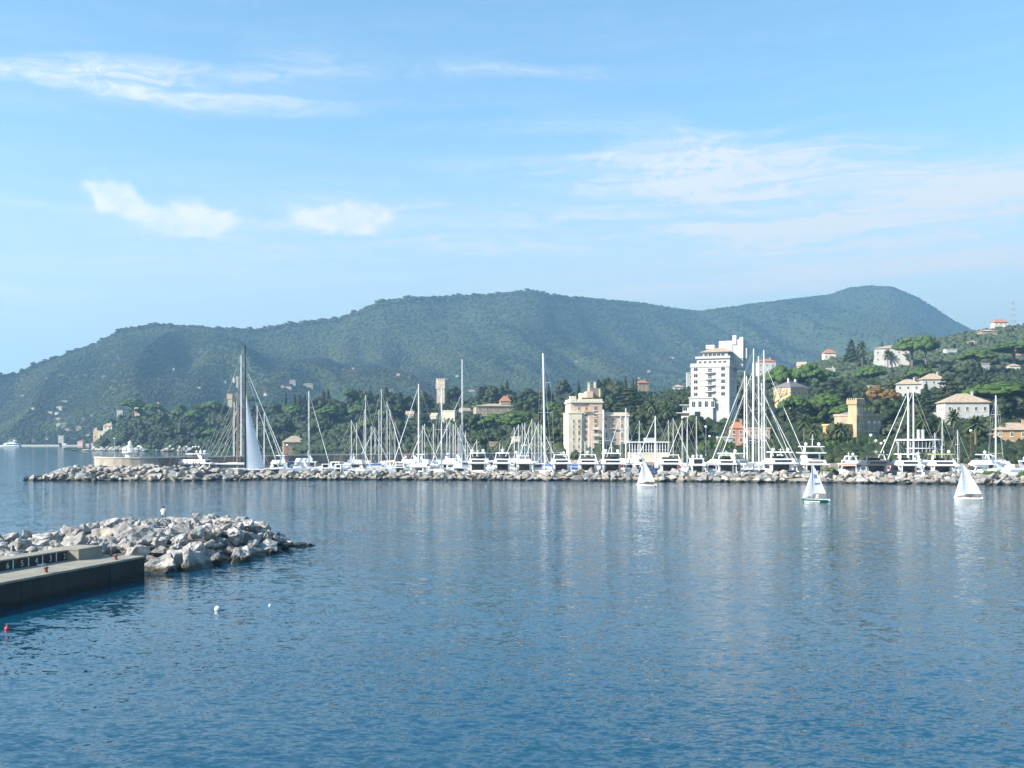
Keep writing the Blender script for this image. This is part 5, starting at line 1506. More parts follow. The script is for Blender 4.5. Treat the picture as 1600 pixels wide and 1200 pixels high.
# ------------------------------------------------------------------ long marina breakwater
BW = [(-40, 279.5), (45, 279.5), (300, 275.5), (400, 283), (600, 284), (800, 279.5), (1100, 271), (1400, 259.8), (1600, 252.7), (1800, 246)]
def bwY(px): return float(np.interp(px, *zip(*BW)))
bw = thing('breakwater', 'long low breakwater of pale boulders in front of the moored yachts', 'breakwater', (0, 270, 0))
B0 = Vector((0, 270, 0))
core = MB()
secs = []
for px in list(range(66, 1800, 24)):
    Y = bwY(px); X = atx(px, Y)
    k = min(1, (px - 50) / 45)
    secs.append([(X - B0.x, Y + o_ - B0.y, z * (k if z > 0 else 1)) for o_, z in ((-0.4, -1.5), (0.6, 0.0), (4.2, 1.2), (7.6, 1.5), (7.7, 1.35), (12.4, 1.3), (12.6, -1.5))])
core.loft(secs, caps=True)
core.build('causeway', CONC, bw)
cand = []
px = 44.0
tip = 1
while px < 1730:
    Y = bwY(px); step = rng.uniform(8.0, 11.5) * (1.1 if px < 320 else 1)
    s = 1.0 + 0.12 * (px > 900) + 0.12 * (px < 320)
    k = min(1, max(0.1, (px - 40) / 60))
    for row, (oy, z) in enumerate(((0.3, 0.15), (1.8, 0.70), (3.5, 1.25), (5.3, 1.65), (7.0, 1.75))):
        if px < 330: z += 0.28 * row
        if rng.random() < (0.12 if row < 4 else 0.35): continue
        cand.append((px + rng.uniform(-5, 5) + row * 3, Y + oy * k + rng.uniform(-0.5, 0.5), z * k + rng.uniform(-0.25, 0.25), s * rng.choice([0.7, 0.85, 1.0, 1.2, 1.45, 1.6]), row))
    px += step * 1.0
# extra rows where the head is broad
px = 92.0
while px < 330:
    for oy in (8.8, 10.6, 12.5):
        cand.append((px + rng.uniform(-4, 4), bwY(px) + oy + rng.uniform(-.5, .5), (2.7 + 0.10 * (oy - 8)) * min(1, (px - 40) / 80) + rng.uniform(-.2, .2), rng.uniform(0.8, 1.35), 5))
    px += 10
cand.sort(key=lambda c: -(c[3] - (0.25 if c[4] > 3 else 0)))
small = [[], [], []]
n_big = 0
for i, (px, Y, z, r, row) in enumerate(cand):
    X = atx(px, Y)
    if n_big < 300 and px < 1620:
        n_big += 1
        place_rock(bw, X - B0.x, Y - B0.y, z, r, me=ROCKS_F[i % 14])
    else:
        me = ROCKS_S[rng.randrange(10)]
        mt = Matrix.Translation((X - B0.x, Y - B0.y, z)) @ Matrix.Rotation(rng.random() * 6.28, 4, 'Z') @ Matrix.Rotation(rng.uniform(-.5, .5), 4, 'X') @ Matrix.Scale(r, 4)
        o_ = len(small[0])
        small[0] += [tuple(mt @ v.co) for v in me.vertices]
        small[1] += [tuple(k + o_ for k in p.vertices) for p in me.polygons]
        small[2] += [rng.random()] * len(me.polygons)
V, T, tf = small
tag(ob('rock', np_mesh('rock', np.array(V), np.array(T), tf, ROCKF), bw), kind='stuff')
for px, h, w, lab in ((1297, 1.5, 3.4, 'green bush growing on the breakwater behind the green dinghy'), (1552, 1.1, 3.8, 'low spreading bush on the breakwater behind small moored boat'), (1600, 1.2, 2.4, 'small bush at the end of the breakwater in view'), (1210, 0.9, 1.8, 'little bush on the breakwater before the big flybridge yacht')):
    Y = bwY(px) + 6.6
    bush(px, 0, h * 1.25, w * 1.2, Y, lab, z=1.6)

# ------------------------------------------------------------------ outer mole with beacon
HEADM = M('sunlit_mole_masonry', (0.36, 0.32, 0.26), 0.9, 0.2, 0.3, bump=0.5, bscale=1.2)  # mole masonry with sunlight put into its colour, for the lit head arc
def mole_wall():
    c, r, t = Vector((-106.5, 309.5)), 13.0, 1.3
    path = []
    for a in range(110, 331, 11): path.append((c.x + r * math.cos(R(a)), c.y + r * math.sin(R(a))))
    ends = [(atx(380, 322), 322), (atx(500, 348), 348), (atx(640, 370), 370), (atx(760, 388), 388), (atx(875, 398), 398)]
    path += ends
    o = thing('mole_wall', 'high brown masonry sea wall of the mole curving round to the white beacon', 'sea wall', (path[0][0], path[0][1], 0))
    O = Vector((path[0][0], path[0][1], 0))
    P2 = [Vector((x, y, 0)) for x, y in path]
    # resample into blocks about 7 m long
    fine = []
    for i in range(len(P2) - 1):
        L = (P2[i + 1] - P2[i]).length
        n = max(1, int(L / 6.5))
        for k in range(n): fine.append(P2[i].lerp(P2[i + 1], k / n))
    fine.append(P2[-1])
    nrm = []
    for i in range(len(fine)):
        d = (fine[min(i + 1, len(fine) - 1)] - fine[max(i - 1, 0)]).normalized()
        nrm.append(Vector((d.y, -d.x, 0)))
    for i in range(len(fine) - 1):
        a, b_, na, nb = fine[i] - O, fine[i + 1] - O, nrm[i], nrm[i + 1]
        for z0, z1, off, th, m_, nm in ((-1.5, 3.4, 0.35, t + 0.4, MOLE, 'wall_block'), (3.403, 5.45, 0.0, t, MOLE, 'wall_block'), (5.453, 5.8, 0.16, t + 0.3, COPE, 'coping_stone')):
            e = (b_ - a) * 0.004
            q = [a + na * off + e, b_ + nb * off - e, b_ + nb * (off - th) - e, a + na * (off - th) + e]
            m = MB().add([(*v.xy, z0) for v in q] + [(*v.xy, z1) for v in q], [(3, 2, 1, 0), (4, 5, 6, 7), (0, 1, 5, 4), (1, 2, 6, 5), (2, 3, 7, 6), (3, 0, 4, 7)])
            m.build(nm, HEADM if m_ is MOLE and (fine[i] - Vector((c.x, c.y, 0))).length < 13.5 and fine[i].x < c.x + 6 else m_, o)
    m = MB()
    n = 20
    m.add([(c.x - O.x + 12.2 * math.cos(2 * math.pi * i / n), c.y - O.y + 12.2 * math.sin(2 * math.pi * i / n), 4.2) for i in range(n)], [tuple(range(n))]).build('head_deck', CONC, o)
    MB().box(atx(224, 294) - O.x, atx(240, 294) - O.x, 294 - O.y, 295.2 - O.y, 2.2, 4.0).build('landing_ledge', COPE, o)
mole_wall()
def beacon():
    Y = 301.5
    o = thing('beacon', 'small white harbour beacon with a railed gallery on the mole head', 'beacon', (atx(203, Y), Y, 4.2))
    MB().lathe([(1.5, 0), (1.35, 0.5), (1.25, 2.6)], n=16).build('base', WPAINT, o)
    MB().lathe([(1.3, 2.6), (2.1, 2.75), (2.15, 3.05), (0.8, 3.1)], n=20).build('gallery', WPAINT, o)
    MB().lathe([(0.75, 3.1), (0.68, 4.6), (0.85, 4.65), (0.85, 4.8), (0.5, 4.85)], n=14).build('column', WPAINT, o)
    MB().lathe([(0.45, 4.85), (0.45, 5.5)], n=12).build('lantern', LAMPW, o)
    MB().lathe([(0.6, 5.5), (0.3, 5.9), (0.05, 6.2)], n=12).build('lantern_roof', WPAINT, o)
    r = MB()
    for i in range(12):
        a = 2 * math.pi * i / 12
        p = (2.0 * math.cos(a), 2.0 * math.sin(a)); q = (2.0 * math.cos(a + math.pi / 6), 2.0 * math.sin(a + math.pi / 6))
        r.tube((*p, 3.05), (*p, 4.1), 0.05, n=4)
        for z in (3.55, 4.1): r.tube((*p, z), (*q, z), 0.045, n=4)
    r.build('railing', WPAINT, o)
    MB().tube((2.4, -0.4, 3.0), (2.4, -0.4, 4.9), 0.05, n=5).box(2.2, 3.0, -0.6, -0.2, 4.4, 4.8).build('fog_lamp', WPAINT, o)
beacon()
def lamp_post(px, pyt, pyb, Y, label, group=None, pole=BROWNP, head=0.32):
    zb = atz(pyb, Y); h = atz(pyt, Y) - zb
    o = thing('lamp_post', label, 'lamp post', (atx(px, Y), Y, zb), 0, group)
    MB().lathe([(0.22, 0), (0.16, 0.6), (0.10, 0.7)], n=8).tube((0, 0, 0.7), (0, 0, h - head * 1.6), 0.09, 0.07, 6).build('pole', pole, o)
    MB().lathe([(head * 0.5, h - head * 1.6), (head, h - head * 0.9), (head * 0.8, h - head * 0.1), (head * 0.25, h)], n=10).build('lamp_head', LAMPW, o)
for px, pyt in ((266, 696), (281, 697), (292, 696.5), (302, 697), (306, 696.5), (311, 697)):
    lamp_post(px, pyt, 726, 298, 'brown lamp post with white head on the inner mole', 'lamp posts on the inner mole')
lamp_post(179, 684, 716, 299, 'tall thin lamp post on the seaward tip of the mole head', None, STEEL, 0.25)
lamp_post(449, 694, 724, 300, 'red brown lamp post before the mole wall beside the jib sloop', None, REDP, 0.36)
lamp_post(1103, 665, 712, 330, 'tall white lamp post by the boxy white motor yacht', None, STEEL, 0.42)
lamp_post(1109, 680, 712, 334, 'shorter double lamp post by the boxy white motor yacht', None, IRON, 0.4)
lamp_post(1361, 678, 716, 330, 'tall dark lamp post behind the black topped yacht', None, IRON, 0.55)
for px in (1369, 1377, 1383): lamp_post(px, 687 + (px == 1377) * 4, 712, 372, 'dark globe lamp post before the castle villa hedge', 'globe lamp posts by the castle villa', IRON, 0.55)
lamp_post(1517, 671, 712, 345, 'lamp post with flat head before the bushy palm', None, BROWNP, 0.5)

# small islets and shore rocks at the foot of the headland
sh = []
for i in range(90):
    px = rng.uniform(146, 205) if i < 60 else rng.uniform(205, 300)
    Y = float(interp(px, H_DS)) - rng.uniform(-4, 7)
    sh.append((px, Y, rng.uniform(0.2, 3.2), rng.uniform(1.6, 4.4)))
V, T, tf = [], [], []
for px, Y, z, r in sh:
    me = ROCKS_S[rng.randrange(10)]
    mt = Matrix.Translation((atx(px, Y), Y, z)) @ Matrix.Rotation(rng.random() * 6.28, 4, 'Z') @ Matrix.Scale(r, 4)
    o_ = len(V); V += [tuple(mt @ v.co) for v in me.vertices]; T += [tuple(k + o_ for k in p.vertices) for p in me.polygons]; tf += [rng.random()] * len(me.polygons)
tag(ob('shore_rocks', np_mesh('shore_rocks', np.array(V), np.array(T), tf, ROCKM)), kind='stuff')
for i, (px, Y, r) in enumerate(((114, 960, 3.6), (138, 945, 5.0), (152, 955, 4.0), (126, 950, 2.6))):
    o = thing('islet_rock', ('outermost low dark rock off the headland point', 'long dark rock awash off the headland point', 'dark rock closest in to the headland point', 'small dark rock between the two off the headland point')[i], 'rock', (atx(px, Y), Y, 0.1))
    a = ob('rock', ROCKS_S[i], o); a.scale = (r * 1.5, r, r * 0.45)

# ------------------------------------------------------------------ haze
hz = MB().box(-7400, 7400, -800, 8600, -4.0, 695.0).build('haze', [], None)
tag(hz, kind='stuff')
hm = bpy.data.materials.new('haze_air'); hm.use_nodes = True
t_ = hm.node_tree
t_.nodes.remove(t_.nodes['Principled BSDF'])
vp = t_.nodes.new('ShaderNodeVolumePrincipled')
vp.inputs['Color'].default_value = (0.44, 0.73, 1.0, 1)
vp.inputs['Density'].default_value = HAZE
vp.inputs['Anisotropy'].default_value = 0.35
t_.links.new(vp.outputs[0], t_.nodes['Material Output'].inputs['Volume'])
hz.data.materials.clear(); hz.data.materials.append(hm)
# ------------------------------------------------------------------ boats
def hull_mb(L, beam, free0, free1, stern=0.9, fine=0.62, y0=0.0, flare=0.9, draft=0.5):
    """stern at y0, bow at y0 + L; sheer rises from free0 to free1"""
    rings = []
    for t, k in ((0, stern), (0.2, 0.98), (0.45, 1.0), (0.68, 0.88), (0.85, fine * 0.86), (0.95, 0.27), (1.0, 0.03)):
        hb = beam / 2 * k
        zs = free0 + (free1 - free0) * t ** 1.6
        y = y0 + L * t
        yb = y0 + L * (t * 0.94 + 0.0)
        rings.append([(-hb, y, zs), (-hb * (0.99), y - (y - yb) * 0.3, zs * 0.55), (-hb * flare * 0.92, yb, 0.0), (-hb * 0.45, yb, -draft * 0.8), (0, yb, -draft),
                      (hb * 0.45, yb, -draft * 0.8), (hb * flare * 0.92, yb, 0.0), (hb * 0.99, y - (y - yb) * 0.3, zs * 0.55), (hb, y, zs)])
    return MB().loft(rings)
def cabin_mb(rows_):
    """rows_: (y, half width at foot, z foot, half width at top, z top)"""
    return MB().loft([[(-w0, y, z0), (w0, y, z0), (w1, y2, z1), (-w1, y2, z1)] for y, w0, z0, w1, z1, y2 in rows_])

def motor_yacht(px, off, label, L=17.0, beam=5.4, rz=0.0, style='fly', hullm=None, Y=None, s=1.0, glass=None, hard=True, domes=2, mast=1.5, canvas=None, flag=None, group=None, cat='motor yacht', topm=None):
    hullm = hullm or WHITE; glass = glass or GLASS; topm = topm or WHITE
    Y = bwY(px) + off if Y is None else Y
    o = thing('motor_yacht', label, cat, (atx(px, Y), Y, 0.0), rz, group)
    o.scale = (s, s, s)
    b2 = beam / 2
    hull_mb(L, beam, 1.7, 2.7).build('hull', hullm, o, smooth=False)
    m = MB()
    for sx in (-1, 1): m.box(sx * b2 * 0.97 - 0.06, sx * b2 * 0.97 + 0.06, L * 0.01, L * 0.5, 1.70, 2.35)
    m.build('bulwark', hullm, o)
    MB().box(-b2 * 0.8, b2 * 0.8, -1.3, 0.0, 0.25, 0.42).build('swim_platform', TEAK, o)
    if style != 'open':
        zc, zr = 1.75, 4.05
        MB().loft([[(-b2 * 0.80, y, zc), (b2 * 0.80, y, zc), (b2 * w1, y1, zr), (-b2 * w1, y1, zr)] for y, w1, y1 in ((L * 0.22, 0.80, L * 0.22), (L * 0.52, 0.76, L * 0.50), (L * 0.66, 0.60, L * 0.57))]).build('cabin', hullm if hullm is not NAVY else GREYB, o)
        MB().box(-b2 * 0.60, b2 * 0.60, L * 0.22 - 0.06, L * 0.22 - 0.004, zc + 0.1, zr - 0.25).build('saloon_door', glass, o)
        me = MB()
        for sx in (-1, 1): me = MB().box(sx * b2 * 0.805 - 0.02, sx * b2 * 0.805 + 0.02, L * 0.25, L * 0.50, 2.75, 3.65).build('cabin_window', glass, o)
        MB().loft([[(-b2 * 0.58, L * 0.655, 2.75), (b2 * 0.58, L * 0.655, 2.75), (b2 * 0.56, L * 0.592, 3.75), (-b2 * 0.56, L * 0.592, 3.75)], [(-b2 * 0.58, L * 0.668, 2.75), (b2 * 0.58, L * 0.668, 2.75), (b2 * 0.56, L * 0.605, 3.75), (-b2 * 0.56, L * 0.605, 3.75)]]).build('windscreen', glass, o)
        # overhang that roofs the cockpit, with posts
        MB().box(-b2 * 0.97, b2 * 0.97, L * 0.02, L * 0.60, zr + 0.003, zr + 0.33).build('upper_deck', topm, o)
        for sx in (-1, 1): MB().box(sx * b2 * 0.90 - 0.09, sx * b2 * 0.90 + 0.09, L * 0.05, L * 0.05 + 0.25, 2.35, zr).build('deck_post', topm, o)
        MB().box(-b2 * 0.55, b2 * 0.55, L * 0.05, L * 0.05 + 0.7, 1.72, 2.25).build('cockpit_sofa', canvas or INTER, o)
    if style in ('fly', 'tri'):
        z = zr + 0.333
        MB().loft([[(-b2 * 0.92, y, z), (b2 * 0.92, y, z), (b2 * w, y2, z + 0.95), (-b2 * w, y2, z + 0.95)] for y, w, y2 in ((L * 0.12, 0.86, L * 0.13), (L * 0.42, 0.84, L * 0.43), (L * 0.58, 0.55, L * 0.54))]).build('flybridge', topm, o)
        MB().box(-b2 * 0.62, b2 * 0.62, L * 0.12 - 0.05, L * 0.125, z + 0.12, z + 0.62).build('flybridge_recess', glass if style == 'fly' else INTER, o)
        MB().loft([[(-b2 * 0.66, L * 0.49, z + 0.953), (b2 * 0.66, L * 0.49, z + 0.953), (b2 * 0.62, L * 0.44, z + 1.5), (-b2 * 0.62, L * 0.44, z + 1.5)], [(-b2 * 0.66, L * 0.50, z + 0.953), (b2 * 0.66, L * 0.50, z + 0.953), (b2 * 0.62, L * 0.45, z + 1.5), (-b2 * 0.62, L * 0.45, z + 1.5)]]).build('flybridge_screen', TINT, o)
        zt = z + 0.95
        if style == 'tri':
            MB().loft([[(-b2 * 0.66, y, zt + 0.003), (b2 * 0.66, y, zt + 0.003), (b2 * 0.6, y2, zt + 1.7), (-b2 * 0.6, y2, zt + 1.7)] for y, y2 in ((L * 0.22, L * 0.22), (L * 0.42, L * 0.40))]).build('wheelhouse', WHITE, o)
            MB().box(-b2 * 0.46, b2 * 0.46, L * 0.22 - 0.05, L * 0.22 - 0.004, zt + 0.4, zt + 1.5).build('wheelhouse_window', glass, o)
            MB().box(-b2 * 0.9, b2 * 0.9, L * 0.12, L * 0.46, zt + 1.703, zt + 2.0).build('top_deck', WHITE, o)
            zt += 1.9
        ah = 1.5 if hard else 1.1
        m = MB()
        for sx in (-1, 1): m.loft([[(sx * b2 * 0.80 - 0.1, L * 0.17, zt), (sx * b2 * 0.80 + 0.1, L * 0.17, zt), (sx * b2 * 0.80 + 0.1, L * 0.22, zt), (sx * b2 * 0.80 - 0.1, L * 0.22, zt)], [(sx * b2 * 0.68 - 0.1, L * 0.20, zt + ah), (sx * b2 * 0.68 + 0.1, L * 0.20, zt + ah), (sx * b2 * 0.68 + 0.1, L * 0.26, zt + ah), (sx * b2 * 0.68 - 0.1, L * 0.26, zt + ah)]])
        m.build('radar_arch', topm, o)
        if hard: MB().box(-b2 * 0.80, b2 * 0.80, L * 0.13, L * 0.44, zt + ah + 0.003, zt + ah + 0.22, tx=0.92, ty=0.9).build('hardtop', canvas or topm, o)
        else: MB().box(-b2 * 0.74, b2 * 0.74, L * 0.20, L * 0.25, zt + ah + 0.003, zt + ah + 0.2).build('arch_beam', topm, o)
        zt += ah + 0.22
    elif style == 'box':
        MB().box(-b2 * 0.85, b2 * 0.85, L * 0.22 - 0.8, L * 0.45, 4.386, 6.2, tx=0.94, ty=0.9).build('upper_cabin', WHITE, o)
        MB().box(-b2 * 0.55, b2 * 0.55, L * 0.22 - 0.86, L * 0.22 - 0.80, 4.6, 5.9).build('aft_window', glass, o)
        zt = 6.2
    elif style == 'tower':
        z = 4.386
        m = MB()
        for sx in (-1, 1):
            for yy in (0.26, 0.44): m.tube((sx * b2 * 0.7, L * yy, z), (sx * b2 * 0.3, L * (0.33 + (yy - 0.35) * 0.3), z + 4.6), 0.06, n=5)
        for k, hh in ((0.75, 1.6), (0.5, 3.2), (0.33, 4.6)):
            q = b2 * k * 0.8
            m.path([(-q, L * 0.29, z + hh), (q, L * 0.29, z + hh), (q, L * 0.40, z + hh), (-q, L * 0.40, z + hh), (-q, L * 0.29, z + hh)], 0.05, 5)
        m.build('tuna_tower', STEEL, o)
        MB().box(-b2 * 0.6, b2 * 0.6, L * 0.26, L * 0.43, z + 1.7, z + 1.85).box(-b2 * 0.35, b2 * 0.35, L * 0.30, L * 0.40, z + 4.65, z + 4.78).build('tower_platform', WHITE, o)
        MB().loft([[(-b2 * 0.8, y, z), (b2 * 0.8, y, z), (b2 * 0.72, y, z + 0.9), (-b2 * 0.72, y, z + 0.9)] for y in (L * 0.2, L * 0.5)]).build('flybridge', WHITE, o)
        zt = z + 4.8
    elif style == 'open':
        MB().loft([[(-b2 * w0, L * y, z0), (b2 * w0, L * y, z0), (b2 * w1, L * y1, z1), (-b2 * w1, L * y1, z1)] for y, w0, z0, w1, y1, z1 in ((0.30, 0.82, 1.9, 0.78, 0.31, 2.5), (0.50, 0.80, 2.0, 0.70, 0.50, 3.1), (0.66, 0.62, 2.3, 0.5, 0.62, 2.9), (0.86, 0.3, 2.5, 0.24, 0.84, 2.66))]).build('cabin', hullm, o)
        MB().loft([[(-b2 * 0.76, L * y, z), (b2 * 0.76, L * y, z), (b2 * 0.70, L * (y - 0.10), z + 0.9), (-b2 * 0.70, L * (y - 0.10), z + 0.9)] for y, z in ((0.50, 2.9), (0.512, 2.88))]).build('windscreen', TINT, o)
        m = MB()
        for sx in (-1, 1): m.loft([[(sx * b2 * 0.90 - 0.1, L * 0.16, 1.7), (sx * b2 * 0.90 + 0.1, L * 0.16, 1.7), (sx * b2 * 0.90 + 0.1, L * 0.23, 1.7), (sx * b2 * 0.90 - 0.1, L * 0.23, 1.7)], [(sx * b2 * 0.72 - 0.1, L * 0.10, 3.9), (sx * b2 * 0.72 + 0.1, L * 0.10, 3.9), (sx * b2 * 0.72 + 0.1, L * 0.14, 3.9), (sx * b2 * 0.72 - 0.1, L * 0.14, 3.9)]])
        m.box(-b2 * 0.76, b2 * 0.76, L * 0.095, L * 0.145, 3.903, 4.08)
        m.build('radar_arch', WHITE, o)
        for sx in (-1, 1): MB().box(sx * b2 * 0.99 - 0.02, sx * b2 * 0.99 + 0.02, L * 0.42, L * 0.62, 1.3, 1.6).build('hull_window', glass, o)
        MB().box(-b2 * 0.7, b2 * 0.7, L * 0.03, L * 0.03 + 0.9, 1.72, 2.3).build('cockpit_sofa', canvas or CREAM, o)
        if canvas: MB().box(-b2 * 0.8, b2 * 0.8, L * 0.1, L * 0.46, 4.084, 4.3, tx=0.9, ty=0.9).build('bimini', canvas, o)
        zt = 4.1
    ya = L * (0.12 if style == 'open' else 0.24)
    for i in range(domes):
        x = (i - (domes - 1) / 2) * b2 * 1.1
        MB().lathe([(0.10, 0), (0.12, 0.2), (0.42, 0.28), (0.44, 0.62), (0.3, 0.88), (0.06, 0.96)], (x, ya, zt), 12).build('radar_dome', LAMPW, o)
    if mast:
        m = MB().tube((0, ya + 0.1, zt), (0, ya + 0.1, zt + mast), 0.1, 0.05, 6)
        m.box(-0.5, 0.5, ya + 0.02, ya + 0.18, zt + mast * 0.55, zt + mast * 0.55 + 0.1)
        m.build('signal_mast', WHITE, o)
    m = MB()
    for sx in (-1, 1):
        pts_ = [(sx * b2 * k * 0.96, L * t, 1.7 + 1.0 * t ** 1.6 + 0.75) for t, k in ((0.5, 1.0), (0.68, 0.88), (0.85, 0.53), (0.95, 0.26))] + [(0, L * 0.99, 3.45)]
        m.path(pts_, 0.035, 4)
        for p in pts_: m.tube((p[0], p[1], p[2] - 0.8), p, 0.03, n=4)
    m.build('rail', STEEL, o)
    for sx in (-1, 1): MB().lathe([(0.08, -0.45), (0.2, -0.3), (0.2, 0.3), (0.08, 0.45)], (sx * (b2 + 0.2), L * 0.3, 1.0), 8).build('fender', WHITE if hullm is not WHITE else BLUEH, o)
    if flag:
        st = MB().tube((b2 * 0.5, 0.1, 1.9), (b2 * 0.5, -0.6, 4.0), 0.03, n=5).build('flagstaff', TEAK, o)
        MB().loft([[(b2 * 0.5 + x, -0.25 - 0.35 * (z - 2.6) / 1.3 + 0.06 * math.sin(9 * x), z) for z in (3.1, 3.85)] for x in (0.0, 0.15, 0.3, 0.45, 0.6)], closed=False, caps=False).build('flag', flag, st)
    return o

def sail_yacht(px, ytop, off, label, L=13.0, rz=0.0, mastm=None, mr=0.13, spread=2, furl=True, cover=None, hullm=None, group=None, Y=None, lean=0.0, jib=None, frac=0.97, boom=True, fan=0, canopy=None):
    """bow along local +y before turning by rz"""
    Y = bwY(px) + off if Y is None else Y
    mastm = mastm or ALU; hullm = hullm or WHITE
    o = thing('sailing_yacht', label, 'sailing yacht', (atx(px, Y), Y, 0.0), rz, group)
    beam = 0.22 * L + 1.1
    fb = 0.9 + 0.035 * L
    hull_mb(L, beam, fb, fb * 1.25, 0.72, 0.6, -0.52 * L, 0.86, 0.6).build('hull', hullm, o)
    b2 = beam / 2
    MB().loft([[(-b2 * w, L * y, fb * 1.02), (b2 * w, L * y, fb * 1.02), (b2 * w * 0.8, L * y1, fb + h), (-b2 * w * 0.8, L * y1, fb + h)] for y, w, y1, h in ((-0.22, 0.62, -0.21, 0.62), (0.05, 0.6, 0.05, 0.6), (0.24, 0.30, 0.20, 0.42))]).build('coachroof', WHITE, o)
    for sx in (-1, 1): MB().box(sx * b2 * 0.565 - 0.02, sx * b2 * 0.565 + 0.02, -0.18 * L, 0.03 * L, fb + 0.22, fb + 0.42).build('cabin_window', GLASS, o)
    zt = atz(ytop, Y)
    ms = MB().tube((0, 0, fb), (lean, 0, zt), mr, mr * 0.72, 8).build('mast', mastm, o)
    H = zt - fb
    for k in range(spread):
        z = fb + H * ((k + 1) / (spread + 1))
        wsp = b2 * (0.78 - 0.14 * k)
        m = MB()
        for sx in (-1, 1): m.tube((lean * (z - fb) / H, 0, z), (sx * wsp, -0.25, z + 0.1), 0.06, 0.045, 5)
        m.build('spreader', mastm, ms)
    if boom:
        bm_ = MB().tube((0, -0.15, fb + 1.5), (0, -0.40 * L, fb + 1.65), 0.11, 0.09, 7).build('boom', mastm, o)
        if cover is not None or True:
            cv = cover or SAILC
            MB().loft([[(r * math.cos(a), -y, fb + 1.75 + r * 0.8 + r * 1.3 * math.sin(a)) for a in (0, 1.05, 2.1, 3.14, 4.2, 5.2)] for y, r in ((0.2, 0.30), (0.12 * L, 0.27), (0.26 * L, 0.21), (0.385 * L, 0.12))]).build('sail_cover', cv, bm_)
    bow = (0, 0.46 * L, fb * 1.3)
    hd = (lean * frac, 0.06, fb + H * frac)
    if furl:
        p, q = Vector(bow), Vector(hd)
        MB().path([p, p.lerp(q, 0.04), p.lerp(q, 0.5), p.lerp(q, 0.93), q], [0.05, 0.115, 0.10, 0.06, 0.03], 6).build('furled_jib', SAILC, o)
    else: MB().tube(bow, hd, 0.03, n=4).build('forestay', WIRE, o)
    MB().tube((0, -0.5 * L, fb), (lean, -0.05, zt - 0.05), 0.028, n=4).build('backstay', WIRE, o)
    for sx in (-1, 1):
        pts_ = [(sx * b2 * 0.9, -0.2, fb)]
        for k in range(spread): pts_.append((sx * b2 * (0.78 - 0.14 * k), -0.25, fb + H * ((k + 1) / (spread + 1)) + 0.1))
        pts_.append((lean * 0.95, 0, fb + H * 0.95))
        MB().path(pts_, 0.026, 4).build('shroud', WIRE, o)
    m = MB()
    for sx in (-1, 1):
        r = [(sx * b2 * k * 0.94, L * (t - 0.52), fb + fb * 0.25 * t ** 1.6 + 0.6) for t, k in ((0.0, 0.72), (0.2, 0.98), (0.45, 1.0), (0.68, 0.88), (0.85, 0.52), (0.97, 0.2))]
        m.path(r, 0.022, 4)
        for p in r: m.tube((p[0], p[1], p[2] - 0.62), p, 0.022, n=4)
    m.build('guard_rail', STEEL, o)
    if fan:
        for k in range(fan):
            MB().tube((0, -0.52 * L * (0.45 + 0.62 * k / fan), fb), (0, -0.1, fb + H * (0.55 + 0.42 * ((k * 3) % fan) / fan)), 0.045, n=4).build('running_stay', WIRE, o)
    if canopy: MB().loft([[(-b2 * 0.6, y * L, fb + 0.5), (-b2 * 0.5, y * L, fb + h), (b2 * 0.5, y * L, fb + h), (b2 * 0.6, y * L, fb + 0.5)] for y, h in ((-0.22, 1.7), (-0.3, 1.8), (-0.36, 1.6))]).build('spray_hood', canopy, o)
    if jib:
        rows_ = []
        hz_, fz = fb + H * 0.62, fb + 0.6
        for i in range(11):
            t = i / 10
            z = fz + (hz_ - fz) * t
            row = []
            for j in range(7):
                u = j / 6
                y = 0.25 + u * (0.20 * L) * (1 - t) ** 1.05
                row.append((0.35 * math.sin(math.pi * u) * (1 - t * 0.6), y, z + 0.2 * u * (1 - t)))
            rows_.append(row)
        a = MB().loft(rows_, closed=False, caps=False).build('jib', jib, o, smooth=True)
    return o
DARKT = M('dark_grey_topsides', (0.07, 0.075, 0.09), 0.3, 0.1, 0.5)
E, Wd, N_, S_ = -R(90), R(90), 0.0, R(180)     # bow to the right, left, away, towards the viewer

# --- front row, moored stern to the breakwater
motor_yacht(338, 27, 'long white motor yacht with a swept radar arch lying alongside left of the black mast', 20, 5.6, R(84), 'fly', Y=None, hard=True, domes=3, s=0.95)
motor_yacht(435, 24, 'low white open motor boat right of the pale hoisted jib', 13, 4.0, R(-70), 'open', domes=0, mast=0)
motor_yacht(468, 28, 'white flush deck cruiser by the two spreader mast', 13, 4.2, R(-85), 'open', domes=1, mast=1.0)
motor_yacht(508, 17, 'small white cruiser with dark cockpit opening among sailing yachts', 11, 4.2, R(6), 'box', s=0.62, domes=0, mast=0)
motor_yacht(527, 18, 'small white cabin boat with a dark wheelhouse window', 9, 3.2, R(-8), 'box', s=0.6, domes=0, mast=0.5)
motor_yacht(592, 21, 'sleek white sports cruiser lying nearly broadside by furled jibs', 15, 4.2, R(-72), 'open', domes=0, mast=0)
motor_yacht(624, 16.5, 'low cruiser with black framed cockpit cover windows', 10, 4.4, R(4), 'fly', s=0.68, domes=0, mast=0, hard=False, hullm=GREYB)
motor_yacht(676, 18, 'broad white passenger boat with a long row of dark windows', 14, 5.0, R(78), 'fly', domes=0, mast=0, hard=False, s=0.74)
motor_yacht(700, 20, 'pale grey boat with square side windows beside the passenger boat', 13, 4.6, R(-80), 'box', hullm=GREYB, s=0.66, domes=0, mast=0)
motor_yacht(747, 15, 'big white flybridge yacht with a plain transom window and two radar domes', 16, 5.6, R(3), 'fly', domes=2, mast=0.8, canvas=CREAM)
motor_yacht(784, 15.5, 'white yacht with a wide dark cockpit and rounded hardtop', 15, 5.0, R(-3), 'fly', domes=1, mast=1.6, hard=True)
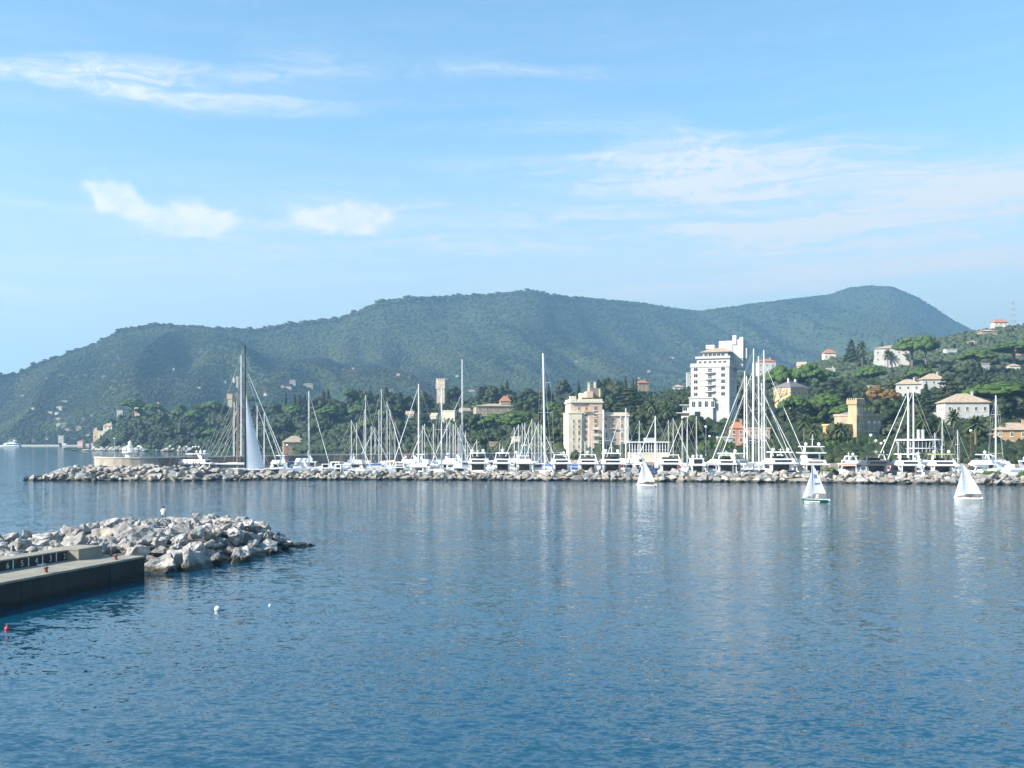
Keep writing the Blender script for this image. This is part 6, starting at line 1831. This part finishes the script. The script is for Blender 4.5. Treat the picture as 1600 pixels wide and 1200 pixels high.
motor_yacht(820, 15.5, 'white sport fishing boat with a tall lattice tower', 14, 4.8, R(2), 'tower', domes=0, mast=0)
motor_yacht(842, 17, 'small white cruiser beside the lattice tower boat', 10, 3.4, R(5), 'open', domes=0, mast=0)
motor_yacht(879, 15, 'white yacht with slim cockpit posts before the cream hotel corner', 15, 5.4, R(4), 'fly', domes=0, mast=0.6, hard=False)
motor_yacht(919, 15, 'white yacht with dinghy on its aft deck before the hotel front', 16, 5.8, R(-2), 'fly', domes=1, mast=0, hard=False, canvas=CREAM)
motor_yacht(959, 14.5, 'large white flybridge yacht with a red lined cockpit and frame hardtop', 18, 6.2, R(2), 'fly', domes=2, mast=2.4, glass=GLASS, canvas=None, flag=FLAGR)
motor_yacht(991, 16, 'blue hulled day cruiser beside the red lined flybridge yacht', 11, 3.6, R(-60), 'open', hullm=BLUEH, domes=0, mast=0)
motor_yacht(1012, 27, 'white yacht under a long white winter cover', 15, 4.6, R(60), 'fly', domes=0, mast=0, hard=False)
motor_yacht(1050, 14.5, 'white yacht with a wide low cockpit opening behind the first dinghy', 16, 6.4, R(0), 'fly', domes=0, mast=0, hard=False, flag=FLAGR)
motor_yacht(1093, 14.5, 'boxy white yacht with one square dark stern window', 13, 4.4, R(2), 'box', domes=2, mast=1.4, s=0.92)
motor_yacht(1114, 15.5, 'small white launch with blue canvas cover', 8, 3.0, R(4), 'open', domes=0, mast=0, canvas=SAILB)
motor_yacht(1137, 14.5, 'white yacht with a black cockpit below the salmon house', 14, 5.2, R(-4), 'fly', domes=0, mast=1.2, hard=False)
motor_yacht(1176, 19, 'long sleek white yacht lying under the cluster of tall masts', 22, 5.8, R(48), 'fly', domes=1, mast=1.0, hard=True)
motor_yacht(1228, 14.5, 'wide white flybridge yacht with a tinted upper screen right of the tall masts', 18, 6.8, R(3), 'fly', domes=2, mast=0.8, s=1.06)
motor_yacht(1280, 15, 'tall white three deck yacht with twin satellite domes on its mast', 21, 6.4, R(4), 'tri', domes=2, mast=3.2, flag=FLAGR)
motor_yacht(1329, 14, 'small white yacht with a red and orange canvas top', 11, 4.8, R(-2), 'open', domes=0, mast=0, canvas=ORANGEC)
motor_yacht(1376, 14, 'dark navy yacht with a black hardtop and a red flag', 17, 6.6, R(-3), 'fly', hullm=NAVY, domes=0, mast=0.8, flag=FLAGR, topm=DARKT, canvas=RUBBER)
motor_yacht(1428, 14, 'white flybridge yacht below the furled jib masts', 17, 5.8, R(2), 'fly', domes=0, mast=2.2)
motor_yacht(1481, 14, 'large white yacht with a yellow green upper screen and two white domes', 18, 6.6, R(-2), 'fly', glass=GLASS, domes=2, mast=2.0, canvas=YTINT)
motor_yacht(1536, 13, 'small grey white motor boat moored by the low bush', 8, 3.4, R(15), 'open', domes=0, mast=0)
motor_yacht(1545, 26, 'long sleek grey blue yacht lying broadside near the image edge', 24, 5.2, R(-84), 'open', hullm=GREYB, domes=0, mast=0, s=1.25)
motor_yacht(1590, 20, 'white sports yacht with a pointed bow before the grey blue yacht', 18, 4.6, R(82), 'open', domes=0, mast=0)
motor_yacht(1588, 38, 'white motor yacht with blue canvas behind the grey blue yacht', 18, 5.0, R(-80), 'open', domes=1, mast=1.2, canvas=SAILB, s=1.2)

# --- sailing yachts one can tell apart
sail_yacht(383, 540, 24, 'huge sloop with a black mast and a pale grey blue jib set', 26, R(-78), BLACKM, 0.30, 3, True, None, NAVY, jib=SAILG, frac=0.83, lean=-0.5)
sail_yacht(371, 612, 34, 'classic yacht with a varnished brown mast and a fan of stays', 22, R(-96), WOODM, 0.27, 1, False, SAILY, WHITE, fan=6)
sail_yacht(377, 555, 46, 'tall white masted sloop right behind the black mast', 24, R(-90), None, 0.24, 3, False, None)
sail_yacht(366, 628, 42, 'white masted sloop just left of the brown mast', 15, R(-84), None, 0.17, 2, False, None)
sail_yacht(402, 634, 38, 'white masted sloop seen through the foot of the pale jib', 14, R(-80), None, 0.17, 2, True, None)
sail_yacht(413, 646, 30, 'white masted sloop right of the pale jib', 13, R(-75), None, 0.16, 2, True, None)
sail_yacht(483, 611, 30, 'lone white sloop with one spreader mast before the ochre boathouse', 14, R(-70), None, 0.2, 2, True, None, lean=-0.2)
sail_yacht(654, 600, 26, 'tall white sloop standing highest left of the battlemented tower', 17, R(100), None, 0.24, 2, True, None, lean=-0.5)
sail_yacht(690, 607, 30, 'tall grey masted sloop directly below the battlemented tower', 16, R(-8), None, 0.24, 1, False, None)
sail_yacht(722, 562, 34, 'very tall slender masted sloop right of the battlemented tower', 21, R(95), None, 0.21, 3, True, SAILB, frac=0.70, lean=-1.4)
sail_yacht(852, 552, 20, 'tallest white sloop with three spreaders left of the pink hotel', 22, R(8), None, 0.34, 3, False, SAILB, lean=-0.6)
sail_yacht(943, 640, 30, 'white sloop with a thick mast before the hotel wing', 18, R(4), None, 0.34, 1, False, None)
sail_yacht(978, 638, 26, 'white sloop with a plain mast at the hotel wing corner', 15, R(-5), None, 0.22, 1, False, None)
sail_yacht(1024, 650, 26, 'white sloop behind the first dinghy and its cover boat', 14, R(80), None, 0.22, 1, True, None)
sail_yacht(1419, 609, 34, 'tall white ketch with two furled jibs slanting to its left', 20, R(74), None, 0.28, 3, True, None, lean=0.1)
sail_yacht(1427, 606, 42, 'slim masted sloop close beside the tall ketch', 17, R(72), None, 0.18, 2, True, None)
sail_yacht(1556, 618, 42, 'grey white sloop with three spreaders before the orange house', 17, R(172), None, 0.26, 3, False, None)
# --- cluster of big white masts right of the tower hotel
for i, (px, yt, off, L, rz, ln, fr, m_) in enumerate([
        (1163, 580, 36, 22, 86, -0.7, 0.93, 0.30), (1168, 587, 42, 21, -86, -1.0, 0.72, 0.28), (1176, 567, 48, 23, 90, -0.4, 0.92, 0.24), (1177, 545, 30, 25, -84, 0.4, 0.66, 0.32),
        (1186, 556, 40, 26, -92, -0.6, 0.74, 0.34), (1195, 547, 34, 28, -88, -0.9, 0.90, 0.34), (1191, 598, 54, 22, -86, -0.4, 0.93, 0.24)]):
    lab = ['left hand big sloop of the tall white mast cluster', 'big sloop second from the left in the tall white mast cluster', 'slim masted sloop behind in the tall white mast cluster', 'highest sloop of the tall white mast cluster', 'thick masted sloop in the middle of the tall white mast cluster', 'right hand big sloop of the tall white mast cluster with long furled jib', 'shortest sloop of the tall white mast cluster'][i]
    sail_yacht(px, yt, off, lab, L, R(rz), None, m_ * 0.75, 3, True, None, lean=ln, frac=fr)
# --- crowds of masts that nothing tells apart
def crowd(lst, where, group, L=11.5, cover=None, rz0=90, o0=30, step=5.5):
    for i, (px, yt) in enumerate(lst):
        sail_yacht(px, yt, o0 + step * ((i * 3) % len(lst)), f'bare masted yacht in the crowd {where}', L + rng.uniform(-1.5, 1.5), R(rz0 * (1 if i % 2 else -1) + rng.uniform(-12, 12)), None, rng.uniform(0.09, 0.135), rng.choice([1, 2]), rng.random() < 0.5, rng.choice([SAILC, SAILC, SAILB, SAILY]) if cover is None else cover, group=group, lean=rng.uniform(-0.5, 0.5))
crowd([(549, 656), (557, 660), (571, 617), (569, 640), (596, 608), (592, 640), (580, 666), (586, 668), (605, 627), (609, 640), (617, 660)], 'left of the battlemented tower', 'yachts moored left of the battlemented tower', 13)
crowd([(660, 664), (664, 662), (677, 662), (698, 660), (703, 660), (708, 663), (712, 660), (716, 668), (719, 664), (727, 672), (731, 690), (745, 687), (781, 692)], 'below the tan villa', 'yachts moored below the tan villa', 11.5)
crowd([(804, 668), (810, 663), (816, 661), (820, 660), (826, 668), (831, 654), (836, 660), (841, 659), (846, 664), (861, 693)], 'beside the tallest single mast', 'yachts moored beside the tallest single mast', 11.5)
crowd([(907, 680), (914, 690), (925, 672), (970, 648), (999, 657), (1044, 656), (1052, 653), (1066, 656), (1074, 654), (1088, 650)], 'between the pink hotel and tower hotel', 'yachts moored between the pink and tower hotels', 12)
crowd([(1461, 676), (1472, 652), (1497, 672), (1404, 690)], 'before the round restaurant', 'yachts moored before the round restaurant', 11)
# --- second rows of small motor boats
n_b = 0
for px in list(range(432, 745, 21)) + list(range(760, 1160, 27)) + list(range(1205, 1600, 27)):
    px += rng.uniform(-6, 6)
    where = 'before the mole wall' if px < 745 else ('before the hotels' if px < 1170 else 'before the villas')
    motor_yacht(px, rng.uniform(34, 46), f'small white motor boat in the second row {where}'.replace('second row left of', 'row behind and left of'), rng.uniform(9, 13), rng.uniform(3.4, 4.4), R(rng.choice([-90, 90]) + rng.uniform(-20, 20)), rng.choice(['open', 'fly', 'open']), domes=rng.choice([0, 1]), mast=rng.choice([0, 1.2]), s=rng.uniform(0.8, 1.0), hard=rng.random() < 0.5, hullm=rng.choice([None, None, None, CREAM, GREYB, BLUEH]), group=f'second row boats {where}', canvas=rng.choice([None, None, SAILB, CREAM, REDC]), cat='motor boat')
# far motor yacht across the bay
o = motor_yacht(14, 0, 'far white motor yacht lying at the foot of the mountain', 34, 7.5, R(90), 'tri', Y=1380, s=1.0, domes=1, mast=3.0)
o.location.x = atx(32, 1380)

# ------------------------------------------------------------------ people
def skin_figure(name, joints, bones, radii, mats, root):
    """one continuous body grown over a skeleton"""
    me = bpy.data.meshes.new(name)
    keys = list(joints)
    me.from_pydata([joints[k] for k in keys], [(keys.index(a), keys.index(b_)) for a, b_ in bones], [])
    o = bpy.data.objects.new(name, me); COL.objects.link(o)
    o.modifiers.new('skin', 'SKIN'); sub = o.modifiers.new('sub', 'SUBSURF'); sub.levels = sub.render_levels = 2
    for i, k in enumerate(keys):
        sv = me.skin_vertices[0].data[i]
        r = radii[k]; sv.radius = r if isinstance(r, tuple) else (r, r)
        sv.use_root = k == 'pelvis'
    dg = bpy.context.evaluated_depsgraph_get()
    fin = bpy.data.meshes.new_from_object(o.evaluated_get(dg))
    bpy.data.objects.remove(o)
    fin.name = name
    fin.materials.clear()
    for m_ in mats: fin.materials.append(m_[0])
    cent = {k: Vector(joints[k]) for k in keys}
    mids = [((cent[a] + cent[b_]) / 2, part) for a, b_, part in ZONES]
    for p in fin.polygons:
        c = p.center
        p.material_index = min(mids, key=lambda q: (q[0] - c).length)[1]
        p.use_smooth = True
    return ob('body', fin, root)
ZONES = [('head', 'top', 0), ('neck', 'head', 0), ('chest', 'neck', 1), ('chest', 'belly', 1), ('belly', 'pelvis', 1), ('sh_a', 'el_a', 1), ('sh_b', 'el_b', 1), ('el_a', 'ha_a', 0), ('el_b', 'ha_b', 0), ('pelvis', 'kn_a', 2), ('pelvis', 'kn_b', 2), ('hip_a', 'kn_a', 2), ('hip_b', 'kn_b', 2), ('kn_a', 'an_a', 2), ('kn_b', 'an_b', 2), ('an_a', 'to_a', 3), ('an_b', 'to_b', 3)]
SKIN = M('skin', (0.48, 0.30, 0.21), 0.6, 0.08, 6)
HAIR = M('dark_hair', (0.02, 0.016, 0.013), 0.7, 0.2, 20)
CLW = M('white_shirt', (0.74, 0.72, 0.70), 0.85, 0.06, 5)
CLD = M('dark_clothes', (0.05, 0.05, 0.07), 0.85, 0.2, 5)
CLO = M('olive_trousers', (0.12, 0.11, 0.08), 0.85, 0.2, 5)
def person(label, loc, rz, shirt, trousers, hair=HAIR, lean=0.18, knee=0.5):
    """seated figure: origin at the seat, facing local +y"""
    o = thing('person', label, 'person', loc, rz)
    J = {'pelvis': (0, 0, 0.11), 'belly': (0, 0.02, 0.30), 'chest': (0, lean * 0.6, 0.50), 'neck': (0, lean * 0.95, 0.66), 'head': (0, lean * 1.2, 0.78), 'top': (0, lean * 1.25, 0.90)}
    B = [('pelvis', 'belly'), ('belly', 'chest'), ('chest', 'neck'), ('neck', 'head'), ('head', 'top')]
    Rr = {'pelvis': (0.17, 0.13), 'belly': (0.15, 0.11), 'chest': (0.17, 0.115), 'neck': 0.055, 'head': (0.088, 0.10), 'top': (0.06, 0.07)}
    for s, n in ((-1, 'a'), (1, 'b')):
        J['sh_' + n] = (s * 0.19, lean * 0.75, 0.57); J['el_' + n] = (s * 0.26, lean + 0.10, 0.33); J['ha_' + n] = (s * 0.15, lean + 0.32, 0.28)
        J['hip_' + n] = (s * 0.10, 0.02, 0.10); J['kn_' + n] = (s * 0.14, 0.42, 0.16 + 0.2 * knee); J['an_' + n] = (s * 0.13, 0.46, -0.26 + 0.2 * knee); J['to_' + n] = (s * 0.14, 0.62, -0.31 + 0.2 * knee)
        B += [('chest', 'sh_' + n), ('sh_' + n, 'el_' + n), ('el_' + n, 'ha_' + n), ('pelvis', 'hip_' + n), ('hip_' + n, 'kn_' + n), ('kn_' + n, 'an_' + n), ('an_' + n, 'to_' + n)]
        Rr['sh_' + n] = 0.075; Rr['el_' + n] = 0.05; Rr['ha_' + n] = 0.033; Rr['hip_' + n] = 0.10; Rr['kn_' + n] = 0.075; Rr['an_' + n] = 0.048; Rr['to_' + n] = 0.038
    skin_figure('person', J, B, Rr, [(SKIN,), (shirt,), (trousers,), (RUBBER,)], o)
    hd = Vector(J['head'])
    m = MB(); m.ico(hd + Vector((0, -0.025, 0.055)), (0.108, 0.115, 0.105), 2); m.build('hair', hair, o, smooth=True)
    MB().add([hd + Vector(v) for v in ((-0.018, 0.095, -0.02), (0.018, 0.095, -0.02), (0, 0.13, -0.015), (0, 0.095, 0.035))], [(0, 1, 2), (1, 3, 2), (3, 0, 2), (0, 3, 1)]).build('nose', SKIN, o)
    for s in (-1, 1):
        MB().ico(hd + Vector((s * 0.092, 0.0, 0.0)), (0.018, 0.03, 0.04), 1).build('ear', SKIN, o)
        w_ = Vector(J['ha_a' if s < 0 else 'ha_b'])
        h = MB(); h.ico(w_ + Vector((0, 0.05, -0.005)), (0.042, 0.052, 0.02), 2)
        for k, ln in enumerate((0.060, 0.072, 0.068, 0.052)):
            x = (k - 1.5) * 0.02
            a = w_ + Vector((x, 0.09, 0)); b_ = a + Vector((x * 0.15, ln * 0.6, -0.012)); c = b_ + Vector((0, ln * 0.35, -0.03))
            h.tube(a, b_, 0.010, 0.009, 5); h.tube(b_, c, 0.009, 0.007, 5)
        a = w_ + Vector((-s * 0.035, 0.035, 0)); h.tube(a, a + Vector((-s * 0.035, 0.035, -0.01)), 0.011, 0.009, 5)
        h.build('hand', SKIN, o)
    return o
person('person in a white shirt sitting on the boulders with back turned', (SEAT.x, SEAT.y, 3.22), R(12), CLW, CLO)

# ------------------------------------------------------------------ sailing dinghies
def dinghy(px, pyw, L, mh, label, hullm, rz, apex=0.0, lower=None, boomz=1.0, spread=0.62, marks=False, free=0.42):
    Y = on_water(pyw)
    o = thing('sailing_dinghy', label, 'dinghy', (atx(px, Y), Y, 0.0), rz)
    h = hull_mb(L, 1.6, free, free * 1.35, 0.82, 0.66, -L / 2, 0.8, 0.12).build('hull', hullm, o)
    MB().loft([[(-0.5 * k, y, free * 0.95 + 0.03), (0.5 * k, y, free * 0.95 + 0.03), (0.42 * k, y, free + 0.07), (-0.42 * k, y, free + 0.07)] for y, k in ((L * 0.12, 1.0), (L * 0.40, 0.4))]).build('foredeck', WHITE if hullm is not GREEN else TEAK, o)
    m = MB()
    for s in (-1, 1): m.path([(s * 0.8 * k, L * (t - 0.5), free + free * 0.35 * t ** 1.6 + 0.02) for t, k in ((0, 0.82), (0.2, 0.98), (0.45, 1.0), (0.68, 0.88), (0.85, 0.57))], 0.035, 5)
    m.build('gunwale', TEAK if hullm is not GREEN else WHITE, o)
    my = L * 0.14
    top = Vector((0.0, my + apex, mh))
    foot = Vector((0, my, 0.1))
    MB().tube(foot, top, 0.045, 0.028, 7).build('mast', ALU, o)
    # the boom swings out towards the viewer's right
    bl = L * spread
    bang = R(5)
    bd = Vector((math.sin(bang), -math.cos(bang), 0.03))
    tack = foot.lerp(top, boomz / mh)
    MB().tube(tack, tack + bd * bl, 0.035, 0.03, 6).build('boom', ALU, o)
    rows_ = []
    for i in range(13):
        t = i / 12
        luff = tack.lerp(top, t)
        ch = bl * (1 - t) ** 0.82 * 0.97 + 0.06
        tw = bang + R(12) * t
        d = Vector((math.sin(tw), -math.cos(tw), 0)); nn = Vector((math.cos(tw), math.sin(tw), 0))
        rows_.append([luff + d * (ch * u) + nn * (0.12 * ch * math.sin(math.pi * u ** 0.8)) + Vector((0, 0, 0.04 * u)) for u in (0, 0.15, 0.3, 0.5, 0.7, 0.85, 1.0)])
    ms = MB().loft(rows_, closed=False, caps=False).build('mainsail', SAIL, o, smooth=True)
    for k in (3, 6, 9):
        r = rows_[k]
        MB().path([r[3] * 0.4 + r[4] * 0.6 + Vector((-0.02, -0.02, 0)), r[6] + Vector((-0.02, -0.02, 0.0))], 0.022, 4).build('sail_batten', WIRE, ms)
    if marks:
        sb = M('blue_sail_marks', (0.10, 0.16, 0.34), 0.8, 0.1, 3)
        for k in range(4):
            for side in (0.05,):
                q = rows_[4][2].lerp(rows_[4][5], 0.12 + k * 0.25)
                MB().box(q.x - 0.07, q.x + 0.07, q.y - 0.1, q.y + 0.1, q.z - 0.14, q.z + 0.14).build('sail_mark', sb, ms)
        q = rows_[7][1].lerp(rows_[7][5], 0.5); MB().box(q.x - 0.07, q.x + 0.07, q.y - 0.2, q.y + 0.2, q.z - 0.3, q.z + 0.3).build('sail_mark', sb, ms)
    bowp = Vector((0, L * 0.47, free * 1.45))
    hd = foot.lerp(top, 0.80)
    clew = Vector((0.42, my - 0.35, boomz * 0.85))
    rj = []
    for i in range(9):
        t = i / 8
        a, c = bowp.lerp(hd, t), clew.lerp(hd, t)
        n_ = (c - a).cross(Vector((0, 0, 1)))
        rj.append([a.lerp(c, u) + (n_.normalized() * (0.10 * (c - a).length * math.sin(math.pi * u)) if n_.length > 1e-5 else Vector()) for u in (0, 0.25, 0.5, 0.75, 1.0)])
    MB().loft(rj, closed=False, caps=False).build('jib', SAIL, o, smooth=True)
    MB().tube(bowp, hd, 0.012, n=4).build('forestay', WIRE, o)
    for s in (-1, 1): MB().tube((s * 0.74, my - 0.3, free), foot.lerp(top, 0.8), 0.012, n=4).build('shroud', WIRE, o)
    MB().box(-0.03, 0.03, -L / 2 - 0.35, -L / 2 + 0.02, -0.4, free + 0.1).build('rudder', WHITE, o)
    if lower: MB().loft([[(s * 0.81 * k * 0.93, L * (t - 0.5), z) for s, z in ((-1, 0.02), (-1, 0.15), (1, 0.15), (1, 0.02))] for t, k in ((0.3, 1.0), (0.68, 0.88), (0.9, 0.42))]).build('boot_stripe', lower, o)
    return o, Y
def crew(d, Y, along, side, label, shirt, trousers, z=0.36, face=0.0):
    v = d.matrix_basis @ Vector((side, along, z))
    return person(label, v, d.rotation_euler.z + face, shirt, trousers, knee=0.3)
d1, y1 = dinghy(1009, 760, 4.5, 6.1, 'white sailing dinghy sailing close to the breakwater with two dark clad sailors', WHITE, R(66), 0.2, spread=0.62)
d2, y2 = dinghy(1273, 784, 4.4, 6.6, 'green hulled sailing dinghy with a sailor in white at the stern', GREEN, R(72), -0.1, WHITE, 1.35, 0.56, True, 0.40)
d3, y3 = dinghy(1511, 781, 4.5, 6.5, 'white sailing dinghy with the largest sails sailing before the bush', WHITE, R(68), 0.25, spread=0.70)
crew(d1, y1, -0.55, -0.5, 'dark clad sailor sitting amidships in the first white dinghy', CLD, CLD, 0.30, R(-90))
crew(d1, y1, -1.45, -0.45, 'dark clad sailor at the stern of the first white dinghy', CLD, CLD, 0.30, R(-90))
crew(d2, y2, -0.55, -0.45, 'sailor in white clothes sitting upright in the green dinghy', CLW, CLW, 0.62, R(-60))
crew(d3, y3, -0.55, -0.45, 'dark clad sailor sitting low in the dinghy with the largest sails', CLD, CLD, 0.26, R(-80))

# ------------------------------------------------------------------ buoys
BUOYW = M('weathered_white_buoy', (0.66, 0.68, 0.64), 0.6, 0.12, 4)
BUOYR = M('red_buoy', (0.46, 0.035, 0.045), 0.5, 0.15, 4)
def buoy(px, py, r, m_, label, cone=False):
    Y = on_water(py)
    o = thing('buoy', label, 'buoy', (atx(px, Y), Y, r * 0.35))
    MB().ico((0, 0, 0), r, 3).build('float', m_, o, smooth=True)
    if cone: MB().lathe([(r * 0.55, r * 0.75), (r * 0.25, r * 1.5), (r * 0.15, r * 2.0)], n=10).build('cone', m_, o)
    MB().lathe([(r * 0.25, r * 0.93), (r * 0.25, r * 1.12)], n=8).build('collar', RUBBER, o)
    MB().tube((0, 0, -r * 0.9), (0.1, 0.1, -1.2), 0.02, n=5).build('mooring_rope', TEAK, o)
buoy(340, 953, 0.21, BUOYW, 'larger white mooring buoy floating off the rock groyne')
buoy(422, 947, 0.10, BUOYW, 'tiny white buoy farther out than the larger white one')
buoy(11, 984, 0.15, BUOYR, 'small red buoy with a pointed top near the quay', True)

# ------------------------------------------------------------------ cars on the causeway
def car(px, label, col, rz=0.0):
    Y = bwY(px) + 10.2
    o = thing('parked_car', label, 'car', (atx(px, Y), Y, 1.33), rz)
    cm = M('car_paint', col, 0.25, 0.04, 1)
    MB().loft([[(x, -0.82, z0), (x, 0.82, z0), (x, 0.86, (z0 + z1) / 2), (x, 0.78, z1), (x, -0.78, z1), (x, -0.86, (z0 + z1) / 2)] for x, z0, z1 in ((-2.05, 0.42, 0.78), (-1.9, 0.28, 0.92), (-0.9, 0.25, 0.98), (0.9, 0.25, 0.96), (1.85, 0.28, 0.80), (2.05, 0.42, 0.66))]).build('body', cm, o)
    MB().loft([[(x, -w, z) for w, z in ((0.76, 0.95), (-0.76, 0.95))] + [(x2, -w, z2) for w, z2 in ((-0.60, z1), (0.60, z1))] for x, x2, z1 in ((-1.75, -1.35, 1.44), (-0.2, -0.2, 1.50), (0.5, 0.35, 1.48), (1.15, 0.55, 1.40))]).build('windows', GLASS, o)
    MB().box(-1.3, 0.42, -0.58, 0.58, 1.47, 1.53).build('roof', cm, o)
    for x in (-1.3, 1.3):
        for y in (-0.80, 0.80):
            w_ = MB().lathe([(0.31, -0.1), (0.31, 0.1)], n=14).build('wheel', RUBBER, o, (x, y, 0.31)); w_.rotation_euler = (R(90), 0, 0)
            r_ = MB().lathe([(0.18, -0.11), (0.18, 0.11)], n=10).build('rim', STEEL, w_)
    for y in (-0.6, 0.6): MB().box(1.9, 2.04, y - 0.14, y + 0.14, 0.55, 0.68).build('headlight', LAMPW, o); MB().box(-2.06, -1.95, y - 0.12, y + 0.12, 0.62, 0.76).build('tail_light', FLAGR, o)
car(1171, 'silver car parked on the breakwater below the tall white masts', (0.45, 0.46, 0.47), R(8))
car(1196, 'dark car parked on the breakwater right of the silver car', (0.03, 0.03, 0.035), R(-4))
car(1239, 'blue grey car parked on the breakwater behind the green dinghy sail', (0.14, 0.19, 0.26), R(3))
# ------------------------------------------------------------------ labels that single things out
def seen_at(o):
    p = o.location
    return 800 + F * p.x / p.y, HOR - (p.z - CAMZ) / p.y * F
ORD = ['first', 'second', 'third', 'fourth', 'fifth', 'sixth', 'seventh', 'eighth', 'ninth', 'tenth', 'eleventh', 'twelfth', 'thirteenth', 'fourteenth', 'fifteenth', 'sixteenth', 'seventeenth', 'eighteenth', 'nineteenth', 'twentieth']
def ordinal(n): return ORD[n] if n < 20 else f'{n + 1}th'
LAND = [(208, 640, 'the seaward umbrella pine'), (303, 655, 'the shroud side umbrella pine'), (358, 630, 'the square tan tower'), (383, 650, 'the black mast'), (457, 700, 'the ochre boathouse'), (483, 660, 'the lone spreader mast'), (514, 650, 'the boathouse pine'), (546, 620, 'the skyline pine'),
        (571, 680, 'the furled jib crowd'), (604, 622, 'the skyline conifer'), (640, 648, 'the steeple house'), (654, 680, 'the tall sloop'), (690, 615, 'the battlemented tower'), (702, 650, 'the cream arched house'), (770, 640, 'the tan villa'), (752, 618, 'the broad conifer'),
        (818, 655, 'the uphill pine'), (852, 640, 'the tallest single mast'), (914, 660, 'the pink hotel'), (984, 630, 'the big cedar'), (1014, 698, 'the white veranda'), (1043, 655, 'the hotel palms'), (1115, 610, 'the tower hotel'), (1153, 675, 'the salmon house'), (1240, 615, 'the yellow villa'), (1291, 640, 'the bright umbrella pine'),
        (1344, 660, 'the castle villa'), (1378, 625, 'the autumn trees'), (1400, 555, 'the hilltop villa'), (1424, 605, 'the dark band villa'), (1461, 598, 'the pointed tan roof'), (1450, 690, 'the round restaurant'), (1514, 640, 'the long white villa'), (1562, 620, 'the spreading umbrella pine'), (1590, 680, 'the orange house'), (95, 685, 'the far apartment block'), (125, 690, 'the far salmon villa'), (560, 590, 'the mountain houses')]
by = {}
for o in S.objects:
    if o.parent is None and o.get('group'): by.setdefault(o['group'], []).append(o)
for grp, lst in by.items():
    cell = {}
    spread_out = max(seen_at(o)[1] for o in lst) - min(seen_at(o)[1] for o in lst) > 22 and len(lst) > 6
    if not spread_out and len(lst) <= 30:
        if len({o['label'] for o in lst}) == 1:
            lst.sort(key=lambda o: seen_at(o)[0])
            for i, o in enumerate(lst): o['label'] = f"{o['label']}, {ordinal(i)} from left"
        continue
    for o in lst:
        x, y = seen_at(o)
        l = min(LAND, key=lambda q: (q[0] - x) ** 2 + ((q[1] - y) * 1.4) ** 2)
        dx, dy = x - l[0], y - l[1]
        d = ('right of' if dx > 0 else 'left of') if abs(dx) > abs(dy) * 1.2 else ('below' if dy > 0 else 'above')
        cell.setdefault((o['label'].split(' in ')[0].split(' among ')[0].split(' on ')[0].split(' across ')[0].split(' above ')[0], d + ' ' + l[2]), []).append(o)
    for (base, where), q in cell.items():
        q.sort(key=lambda o: seen_at(o)[0])
        for i, o in enumerate(q):
            o['label'] = f'{base} {where}' + ('' if len(q) == 1 else f', {ordinal(i)} of {len(q)} from the left')
